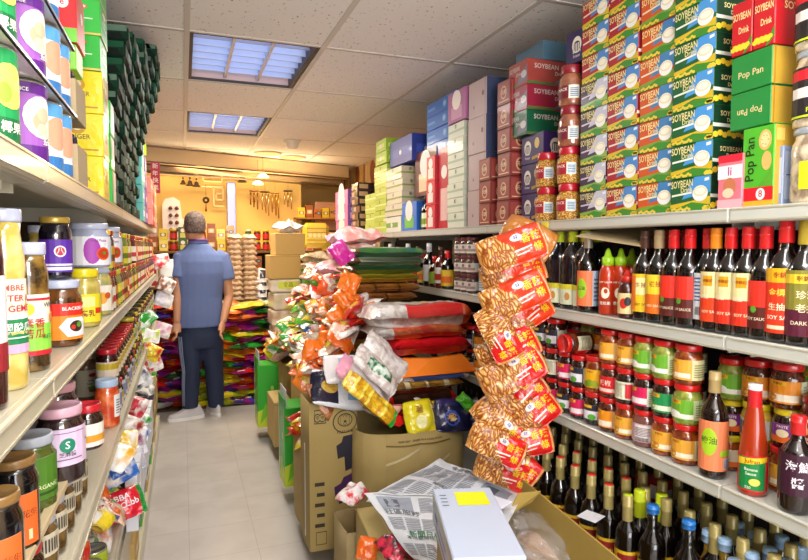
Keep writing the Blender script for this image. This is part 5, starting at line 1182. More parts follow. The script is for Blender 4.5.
lay('plastic_bag', bag_mesh(.22, .18, .09, plain(M('F4F0F0', .3, coat=.6, bump=.8, bscale=20)), 4, wr=.3), (colx + .03, 4.85, zz_), (0, 0, .3), 'crumpled white plastic bag on top of the tan cartons', None, 'bag')

# green drink multipack, yellow moulded pack
q = P(312, 300, y=4.80)
gp = art_box(.15, .26, .135, card('40A828'), lambda F_: [(F_[k].rect(.04 + .33 * i, .05, .29 + .33 * i, .95, card('58C838'), 1), F_[k].rect(.08 + .33 * i, .45, .25 + .33 * i, .85, card('E8F0E0'), 1.4), F_[k].ell(.16 + .33 * i, .25, .014, .014, card('C8E890'), 1.6)) for k in ('front', 'near') for i in range(3)])
zz_ = 1.0
mb = None
for i in range(2):
    tag(inst('drink_multipack', gp, None, (q.x + .05, 4.90, P(309, 302, y=4.80).z + i * .1355), 1.2), f"green drink carton multipack, {['lower', 'upper'][i]} of two above the mixed packets", 'multipack', 'green drink multipacks')
tag(inst('cardboard_carton', bigcarton(.20, .26, P(309, 302, y=4.80).z - .10, 'C8B078'), None, (q.x + .05, 4.90, .097), 0), 'tall carton supporting the green drink multipacks', 'carton')
q = P(318, 236, y=5.2)
mb = MB(); yb_ = M('E8C038', .3, coat=.6, bump=.3, bscale=30)
mb.box(-.12, .12, -.05, .05, -.11, .12, yb_, .035); A = Art(mb, lambda u, v, o: (-.12 + u, -.05 - o, -.11 + v), .24, .23)
for i in range(5): A.rect(.12, .16 + .15 * i, .88, .19 + .15 * i, ink('A87818'), 1)
for i in range(4): A.ell(.25 + .17 * i, .5, .018, .02, ink('F4E090'), 1.5)
q.y = 5.3
tag(mb.build('wrapped_pack', None, q), 'yellow shiny wrapped pack with ridges, upright behind the pink bags', 'pack')
pp = bag_mesh(.30, .24, .085, patch(filmp('E8D8C0', 'C8B090', 30), (.3, .7, .3, .7, film('F0E8D8'))), 6, 14, 10)
for i in range(int((q.z - .12) / .075)):
    zq = .003 + i * .075
    if zq + .08 > q.z - .115: break
    lay('noodle_packet', pp, (q.x + .0, 5.30, zq), (0, 0, U(-.1, .1)), f"cream noodle bundle in the pile under the yellow pack, {ORD[i + 1]} from the floor", 'cream noodle bundles under the yellow pack')

# ================================================================= right side floor displays along the aisle
# low pallets
plm = M('B08848', .7, bump=.1)
def pallet(y0, y1, label):
    t = thing('wooden_pallet', label, 'pallet', (.90, (y0 + y1) / 2, 0), 0, 'low pallets along the aisle'); L_ = (y1 - y0) / 2
    for yy in (-L_ + .05, 0, L_ - .05): MB().box(-.30, .24, yy - .045, yy + .045, 0, .075, plm, .003).build('bearer', t)
    for k in range(5): MB().box(-.30 + k * .11, -.30 + k * .11 + .09, -L_, L_, .0755, .095, plm, .003).build('deck_board', t)
pallet(3.95, 5.05, 'low wooden pallet at the far right of the aisle'); pallet(2.78, 3.85, 'low wooden pallet in the middle right of the aisle')
zp = .096
def opencarton(d, wd, h, col, art=None, flap=0, bulge=0, plan=None):
    """open-topped carton with wall thickness; front -x, near -y"""
    mb = MB(); k = kraft(col); t = .006; n = 8
    def wall(p0, p1, nrm):
        vs = []; 
        for i in range(n + 1):
            f = i / n; bu = bulge * math.sin(PI * f)
            for j in range(5):
                g = j / 4; bb = bu * math.sin(PI * (.3 + .5 * g))
                x = p0[0] + (p1[0] - p0[0]) * f + nrm[0] * bb; y = p0[1] + (p1[1] - p0[1]) * f + nrm[1] * bb
                vs.append((x, y, h * g)); vs.append((x - nrm[0] * t, y - nrm[1] * t, h * g))
        fs = []; S_ = 10
        for i in range(n):
            for j in range(4):
                a = i * S_ + j * 2; fs += [[a, a + S_, a + S_ + 2, a + 2], [a + 1, a + 3, a + S_ + 3, a + S_ + 1]]
            a = i * S_ + 8; fs.append([a, a + S_, a + S_ + 1, a + 1])
        mb.add(vs, fs, k, True)
    if plan:
        for a_, b_ in zip(plan, plan[1:] + plan[:1]):
            nv_ = Vector((b_[1] - a_[1], -(b_[0] - a_[0]))).normalized(); wall(a_, b_, (nv_.x, nv_.y))
        c0 = [(x_ * .98, y_ * .98, .004) for x_, y_ in plan]; mb.add(c0, [list(range(len(c0)))], k)
        return mb
    wall((-d / 2, wd / 2), (-d / 2, -wd / 2), (-1, 0)); wall((-d / 2, -wd / 2), (d / 2, -wd / 2), (0, -1))
    wall((d / 2, -wd / 2), (d / 2, wd / 2), (1, 0)); wall((d / 2, wd / 2), (-d / 2, wd / 2), (0, 1))
    mb.box(-d / 2 + .002, d / 2 - .002, -wd / 2 + .002, wd / 2 - .002, 0, .006, k)
    F_ = dict(front=Art(mb, lambda u, v, o: (-d / 2 - o - bulge * math.sin(PI * u / wd) * math.sin(PI * (.3 + .5 * v / h)), wd / 2 - u, v), wd, h, su=10),
              near=Art(mb, lambda u, v, o: (-d / 2 + u, -wd / 2 - o - bulge * math.sin(PI * u / d) * math.sin(PI * (.3 + .5 * v / h)), v), d, h, su=10))
    if art: art(F_)
    return mb
mix = {}
def mixbag(i):
    if i in mix: return mix[i]
    sets = [('E86818', 'F0EEE8', 'F0C8B0'), ('F0EEE8', 'E86818', 'D82020'), ('28A030', 'F0EEE8', 'E8D020'), ('F08020', 'E8D020', 'D82020'), ('E8B070', 'F0EEE8', 'E86818'), ('60B828', 'F0EEE8', '28A030'), ('D82020', 'E8D020', 'F0EEE8'), ('E8D020', 'E86818', 'F0EEE8'), ('F0C8B0', 'E86818', 'F0EEE8'), ('2868C0', 'F0EEE8', 'E8D020'), ('F0EEE8', '28A030', 'E8D020'), ('C87830', 'F0C8B0', 'E86818')]
    a, b_, c_ = sets[i % 12]; A_, B_, C_ = film(a), filmp(b_, c_, 18), film(c_)
    me = bag_mesh(.19, .14, .045, lambda u, v: A_ if u < .30 + .1 * math.sin(v * 7) else (B_ if v < .75 or u < .6 else C_), i * 5 + 1, 14, 10, wr=.22, crimp=.12,
                  art=lambda A: (A.ell(.55, .5, .028, .018, ink('F4E8D0'), 1), A.text('糖果', .55, .5, .024, ink('C02818'), 1.6)))
    mix[i] = (a, b_, me); return mix[i]
def heap(x0, x1, y0, y1, zf, nx, ny, lay_n, desc, group, seedc, tilt=.5, step=.035):
    n = 0
    for L_ in range(lay_n):
        for i in range(nx):
            for j in range(ny):
                x = x0 + (x1 - x0) * (i + .5 + U(-.2, .2)) / nx; y = y0 + (y1 - y0) * (j + .5 + U(-.2, .2)) / ny
                z = zf(x, y) - (lay_n - 1 - L_) * step
                if z < .1: continue
                k_ = seedc(x, y) if callable(seedc) else random.choice(seedc)
                a, b_, me = mixbag(k_)
                lay('snack_packet', me, (x, y, z), (U(-tilt, tilt) + .25, U(-tilt, tilt) * .8 - .2, U(-PI, PI)), f"{COLN[a]} and {COLN[b_]} packet, {desc}, {ORD[i + 1]} across, {ORD[j + 1]} deep, {['under', 'top'][L_] if lay_n == 2 else 'top'} layer", group)
                n += 1
    return n

# far display cartons with the mixed heap
cA = opencarton(.46, .56, .50, 'B0985C'); tag(cA.build('open_carton', None, (.87, 4.42, zp)), 'open brown carton full of packets, farthest along the aisle', 'carton', 'open cartons along the aisle')
cB = opencarton(.46, .52, .50, 'B89E5E'); tag(cB.build('open_carton', None, (.87, 3.52, zp)), 'open brown carton full of packets, second farthest along the aisle', 'carton', 'open cartons along the aisle')
def zf1(x, y): return min(1.24, .66 + max(0, (x - .60)) * 2.6 + .04 * math.sin(x * 20) * math.sin(y * 13))
heap(.62, 1.14, 4.16, 4.70, lambda x, y: .62 + (x - .6) * .7, 5, 5, 2, 'farthest open carton', 'packets heaped in the farthest carton', [5, 2, 7, 10, 9, 0], .5)
heap(.62, 1.16, 3.10, 4.08, zf1, 6, 9, 2, 'big mixed aisle heap', 'mixed packets heaped along the aisle', lambda x, y: random.choice([0, 1, 4, 8, 1, 4, 8, 3] if x > .75 else [5, 2, 6, 7, 3, 10, 9]), .55)
heap(.56, .86, 2.68, 3.10, lambda x, y: min(1.10, .76 + (x - .55) * 1.5), 5, 5, 2, 'middle heap beside the printed carton', 'mixed packets heaped in the middle', [3, 7, 0, 6, 3, 0], .6)
# block of stacked cartons under the heap so that it stands on something
tag(inst('storage_carton', bigcarton(.44, .28, .50, 'A08850'), None, (.98, 3.02, zp)), 'brown carton hidden under the middle of the mixed heap', 'carton')
tag(inst('storage_carton', bigcarton(.26, .90, .86, 'A08850'), None, (1.10, 3.60, zp + .001)), 'tall brown carton block behind the mixed heap', 'carton') if False else None

# green display boxes at the aisle edge
def greenbox(h, label, x, y, rz):
    t = thing('display_box', label, 'display box', (x, y, zp - .0), rz, 'green display boxes at the aisle edge')
    gsh = M('30B030', .4, coat=.4); mb = MB(); d, wd = .15, .20
    mb.box(-d / 2, d / 2, -wd / 2, wd / 2, 0, h, gsh, .003)
    F_ = box_art(mb, d, wd, h)
    for k in ('front', 'near'):
        a = F_[k]; a.poly([(0, 0), (1, 0), (1, .18), (.5, .32), (0, .26)], card('C8DC30'), 1); a.poly([(.1, .05), (.5, .2), (.4, .4), (.2, .25)], card('78C828'), 1.4); a.poly([(.5, .1), (.8, .3), (.7, .5)], card('58B830'), 1.4)
        a.ell(.7, .62, .012, .02, card('A8D868'), 1.4)
    F_['front'].rect(0, 0, .10, 1, card('E0ECD8'), 1.6)
    mb.build('box_body', t)
    MB().box(-d / 2 + .01, -d / 2 + .014, -wd / 2, wd / 2, h, h + .10, M('D8DCE8', .4), .001).build('white_liner', t)
    MB().box(-d / 2, -d / 2 + .006, -wd / 2, wd / 2, h, h + .05, gsh, .001).build('front_flap', t)
q = P(258, 418, z=.1); greenbox(.46, 'bright green display box with leafy print, farther of the two on the aisle edge', .565, 4.42, 0)
greenbox(.44, 'bright green display box with leafy print, nearer of the two on the aisle edge', .575, 3.28, 0)
tag(inst('storage_carton', bigcarton(.12, .34, .30, 'C0A468'), None, (.60, 4.02, zp)), 'short brown carton between the two green display boxes', 'carton')

# printed carton A with the melon emblem
def cartA(F_):
    k = ink('2A2410'); bl = ink('1E1A28'); pu = ink('3A1848')
    a = F_['near']
    a.rect(.10, .86, .34, .955, k, .6); a.rect(.11, .867, .33, .948, kraft('9E8850'), .9)
    for i in range(2):
        a.ell(.165 + .10 * i, .90, .016, .020, k, 1.2, 10); a.ell(.165 + .10 * i, .90, .012, .015, kraft('9E8850'), 1.5, 10); a.text('令', .165 + .10 * i, .90, .02, k, 2)
    a.ell(.74, .86, .056, .052, k, .6, 24); a.ell(.74, .86, .051, .047, kraft('9E8850'), 1, 24)
    a.ell(.74, .87, .034, .030, k, 1.3, 18); a.ell(.74, .87, .030, .026, kraft('9E8850'), 1.6, 18)
    for dx_ in (-.06, 0, .06): a.ell(.74 + dx_, .87, .009, .026, k, 1.9, 12); a.ell(.74 + dx_, .87, .0075, .023, kraft('9E8850'), 2.2, 12)
    a.ell(.74, .86, .006, .006, k, 2.6); a.text('POLKA FARM', .74, .79, .020, k, 2.4, fit=.34)
    a.poly([(.55, .70), (.66, .72), (.70, .76), (.98, .77), (.99, .66), (.95, .64), (.95, .54), (.74, .52), (.72, .62), (.58, .61)], bl, .8)
    a.poly([(.50, .42), (.64, .44), (.70, .48), (.96, .51), (.98, .40), (.92, .32), (.60, .30), (.58, .36), (.52, .36)], pu, .8)
    for i in range(5): a.rect(.14 if i % 2 else .10, .16 + .07 * i, .30, .185 + .07 * i, k, 1)
    a.rect(.12, .04, .34, .13, k, .8); a.rect(.13, .045, .33, .125, kraft('9E8850'), 1.2)
    f = F_['front']; f.rect(.5, .05, .62, .7, ink('E8E4D8'), 1); f.rect(.53, .1, .55, .65, k, 1.4)
xA0 = P(309, 400, y=2.45).x; xA1 = P(357, 400, y=2.45).x; zA = P(330, 402, y=2.45).z
cm_ = opencarton(xA1 - xA0, .20, zA - zp, '9E8850', cartA, bulge=.004)
tag(cm_.build('printed_carton', None, ((xA0 + xA1) / 2, 2.45 + .10, zp)), 'open brown carton with black melon emblem and dark printed patches', 'carton', 'open cartons along the aisle')
def rndbag(c1, c2, c3, L=.26, W=.17, T=.07, s=1, art=None, n=(20, 14)):
    return bag_mesh(L, W, T, patch(film(c1), (.35, .7, 0, 1, film(c2)), (.7, .88, 0, 1, film(c3))), s, n[0], n[1], wr=.16, crimp=.1, art=art)
def at(px, py, y): return P(px, py, y=y)
# things sticking out of carton A
def frontbag(me, px, py, y, rot, label, group=None, kind='snack_packet'):
    q = P(px, py, y=y); return lay(kind, me, q, rot, label, group)
R_ = math.radians
frontbag(bag_mesh(.26, .17, .06, patch(film('E8ECF0'), (.0, .45, .1, .9, film('181830')), (.62, .8, .2, .8, film('90B8D8'))), 21, 22, 14, wr=.14, art=lambda A: A.ell(.3, .5, .04, .03, ink('C8A040'), 1)), 335, 394, 2.50, (R_(50), R_(14), R_(8)), 'navy and white snack packet slanting out of the melon emblem carton', 'packets in the melon emblem carton')
frontbag(bag_mesh(.18, .12, .05, plain(filmp('8A4A28', 'B87848')), 22), 322, 398, 2.50, (R_(60), R_(60), 0), 'brown packet wedged at the corner of the melon emblem carton', 'packets in the melon emblem carton')

# left small tall carton with wrinkles, before carton A
tag(opencarton(.10, .26, .42, 'A8905A', bulge=.012).build('open_carton', None, (.555, 2.80, zp)), 'narrow wrinkled brown carton at the aisle edge beside the melon carton', 'carton', 'open cartons along the aisle')
heap(.53, .59, 2.70, 2.92, lambda x, y: .54, 1, 3, 2, 'narrow wrinkled carton', 'packets in the narrow wrinkled carton', [2, 3, 0], .6)
# carton B, rounded
YB_ = 2.28
zB = P(418, 432, y=YB_).z; xB0 = P(361, 430, y=YB_ + .05).x; xB1 = 1.185
cxB = (xB0 + xB1) / 2; hw = (xB1 - xB0) / 2
plan = [(-hw + .04, .20), (-hw, .0), (-hw + .015, -.14), (-hw + .10, -.19), (0, -.21), (hw - .10, -.19), (hw, -.12), (hw, .20)]
cB2 = opencarton(1, 1, zB - .003, 'A8925A', bulge=.018, plan=plan)
A = Art(cB2, lambda u, v, o: (-hw + .10 + u, -.19 - .02 * math.sin(PI * u / (2 * hw - .2)) - .018 * math.sin(PI * (.3 + .5 * v / zB)) * abs(math.sin(2 * PI * u / (2 * hw - .2))) - .002 - o, v), 2 * hw - .2, zB - .003, su=16)
A.rect(0, .915, 1, .925, ink('7A6430'), 1); A.text('KEEP DRY   STORE IN A COOL PLACE', .5, .95, .012, ink('5A4820'), 1, fit=.8)
tpm = M('D2C294', .25, coat=.6)
for (u, v, u2, v2) in [(.0, .78, .5, .88), (.4, .70, 1, .80), (0, .62, .6, .70)]: A.poly([(u, v), (u2, v2), (u2, v2 + .02), (u, v + .018)], tpm, 1)
tag(cB2.build('open_carton', None, (cxB, YB_ + .21, .001)), 'big bulging open carton with tape under the pile of red bags', 'carton', 'open cartons along the aisle')

# ---- the pile of big bags in carton B, top to bottom; each given by its picture extent at its own distance
def pile(pxa, pya, pxb, pyb, y, label, paint_, seed, rot=(0, 0, 0), depth=.26, group='big bags piled in the bulging carton', art=None, wr=.13, kind='noodle_packet', crimp=.07, thick=1.0):
    qa, qb = P(pxa, pyb, y=y), P(pxb, pya, y=y)
    L = qb.x - qa.x; T = (qb.z - qa.z) * thick
    me = bag_mesh(L, depth, T * 1.1, paint_, seed, 30, 14, wr=wr * .7, crimp=crimp, art=art, full=1)
    return lay(kind, me, ((qa.x + qb.x) / 2, y + depth * .45, qa.z), rot, label, group)
clr = filmp('E8E4E0', 'C8B8B0', 30)
yb = 2.42
heap(.80, 1.10, 2.40, 2.60, lambda x, y: .70, 4, 3, 2, 'base of the red pile', 'packets under the red pile', [1, 3, 7, 0, 6], .3)
pile(368, 305, 478, 332, yb, 'long clear and red noodle bag lying on top of the red pile', patch(clr, (.33, .86, .0, .42, film('D81C1C')), (.86, .97, 0, 1, film('E85828')), (.5, .8, .55, .9, film('E8D8A0'))), 31)
pile(372, 325, 470, 343, yb, 'orange and clear noodle bag second from the top of the red pile', patch(filmp('D87028', 'C83018', 20), (.0, .2, 0, 1, clr), (.5, .8, .2, .8, filmp('D8B068', 'B88848', 20))), 32)
pile(390, 338, 474, 359, yb - .01, 'flat glossy red bag third from the top of the red pile', plain(film('D01420')), 33)
pile(405, 374, 472, 383, yb - .05, 'white and blue edged packet squeezed under the orange cover', patch(film('E8E4E8'), (.1, .9, 0, .3, film('3868C0'))), 35)
pile(384, 379, 466, 394, yb - .06, 'clear packet of yellow-brown rolls in the middle of the pile', lambda u, v: filmp('C09030', '8A6018', 30) if (u * 4) % 1 > .14 else M('E8D8B0', .3, coat=.5), 36)
pile(384, 391, 460, 412, yb - .06, 'red packet with dark edge near the bottom of the pile', patch(film('D82018'), (.1, .9, .0, .22, film('301810'))), 37)
pile(384, 402, 412, 428, yb - .05, 'glossy red corner bag at the foot of the pile', plain(film('D01820')), 38, depth=.16)
q = P(437, 369, y=yb - .03)
mb = MB(); qa, qb = P(386, 379, y=yb - .035), P(478, 354, y=yb - .035); L = qb.x - qa.x; H_ = qb.z - qa.z
oc = M('F08018', .45, bump=.15, bscale=20)
vs = [(0, 0, 0), (L * .26, -.01, H_ * .02), (L * .26, -.012, .0), (L * .98, .0, H_ * .02), (L, .02, H_ * .1), (L * .86, .03, H_ * .95), (L * .5, .02, H_ * .86), (L * .22, .05, H_ * .9)]
def slab(pts, th, m):
    mb = MB(); n = len(pts); mb.add([tuple(p) for p in pts] + [(p[0], p[1] + th, p[2] + th * .3) for p in pts], [list(range(n)), list(range(n, 2 * n))[::-1]] + [[i, (i + 1) % n, n + (i + 1) % n, n + i] for i in range(n)], m); return mb
o = slab([vs[0], vs[1], vs[3], vs[4], vs[5], vs[6], vs[7]], .012, oc).build('orange_cover', None, qa)
tag(o, 'flat orange folded plastic cover across the front of the bag pile', 'cover')
# standing packets at the bottom
def stand(px, py, y, w_, h_, paint_, seed, label, roll=0, lean=18, group='packets standing in the bulging carton', art=None, yaw=0):
    me = bag_mesh(w_, h_, .05, paint_, seed, 20, 14, wr=.14, art=art)
    q = P(px, py, y=y)
    o = inst('snack_packet', me, None, q); o.rotation_euler = (Matrix.Rotation(R_(yaw), 3, 'Z') @ Matrix.Rotation(R_(90 - lean), 3, 'X') @ Matrix.Rotation(R_(roll), 3, 'Z')).to_euler()
    return tag(o, label, 'packet', group)
stand(417, 417, 2.335, .135, .145, plain(film('E8D820')), 41, 'bright yellow packet with pale curl print standing in the carton', 5, art=lambda A: (A.ell(.5, .35, .025, .03, ink('F4F0B0'), 1), A.text('薯', .5, .7, .035, ink('A87810'), 1)))
stand(451, 415, 2.33, .185, .145, patch(film('1A1A48'), (.1, .9, .8, 1, film('302868'))), 42, 'navy packet with a round gold snack picture standing in the carton', -4, art=lambda A: (A.ell(.4, .4, .034, .034, ink('4060D0'), 1), A.ell(.4, .4, .028, .028, ink('1A1A48'), 1.4), A.ell(.4, .42, .024, .017, ink('E8B858'), 1.8), A.ell(.44, .36, .012, .008, ink('F0D8A0'), 2)))
stand(463, 402, 2.30, .055, .08, plain(film('58C830')), 43, 'small lime green packet tucked beside the navy packet', 40)
stand(472, 410, 2.36, .08, .10, patch(filmp('C8C0C0', '484048')), 44, 'grey crumpled packet beside the hanging snack bags', 20)
# left slope: tube bags, white and green bag
def slant(pxa, pya, pxb, pyb, y, wid_, T, paint_, seed, label, group='bags on the left slope of the pile', art=None, kind='noodle_packet'):
    a, b_ = P(pxa, pya, y=y), P(pxb, pyb, y=y - .03); L = (b_ - a).length; ang = math.atan2(b_.z - a.z, b_.x - a.x)
    me = bag_mesh(L, wid_, T, paint_, seed, 24, 12, wr=.14, art=art)
    o = inst(kind, me, None, a + (b_ - a) / 2); o.rotation_euler = (Matrix.Rotation(-ang, 3, 'Y') @ Matrix.Rotation(R_(48), 3, 'X')).to_euler()
    return tag(o, label, 'packet', group)
slant(340, 378, 392, 424, 2.30, .09, .055, lambda u, v: film('28A030') if u > .93 else (filmp('E8C020', 'C88A18', 40) if (u * 7) % 1 > .2 else film('F0E060')), 51, 'yellow packet of rolled snacks hanging over the carton corner')
slant(352, 352, 392, 392, 2.36, .12, .05, patch(clr, (.25, .8, .25, .75, filmp('106840', 'D8E8D8', 40))), 52, 'clear noodle bag with green printed label on the slope')
slant(362, 338, 402, 378, 2.43, .12, .05, plain(clr), 53, 'clear glossy noodle bag behind the green labelled one')
slant(335, 362, 385, 410, 2.38, .13, .05, patch(filmp('F0E8E8', 'D8C8D0', 20), (0, .15, 0, 1, film('E8A0B8'))), 54, 'white and pink bag of thin noodles on the slope')
slant(322, 372, 372, 372, 2.49, .14, .05, patch(film('F0ECEC'), (.3, .6, .2, .8, film('A8C8E0')), (.85, 1, 0, 1, film('58A840'))), 55, 'white packet with pale blue picture above the melon carton')
# ---- tall stack behind the heap: trays and rolls
def trayp(pxa, pya, pxb, pyb, y, label, m1, seed, cells=4, grp='packed trays stacked behind the bag pile', mend=None, depth=.30):
    qa, qb = P(pxa, pyb, y=y), P(pxb, pya, y=y); L = qb.x - qa.x; T = qb.z - qa.z
    me = bag_mesh(L, depth, T * 1.05, lambda u, v: (mend if mend and (u < .08) else (m1 if (u * cells) % 1 > .08 else M('5A3A18', .4, coat=.4))) , seed, 30, 10, wr=.05, crimp=.02, full=1)
    return lay('noodle_packet', me, ((qa.x + qb.x) / 2, y + depth / 2, qa.z), (0, 0, U(-.06, .06)), label, grp)
gt_ = M('0E6A30', .3, coat=.7, bump=.2); br_ = filmp('B87838', 'D89858', 25); go_ = filmp('B08828', '8A6820', 30); yl_ = M('E8C838', .3, coat=.7, bump=.3)
ys_ = 2.82
TL = [(356, 248, 430, 258, gt_, 'dark green packed tray at the very top of the tall stack', 1), (352, 257, 428, 266, M('B8C0A8', .3, coat=.6), 'pale tray edge between the green trays', 1), (349, 265, 426, 275, gt_, 'dark green packed tray third from the top of the tall stack', 1),
      (351, 274, 424, 284, yl_, 'yellow packet with printed side under the green trays', 1), (351, 284, 424, 294, br_, 'brown noodle bundle packet under the yellow one', 3), (350, 293, 420, 304, br_, 'brown noodle bundle packet, second under the yellow one', 2),
      (349, 303, 414, 312, go_, 'gold-brown noodle cake packet in the tall stack', 3), (346, 311, 408, 320, go_, 'darker gold noodle cake packet in the tall stack', 3), (334, 319, 392, 329, M('C0A848', .3, coat=.6, bump=.4), 'olive gold packet low in the tall stack', 3),
      (338, 328, 392, 336, br_, 'brown flat packet below the olive gold one', 2), (330, 335, 385, 344, br_, 'brown flat packet second below the olive gold one', 2), (335, 343, 388, 352, yl_, 'yellow printed packet below the brown flat packets', 1),
      (334, 351, 390, 362, film('C8D0C8'), 'pale packet at the bottom of the tall stack', 1), (340, 361, 395, 372, br_, 'brown packet at the very bottom of the tall stack', 2)]
for i, (a, b_, c_, d_, m_, lb_, ce) in enumerate(TL): trayp(a - (12 if i > 7 else 0), b_, c_, d_, ys_, lb_, m_, 60 + i, ce)
zs = P(380, 371, y=ys_).z
tag(inst('storage_carton', bigcarton(.36, .44, zs - .002, 'A08850'), None, (P(380, 371, y=ys_).x + .01, 2.62 + .19, 0)), 'tall brown carton standing under the stack of packed trays', 'carton') if False else None
# orange ends of packets
for i, (px, py, s_) in enumerate([(348, 284, .10), (346, 300, .11), (338, 318, .10), (330, 345, .12), (322, 362, .12), (312, 352, .10)]):
    stand(px, py, 2.78, s_, s_ * 1.1, plain(film('F07818')), 80 + i, f"crumpled orange packet end at the left of the tall stack, {ORD[i + 1]} from the top", U(-50, 50), 20, 'orange packet ends beside the tall stack')
# pink bags on the top
pkb = lambda s: bag_mesh(.34, .22, .10, patch(filmp('F4E0D8', 'E89890', 16), (.0, .12, 0, 1, film('E8B0C0')), (.4, .62, .25, .7, film('F8F0E8'))), s, 20, 14, wr=.12, art=lambda A: (A.ell(.45, .45, .04, .03, ink('D84838'), 1), A.ell(.52, .5, .02, .02, ink('F0A878'), 1.4)))
for i, (px, py, y_, r_) in enumerate([(364, 246, 3.32, .2), (362, 262, 3.30, -.15), (352, 279, 3.30, .3)]):
    q = P(px, py, y=y_ - .1); lay('rice_packet', pkb(i + 70), (q.x, y_ + .05, q.z), (R_(4), R_(3 if i else -3), r_), f"pale pink flowered bag in the pile behind the green trays, {ORD[i + 1]} from the top", 'pale pink bags behind the green trays', 'bag')
# magenta corner bag and leaning brown branch rolls
stand(340, 254, 2.9, .10, .12, plain(film('D828A0')), 90, 'magenta cornered packet beside the pale pink bags', 35, 15)
for i, (px, py, c_) in enumerate([(328, 290, 'E85818'), (334, 282, 'F0E8E0'), (332, 300, 'E86820'), (342, 276, '40B838')]):
    stand(px, py, 3.25, .13, .09, patch(film(c_), (.4, .7, .2, .8, film('E8D8C8'))), 92 + i, f"{['deep orange', 'white', 'bright orange', 'green'][i]} sweets packet on the slope left of the pink bags", U(-30, 30), 25)
# ================================================================= hanging strip of fried snack bags
redf, yel_, tanf = film('D81818'), ink('F0D020'), film('C88848')
def snackbag(seed, side=0, deep=0):
    oc = film('E03810')
    def pt(u, v):
        k = .45 + .12 * math.sin(v * 5 + seed) + (.18 if deep else 0)
        if u > .96 or u < .03: return tanf
        return (SNACK2 if seed % 2 else SNACK) if u < k else (oc if not deep else redf)
    def art(A):
        A.text('香辣', .80, .62, .036, yel_, 1, rot=PI / 2 * 0); A.text('條', .86, .30, .034, yel_, 1)
        A.ell(.60, .72, .022, .013, ink('F0E8E0'), 1); A.text('味', .60, .72, .018, ink('2838A0'), 1.6)
        A.poly([(.52, .30), (.78, .36), (.78, .41), (.52, .35)], ink('F4E8D8'), 1); A.poly([(.54, .20), (.72, .24), (.72, .27), (.54, .23)], ink('F4E8D8'), 1)
    return bag_mesh(.245, .128, .050, pt, seed * 3 + 2, 26, 16, wr=.11, crimp=.07, art=art)
sm = [snackbag(i, 0, i > 1) for i in range(5)]
def hang(px, py, ang, lab_, k, sc=1.0, y=1.86, flip=0, yaw=-33, lean=78):
    q = P(px, py, y=y)
    o = inst('snack_bag', sm[k], None, q)
    o.rotation_euler = (Matrix.Rotation(R_(yaw), 3, 'Z') @ Matrix.Rotation(R_(lean), 3, 'X') @ Matrix.Rotation(R_(ang), 3, 'Z')).to_euler(); o.scale = (sc,) * 3
    tag(o, lab_, 'snack bag', 'fried snack bags on the hanging strip'); return o
HL = [(512, 250, 20, 0, 1.0), (513, 274, 21, 1, .96), (515, 297, 25, 0, 1.0), (523, 316, 35, 1, .92), (499, 334, -62, 2, .85), (508, 350, 28, 3, .95), (512, 372, 30, 4, 1.0), (516, 398, 42, 2, 1.0), (530, 416, 40, 3, .92), (500, 424, -48, 4, .92), (497, 444, -22, 2, .85), (511, 459, -40, 4, .95), (522, 441, 15, 3, .9), (503, 470, -18, 2, .85)]
for i, (px, py, a, k, s_) in enumerate(HL):
    hang(px, py, a, f"{'orange-red' if k < 2 else 'red'} fried snack bag on the hanging strip, {ORD[i + 1]} from the top", k, s_ * .96, y=1.80 + (.02 if i % 2 else -.02) - .05)
b = bag_mesh(.20, .13, .05, plain(film('C88038')), 99, 20, 12)
o = inst('snack_bag', b, None, P(528, 240, y=1.85)); o.rotation_euler = (Matrix.Rotation(R_(-33), 3, 'Z') @ Matrix.Rotation(R_(70), 3, 'X') @ Matrix.Rotation(R_(-25), 3, 'Z')).to_euler()
tag(o, 'tan backed snack bag at the very top of the hanging strip', 'snack bag', 'fried snack bags on the hanging strip')
hq = P(545, 233, x=XR - .02)
t = thing('strip_hook', 'metal hook and strip holding the snack bags on the top shelf edge', 'hook', hq)
MB().tube([(0, 0, .01), (-.01, -.01, 0), (-.02, -.01, -.02), (-.03, 0, -.04)], .003, M('A8A8A8', .3, metal=.9), 6).build('hook', t)
q1 = P(520, 470, y=1.84) - hq; MB().box(-.012, .012, -.001, .001, q1.z, 0, M('E8E8F0', .2, coat=.5), 0).build('strip', t, (-.05, .02, -.02))
tag(MB().box(-.02, .02, -.0015, .0015, -.03, .0, ink('E8D830')).build('shelf_tag', None, P(545, 222, x=XR - .008), -PI / 2), 'small yellow tag on the edge of the top right shelf', 'tag')

# ================================================================= foreground: newspaper, cartons, white box, plastic
zN = P(430, 500, y=1.45).z
# carton under the newspaper
nx0, nx1 = .60, 1.02
tN = .52
tag(opencarton(.20, .40, tN - .04, 'A8925A', bulge=.01).build('open_carton', None, (.81, 1.70, .001)), 'open carton of odd packets covered by the newspaper', 'carton', 'open cartons along the aisle')
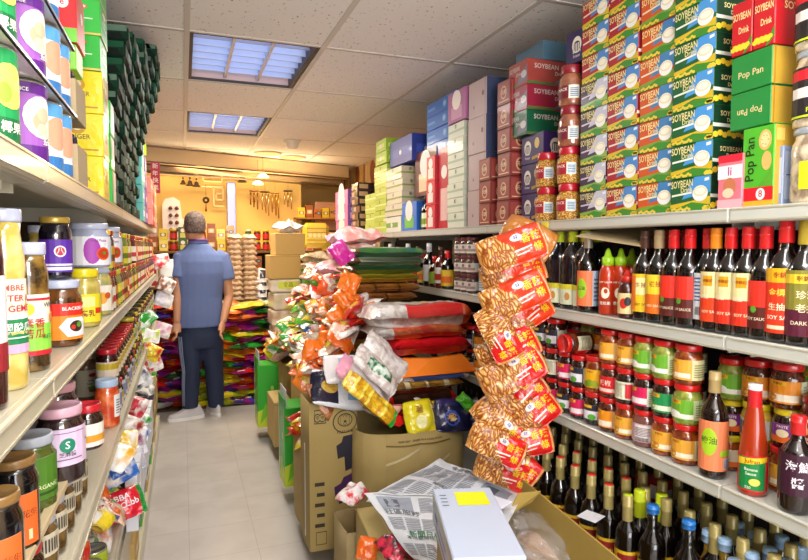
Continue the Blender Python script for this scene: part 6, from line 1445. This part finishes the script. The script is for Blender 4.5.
# newspaper sheets
def news(cor, seed, arts, label, th=.0012):
    """cor: four corners (near-left, near-right, far-right, far-left) in room coordinates"""
    a, b_, c_, d_ = [Vector(v) for v in cor]; mb = MB(); nu, nv = 24, 18
    def pos(u, v, o=0):
        p = (a * (1 - u) + b_ * u) * (1 - v) + (d_ * (1 - u) + c_ * u) * v
        k = noise.noise(Vector((u * 2.3, v * 2.3, seed))) * .022 + noise.noise(Vector((u * 7, v * 7, seed))) * .006
        droop = -.04 * max(0, .25 - u) * 4 * max(0, .4 - v)
        return (p.x, p.y, p.z + k + droop + o)
    vs = [pos(i / nu, j / nv) for i in range(nu + 1) for j in range(nv + 1)] + [pos(i / nu, j / nv, -th) for i in range(nu + 1) for j in range(nv + 1)]
    N = (nu + 1) * (nv + 1); fs = []
    for i in range(nu):
        for j in range(nv):
            q = [i * (nv + 1) + j, (i + 1) * (nv + 1) + j, (i + 1) * (nv + 1) + j + 1, i * (nv + 1) + j + 1]; fs += [q, [x + N for x in q[::-1]]]
    pm = M('D4D8DE', .7)
    mb.add(vs, fs, pm, True)
    W_, H_ = (b_ - a).length, (d_ - a).length
    class A2(Art):
        def rect(s, u0, v0, u1, v1, m, l=1):
            n = max(1, int(16 * abs(u1 - u0))); k2 = max(1, int(16 * abs(v1 - v0)))
            for i in range(n):
                for j in range(k2):
                    ua, ub = u0 + (u1 - u0) * i / n, u0 + (u1 - u0) * (i + 1) / n; va, vb = v0 + (v1 - v0) * j / k2, v0 + (v1 - v0) * (j + 1) / k2
                    s.mb.add(s.pts([(ua * s.w, va * s.h), (ub * s.w, va * s.h), (ub * s.w, vb * s.h), (ua * s.w, vb * s.h)], l), [[0, 1, 2, 3]], m)
            return s
    A = A2(mb, lambda u, v, o: pos(u / W_, v / H_, .0018 + o * 1.5), W_, H_)
    arts(A); me = mb.mesh('newspaper'); o = inst('newspaper_sheet', me); tag(o, label, 'newspaper', 'newspaper sheets over the cartons'); return o
inkk = ink('585C68'); inkl = ink('8C909C')
def columns(A, u0, v0, u1, v1, nc, nl, m=inkl):
    for c in range(nc):
        a = u0 + (u1 - u0) * c / nc; b2 = a + (u1 - u0) / nc * .88
        for l in range(nl):
            v = v0 + (v1 - v0) * l / nl; A.rect(a, v, b2 - (U(0, .3) * (b2 - a) if R() < .2 else 0), v + (v1 - v0) / nl * .45, m, 1)
def art1(A):
    columns(A, .05, .05, .5, .25, 3, 8); columns(A, .05, .44, .95, .60, 6, 8); columns(A, .35, .70, .95, .92, 5, 10)
    A.text('新聞日報特刊', .45, .385, .030, ink('287848'), 1.5); A.text('本地要聞經濟消息', .40, .335, .022, inkk, 1.5); A.text('社區服務', .2, .66, .026, inkk, 1.5)
    A.rect(.55, .05, .92, .28, ink('7888A0'), 1); A.rect(.60, .1, .72, .24, ink('384050'), 1.6); A.rect(.76, .08, .88, .2, ink('B898A0'), 1.6)
    A.rect(.06, .70, .30, .92, ink('9098A8'), 1); A.rect(.1, .74, .2, .88, ink('484C58'), 1.6); A.rect(.05, .95, .95, .96, inkk, 1)
def art2(A):
    columns(A, .04, .05, .96, .42, 6, 14); columns(A, .04, .50, .6, .88, 4, 14); A.text('國際新聞頭條', .5, .455, .03, inkk, 1.5); A.rect(.66, .52, .94, .86, ink('8890A0'), 1); A.rect(.7, .56, .82, .8, ink('505868'), 1.6)
    A.text('今日要聞版', .4, .93, .034, inkk, 1.5)
nA = [P(410, 566, z=.56), P(512, 572, z=.56), P(520, 500, z=.56), P(365, 492, z=.60)]
news([P(412, 552, z=.54), P(470, 600, z=.60), P(520, 498, z=.62), P(364, 492, z=.60)], 1.5, art1, 'crumpled Chinese newspaper sheet draped over the cartons, upper layer with green headline')
news([P(366, 497, z=.585), P(500, 520, z=.57), P(522, 492, z=.57), P(440, 459, z=.58)], 4.1, art2, 'older newspaper sheet lying under the green headline sheet, reaching the snack strip')

# white box with yellow square
def quad_box(c, mtop, art=None, h=None):
    pass
zw = .80
A_, B_, C_ = P(435, 497, z=zw), P(490, 487, z=zw), P(530, 562, z=zw)
uy = -(C_ - B_).normalized(); ux = Vector((uy.y, -uy.x, 0)); wW = (B_ - A_).dot(ux); A_ = B_ - ux * wW
Lw = .34
mb = MB(); wht = card('B4C0D4'); d_, w_, h_ = wW, Lw, .085
mb.box(0, d_, -w_, 0, -h_, 0, wht, .003)
A = Art(mb, lambda u, v, o: (u, -w_ + v, o), d_, w_)
A.poly([(.34, .70), (.86, .70), (.86, .92), (.34, .92)], card('E8E018'), 1)
for i in range(4): A.rect(.08, .70 + .055 * i, .19, .715 + .055 * i, card('586070'), 1)
A.rect(.05, .28, .95, .283, card('B8C0D0'), 1)
A = Art(mb, lambda u, v, o: (-o, -v * 1.0, -h_ + u), h_, w_)
A.rect(.75, 0, .82, 1, card('D0C838'), 1); A.rect(.2, .2, .3, .8, card('6878A8'), 1); A.rect(.4, .15, .6, .3, card('4868A0'), 1); A.rect(.45, .4, .55, .7, card('7888B0'), 1)
A = Art(mb, lambda u, v, o: (u, o, -h_ + v), d_, h_); A.rect(.2, .2, .8, .5, card('A8B4CC'), 1)
yaw = math.atan2(ux.y, ux.x)
o = mb.build('white_box', None, A_, yaw); tag(o, 'glossy white box with yellow square on top, nearest in the aisle clutter', 'box')
stem = tag(inst('storage_carton', bigcarton(wW * .9, .28, zw - h_ - .004, 'A8925A'), None, A_ + ux * wW / 2 - uy * .17 + Vector((0, 0, -zw + .001)), yaw), 'brown carton standing under the glossy white box', 'carton')
# second white lid beyond
me = art_box(.12, .14, .006, card('D8E0F0'), None)
tag(inst('card_sheet', me, None, P(482, 503, z=.64), .5), 'small white card sheet lying by the newspaper and plastic bag', 'card')

# brown open carton on the right with tall side flap
zf_ = .62
e0, e1 = P(520, 477, z=zf_), P(628, 566, z=zf_ + .0)
mb = MB(); k = kraft('AE9448'); L = (e1 - e0).length; dirv = (e1 - e0).normalized()
yaw2 = math.atan2(dirv.y, dirv.x)
mb.box(0, L, -.003, .003, -.30, 0, k, .001)                                   # long side wall
mb.box(-.003, .003, -.34, -.003, -.36, -.10, k, .001)                          # far end wall
mb.box(0, L, -.34, -.003, -.365, -.36, k)
mb.box(.0, L, -.343, -.337, -.36, -.13, k, .001)
mb.box(0, L, -.003, .003, -.36, -.30, k)
o = mb.build('open_carton', None, e0, yaw2); tag(o, 'long shallow brown carton with tall side flap before the foil-capped bottles', 'carton')
T_ = slab([(0, 0, 0), (.10, .02, .02), (.12, 0, .06), (.03, -.01, .07)], .004, k)
tag(T_.build('carton_flap', None, P(508, 516, z=.58)), 'small folded brown cardboard flap beside the white card sheet', 'cardboard')
tag(inst('storage_carton', bigcarton(.30, .34, .245, 'A8925A'), None, (e0 + e1) / 2 * Vector((1, 1, 0)).x * 0 + Vector(((e0.x + e1.x) / 2 - .18, (e0.y + e1.y) / 2 - .12, .001)), yaw2), 'brown carton on the floor under the long shallow carton', 'carton')
# clear plastic bag
def blob(label, c, sx, sy, sz, m, seed, kind='plastic_bag'):
    import bmesh
    bm = bmesh.new(); bmesh.ops.create_icosphere(bm, subdivisions=5, radius=1)
    for v in bm.verts:
        n = v.co.normalized(); k_ = 1 + .22 * noise.noise(n * 2.2 + Vector((seed, 0, 0))) - .10 * abs(noise.noise(n * 6 + Vector((seed, 3, 0)))) - .14 * abs(noise.noise(n * 9 + Vector((seed, 9, 0)))) - .06 * abs(noise.noise(n * 22 + Vector((seed, 4, 0))))
        v.co = Vector((n.x * sx, n.y * sy, n.z * sz)) * k_
        if v.co.z < -sz * .6: v.co.z = -sz * .6
    me = bpy.data.meshes.new('crumpled'); bm.to_mesh(me); bm.free(); me.materials.append(m)
    for p_ in me.polygons: p_.use_smooth = True
    o = inst(kind, me, None, c); return tag(o, label, 'plastic bag')
pl = M('C8C8C8', .12, coat=1, bump=1.0, bscale=34, alpha=.30)
blob('crumpled clear plastic bag lying in the long brown carton', P(540, 535, z=.50), .13, .16, .055, pl, 2.0)
blob('tan paper bundle inside the clear plastic bag', P(545, 548, z=.45), .09, .12, .035, kraft('C8A078'), 5.0, 'paper_bundle')
tag(MB().box(-.03, .03, -.03, .03, 0, .002, card('E0E4EC')).build('card_sheet', None, P(590, 514, z=.62) + Vector((.02, .02, -.02)), .4), 'white and red printed leaflet between the carton wall and the bottles', 'leaflet')

# cartons at the lower centre-left (aisle edge, near)
c1_ = P(345, 548, z=.25)
tag(inst('cardboard_carton', bigcarton(.15, .40, .46, 'B8A468', art=lambda F_: (F_['near'].rect(.1, .15, .3, .18, ink('4A4020'), 1), F_['front'].rect(.3, .1, .36, .3, ink('2A2418'), 1), F_['front'].rect(.5, .1, .56, .3, ink('2A2418'), 1))), None, (.635, 1.82, .001), -.08), 'yellowish brown carton with dark slots at the aisle edge, near the newspaper', 'carton')
ob = bag_mesh(.10, .07, .05, plain(film('E86818')), 101); o = inst('snack_packet', ob, None, P(368, 548, z=.45)); o.rotation_euler = (R_(70), R_(20), 0); tag(o, 'small orange packet under the newspaper corner', 'packet')
dm = bag_mesh(.14, .10, .06, plain(filmp('281820', 'D82848', 30)), 102); o = inst('snack_packet', dm, None, P(395, 556, z=.46)); o.rotation_euler = (R_(20), R_(10), .4); tag(o, 'dark packet with pink print under the newspaper', 'packet')
rwb = bag_mesh(.12, .09, .05, plain(filmp('F0ECEC', 'D82838', 25)), 103); o = inst('snack_packet', rwb, None, P(352, 500, z=.468)); o.rotation_euler = (R_(8), R_(-6), .8); tag(o, 'red and white packet on the yellowish carton corner', 'packet')
tag(opencarton(.09, .20, .34, 'A89468', bulge=.01).build('open_carton', None, (.60, 2.18, .001)), 'low torn brown carton on the floor below the melon carton', 'carton', 'open cartons along the aisle')

tag(inst('storage_carton', bigcarton(.26, .30, .47, 'B09858'), None, (.95, 1.78, .001), 0), 'brown carton under the older newspaper sheet', 'carton') if False else None

# ================================================================= lower left: packets and boxes at the aisle edge
ZB = ZL[3] + .001
def lbag(px, py, x, sz, c, seed, label, rot=None, art=None):
    me = bag_mesh(sz[0], sz[1], sz[2], c, seed, 22, 14, wr=.16, art=art)
    q = P(px, py, x=x); o = inst('candy_packet', me, None, q)
    o.rotation_euler = rot or (Matrix.Rotation(R_(U(-20, 20)), 3, 'Y') @ Matrix.Rotation(R_(U(40, 75)), 3, 'X') @ Matrix.Rotation(R_(U(-30, 30)), 3, 'Z')).to_euler()
    return tag(o, label, 'packet', 'packets on the low left shelf')
lbag(122, 505, XL - .01, (.135, .10, .045), patch(film('D81830'), (.86, 1, 0, 1, film('18903C'))), 110, 'bright red candy packet with white letters and green end, nearest on the low left shelf', (Matrix.Rotation(R_(20), 3, 'Z') @ Matrix.Rotation(R_(68), 3, 'X') @ Matrix.Rotation(R_(8), 3, 'Z')).to_euler(),
     lambda A: (A.text('LBBA', .42, .74, .026, ink('F4F0F4'), 1), A.text('XNO', .32, .48, .026, ink('F4F0F4'), 1), A.text('100', .25, .24, .02, ink('F4F0F4'), 1), A.text('Lbb', .66, .5, .03, ink('F4F0F4'), 1)))
items = [(118, 470, ('F0EEE8', '2868C0'), 'white and blue'), (128, 462, ('D8D8E0', 'B8B8C8'), 'silver grey'), (112, 458, ('E8B020', 'F0EEE8'), 'golden'), (130, 448, ('902060', 'E8E8F0'), 'plum and white'), (118, 445, ('F0EEE8', 'E8C020'), 'white and yellow'), (134, 436, ('4868A8', 'E8E8F0'), 'blue-grey'), (124, 428, ('A03028', 'E8E0D8'), 'brick'), (136, 420, ('28A030', 'E8E8E8'), 'green and silver'), (132, 408, ('F0EEE8', 'C02838'), 'white and red'), (143, 393, ('F0EEE8', '303040'), 'white and black'), (138, 380, ('303040', 'E8E8E8'), 'black and white'), (150, 352, ('D82030', 'E8D020'), 'red and yellow'), (148, 338, ('B8D020', 'F0EEE8'), 'yellow-green'), (146, 322, ('F0EEE8', '28A030'), 'white and green'), (153, 365, ('D82030', 'F0EEE8'), 'red and white')]
for i, (px, py, (a, b_), nm) in enumerate(items):
    lbag(px, py, XL - .02 if i < 11 else XL + .01, (.12, .095, .04), patch(filmp(a, b_, 16), (.3, .7, .2, .8, film(b_))), 111 + i, f"{nm} packet on the low left shelf, {ORD[i + 1]} beyond the red candy packet")
for i, (px, y_) in enumerate([(0, 1.6), (0, 1.75), (0, 1.95), (0, 2.15), (0, 2.35), (0, 2.55)]):
    me = mixbag([10, 2, 7, 6, 9, 1][i])[2]
    o = inst('candy_packet', me, None, (XL - .12, y_, ZB + .03 + .02 * (i % 2))); o.rotation_euler = (.4, .2, U(0, 3)); tag(o, f"small packet deeper on the low left shelf, {ORD[i + 1]} from the near end", 'packet', 'packets on the low left shelf')
for i in range(34):
    me = mixbag([10, 1, 9, 5, 8, 11, 10, 6, 2, 4][i % 10])[2]
    y_ = 1.62 + i * .088
    o = inst('candy_packet', me, None, (XL - .055 - .05 * (i % 2), y_, ZB + .05 + .05 * (i % 3))); o.rotation_euler = (Matrix.Rotation(U(-.5, .5), 3, 'Z') @ Matrix.Rotation(U(.4, 1.1), 3, 'Y') @ Matrix.Rotation(U(0, 6), 3, 'Z')).to_euler(); o.scale = (.8, .8, .9)
    tag(o, f"crumpled small packet stuffed on the low left shelf, {ORD[i + 1]} from the near end", 'packet', 'packets on the low left shelf')
# tins and packs at the near lower end
tn_ = can_meshes(.036, .09, lab(('r', 0, 0, 1, .3, '303830'), ('e', .4, .6, .016, .016, 'D8D020')), paper('A8B828'))
for i, y_ in enumerate([1.50, 1.59, 1.68, 1.77]): put('food_tin', tn_, (XL - .05, y_, ZB), PI - .7, f"short olive tin on the low left shelf, {ORD[i + 1]} from the near end", 'tin', 'tins on the low left shelf')
# blue and white slim boxes standing at the aisle edge
for i in range(7):
    me = art_box(.04, .14, .20, card('E4E8F0'), lambda F_: (F_['near'].rect(0, 0, .5, 1, card('2A4070')), F_['front'].rect(.1, .0, .9, .12, card('2A4070')), F_['front'].rect(0, .86, 1, 1, card('E8E8F0'))), faces={'right': card('C8D0E0'), 'near': card('30487A')})
    tag(inst('slim_box', me, None, (XL + .012, 2.30 + i * .16, ZB - .09), PI), f"slim blue and white box at the low left shelf edge, {ORD[i + 1]} from the near end", 'box', 'slim blue and white boxes at the aisle edge')
for i in range(6):
    me = art_box(.09, .22, .12, kraft('B89858') if i % 2 else card('50A830'), deco(['F0EEE8', 'D8B040', 'E8E8E8'][i % 3]))
    tag(inst('display_carton', me, None, (XL - .05, 2.2 + i * .42, .112), PI), f"{['green', 'brown'][i % 2]} carton at the foot of the left shelving, {ORD[i + 1]} from the near end", 'carton', 'cartons at the foot of the left shelving')
for i in range(5):
    me = art_box(.11, .28, .215, kraft('A88A50'), deco('D8C8A0'))
    tag(inst('display_carton', me, None, (XL - .055, 3.35 + i * .30, .2335), PI), f"brown display carton stacked low by the left shelving end, {ORD[i + 1]} from the near side", 'carton', 'display cartons low on the left')
# ================================================================= the customer
def human():
    Y = 5.08
    skin = M('C08A68', .5); hairm = M('4A3C38', .8, bump=.6, bscale=120, mottle='6A5A54', mscale=60)
    polo = M('5E70A0', .8, bump=.15, bscale=20); trou = M('1E2A48', .75, bump=.2, bscale=14); stripe = ink('7C86A0')
    t = thing('person', 'person seen from behind in blue polo shirt, navy striped trousers and pale trainers', 'person', (.12, Y, 0))
    base = Vector((.12, Y, 0))
    def L(px, py, dy=0): return P(px, py, y=Y + dy) - base
    def solid(mb, vox, name, sm=6):
        me = mb.mesh(name); o = inst(name, me, t)
        md = o.modifiers.new('r', 'REMESH'); md.mode = 'VOXEL'; md.voxel_size = vox; md.use_smooth_shade = True
        s_ = o.modifiers.new('s', 'SMOOTH'); s_.iterations = sm; s_.factor = .5
        dg = bpy.context.evaluated_depsgraph_get(); ev = o.evaluated_get(dg); m2 = bpy.data.meshes.new_from_object(ev)
        o.modifiers.clear(); o.data = m2
        for p_ in m2.polygons: p_.use_smooth = True
        return o
    head = L(195, 226); nk = L(198, 240)
    shL, shR = L(181, 254, .0), L(222, 254, .03); elL, elR = L(178, 292, -.04), L(229, 296, .0); haL, haR = L(177, 322, -.08), L(223, 322, -.10)
    hip = L(200, 335); kn = [L(191, 370, -.04), L(214, 370, .02)]; an = [L(190, 404, .0), L(216, 403, .06)]; hp = [L(190, 335), L(210, 335, .02)]
    # body: neck, arms, hands, torso core, legs, one surface
    b = MB()
    b.rings([(hip.x, 0, hip.z - .08, .12, .09), (hip.x, 0, hip.z + .05, .13, .10), (hip.x, 0, hip.z + .25, .13, .09), (nk.x, .02, shL.z - .02, .16, .09), (nk.x, .01, shL.z + .05, .10, .07), (nk.x, -.005, nk.z - .02, .058, .06), (nk.x - .005, -.0, nk.z + .05, .055, .058)], skin)
    # head
    hc = Vector((head.x, .01, head.z))
    b.rings([(hc.x, 0, hc.z - .13, .035, .045), (hc.x - .012, .02, hc.z - .105, .055, .075), (hc.x - .008, .015, hc.z - .06, .072, .092), (hc.x, .01, hc.z - .0, .078, .098), (hc.x, .0, hc.z + .05, .077, .098), (hc.x, -.0, hc.z + .09, .062, .08), (hc.x, 0, hc.z + .112, .03, .04)], skin, 18)
    for s_ in (-1, 1):
        b.tube([(hc.x + s_ * .074, .005, hc.z - .035), (hc.x + s_ * .084, -.008, hc.z - .012), (hc.x + s_ * .082, -.004, hc.z + .015)], [.008, .012, .008], skin, 8)
    b.tube([(hc.x - .03, .10, hc.z - .01), (hc.x - .035, .125, hc.z - .035), (hc.x - .03, .10, hc.z - .04)], [.008, .013, .008], skin, 8)
    def arm(sh, el, ha, s_):
        b.tube([sh, sh.lerp(el, .4), el, el.lerp(ha, .35), ha], [.056, .048, .040, .038, .026], skin, 12)
        dv = (ha - el).normalized()
        p1 = ha + dv * .05; b.tube([ha, ha + dv * .03, ha + dv * .085], [.026, .034, .036], skin, 10, flat=.55)
        for k in range(4):
            o_ = Vector((0, (k - 1.5) * .019, 0)); q = ha + dv * .08 + o_
            ln = [.062, .072, .068, .052][k]; inward = Vector((-s_ * .018 * -1, .004, 0))
            b.tube([q, q + dv * ln * .5, q + dv * ln * .85 + inward, q + dv * ln + inward * 1.8], [.0098, .0095, .0088, .0075], skin, 7)
        q = ha + dv * .03 + Vector((0, .026, 0)); b.tube([q, q + dv * .03 + Vector((0, .022, 0)), q + dv * .06 + Vector((0, .026, 0))], [.012, .0105, .009], skin, 7)
    arm(shL, elL, haL, -1); arm(shR, elR, haR, 1)
    for k in range(2): b.tube([hp[k], kn[k], an[k], an[k] + Vector((0, 0, -.06))], [.08, .05, .036, .034], skin, 12)
    solid(b, .007, 'body', 3)
    # eyes, brows and mouth on the far side of the head
    f = MB()
    for s_ in (-1, 1): f.lathe([(.001, -.008), (.008, 0), (.001, .008)], M('F0ECE8', .3), 8, (hc.x - .008 + s_ * .03, .103, hc.z + .0))
    f.tube([(hc.x - .035, .100, hc.z - .075), (hc.x - .012, .106, hc.z - .077), (hc.x + .012, .100, hc.z - .075)], .005, M('9A4A40', .5), 6)
    f.build('face_features', t)
    # hair
    h = MB(); h.rings([(hc.x, -.034, hc.z - .062, .066, .062), (hc.x, -.022, hc.z - .04, .078, .082), (hc.x, -.008, hc.z - .01, .084, .098), (hc.x, -.004, hc.z + .03, .086, .104), (hc.x, -.0, hc.z + .075, .078, .096), (hc.x, 0, hc.z + .105, .056, .07), (hc.x, 0, hc.z + .122, .02, .025)], hairm, 20)
    solid(h, .008, 'hair', 3)
    # polo shirt
    s = MB(); hemz = L(203, 326).z
    s.rings([(hip.x - .01, 0, hemz, .195, .125), (hip.x - .008, 0, hemz + .10, .192, .125), (hip.x - .002, 0, hemz + .25, .185, .12), (nk.x + .01, .0, shL.z - .16, .205, .125), (nk.x + .006, .0, shL.z - .06, .20, .115), (nk.x + .004, .0, shL.z - .005, .172, .10), (nk.x + .002, .0, shL.z + .035, .125, .085), (nk.x, .0, nk.z - .03, .085, .075)], polo, 22)
    for sh, el, dx in ((shL, elL, -1), (shR, elR, 1)):
        e_ = sh.lerp(el, .62); s.tube([sh + Vector((-dx * .05, 0, -.01)), sh + Vector((-dx * .004, 0, -.03)), sh.lerp(el, .38), e_], [.06, .070, .074, .074], polo, 14)
    solid(s, .008, 'polo_shirt', 4)
    c = MB(); c.lathe([(.068, 0), (.076, .006), (.074, .034), (.066, .038), (.064, .004)], polo, 20, (nk.x, -.002, nk.z - .035), cap=False); c.build('collar', t)
    c = MB(); c.lathe([(.0755, .024), (.0775, .028), (.0765, .040), (.070, .042), (.066, .03)], ink('5A2888'), 20, (nk.x, -.002, nk.z - .035), cap=False); c.build('lanyard', t)
    # trousers
    r = MB(); r.rings([(hip.x, 0, hip.z - .10, .165, .115), (hip.x, 0, hip.z + .0, .178, .118), (hip.x, 0, hip.z + .11, .168, .108)], trou, 22)
    for k in range(2):
        r.tube([hp[k] + Vector((0, 0, -.0)), hp[k].lerp(kn[k], .5), kn[k], kn[k].lerp(an[k], .4), an[k] + Vector((0, 0, .02)), an[k] + Vector((0, 0, -.03))], [.105, .094, .074, .074, .066, .064], trou, 16)
    solid(r, .009, 'trousers', 5)
    st = MB()
    for o_ in (0, .018, .036):
        th = .55 + o_ * 9; D = lambda r_: Vector((-r_ * math.cos(th), -r_ * math.sin(th), 0))
        st.tube([hp[0] + D(.103), hp[0].lerp(kn[0], .5) + D(.094), kn[0] + D(.075), kn[0].lerp(an[0], .4) + D(.074), an[0] + D(.066)], .0042, stripe, 6)
    st.build('side_stripes', t)
    # trainers
    def shoe(c, ang, name):
        k = MB(); up = M('D0CCD0', .6); so = M('F0ECE8', .5)
        T = Matrix.Translation(c) @ Matrix.Rotation(ang, 4, 'Z')
        pts = [(-.09, .035), (-.05, .042), (.02, .046), (.09, .05), (.15, .046), (.185, .03)]
        def ring(w, z0, z1, m, sc_=1):
            vs = []; n = 20
            for z_, q in ((z0, sc_), (z1, sc_)):
                for i in range(n):
                    a = 2 * PI * i / n; x_ = .05 + .14 * math.cos(a) * q; y_ = (.043 + .008 * math.cos(a)) * math.sin(a) * q; vs.append((x_, y_, z_))
            k.add(vs, [[i, (i + 1) % n, n + (i + 1) % n, n + i] for i in range(n)] + [list(range(n))[::-1], [n + i for i in range(n)]], m, False, T)
        ring(0, 0, .028, so, 1.04)
        vs = []; n = 20; hs = [(.0, 1, .028), (.0, .98, .05), (-.012, .84, .07), (-.035, .58, .092), (-.05, .42, .115)]
        for dx, q, z_ in hs:
            for i in range(n):
                a = 2 * PI * i / n; vs.append((.05 + dx + .14 * math.cos(a) * q, (.043 + .006 * math.cos(a)) * math.sin(a) * (q ** .5), z_ - .012 * max(0, math.cos(a)) * (z_ > .06)))
        k.add(vs, [[j * n + i, j * n + (i + 1) % n, (j + 1) * n + (i + 1) % n, (j + 1) * n + i] for j in range(len(hs) - 1) for i in range(n)] + [[(len(hs) - 1) * n + i for i in range(n)]], up, True, T)
        for i in range(4): k.box(.045 + .02 * i, .053 + .02 * i, -.022, .022, .082 - .007 * i, .088 - .007 * i, M('F4F4F4', .5), 0, T=T)
        k.build(name, t)
    shoe((an[0].x + .02, an[0].y - .0, .0), PI + .15, 'trainer'); shoe((an[1].x, an[1].y, .0), 1.85, 'trainer')
human()
# white lit paper held out beyond the left shelving end
q = P(167, 268, y=5.0)
tag(MB().box(-.05, .05, -.002, .002, -.07, .07, paper('F4F8F4'), .001).build('price_card', None, q, .3), 'white card hanging at the far end of the left shelving', 'card')
for i, (px, py, c_) in enumerate([(163, 300, 'D8D8E8'), (161, 330, 'E8A8D0'), (160, 262, 'D82838'), (165, 285, '885030')]):
    me = bag_mesh(.14, .12, .04, patch(filmp(c_, 'F4F0F0', 18)), 130 + i); o = inst('candy_packet', me, None, P(px, py, y=4.95)); o.rotation_euler = (R_(75), R_(U(-30, 30)), .3)
    tag(o, f"{['silver', 'lilac', 'red', 'brown'][i]} packet hanging on the far end of the left shelving", 'packet', 'packets hanging at the far end of the left shelving')
dup = [l for l, n_ in _seen.items() if n_ > 1]
print('things', sum(_seen.values()), 'duplicate labels', len(dup), dup[:8])
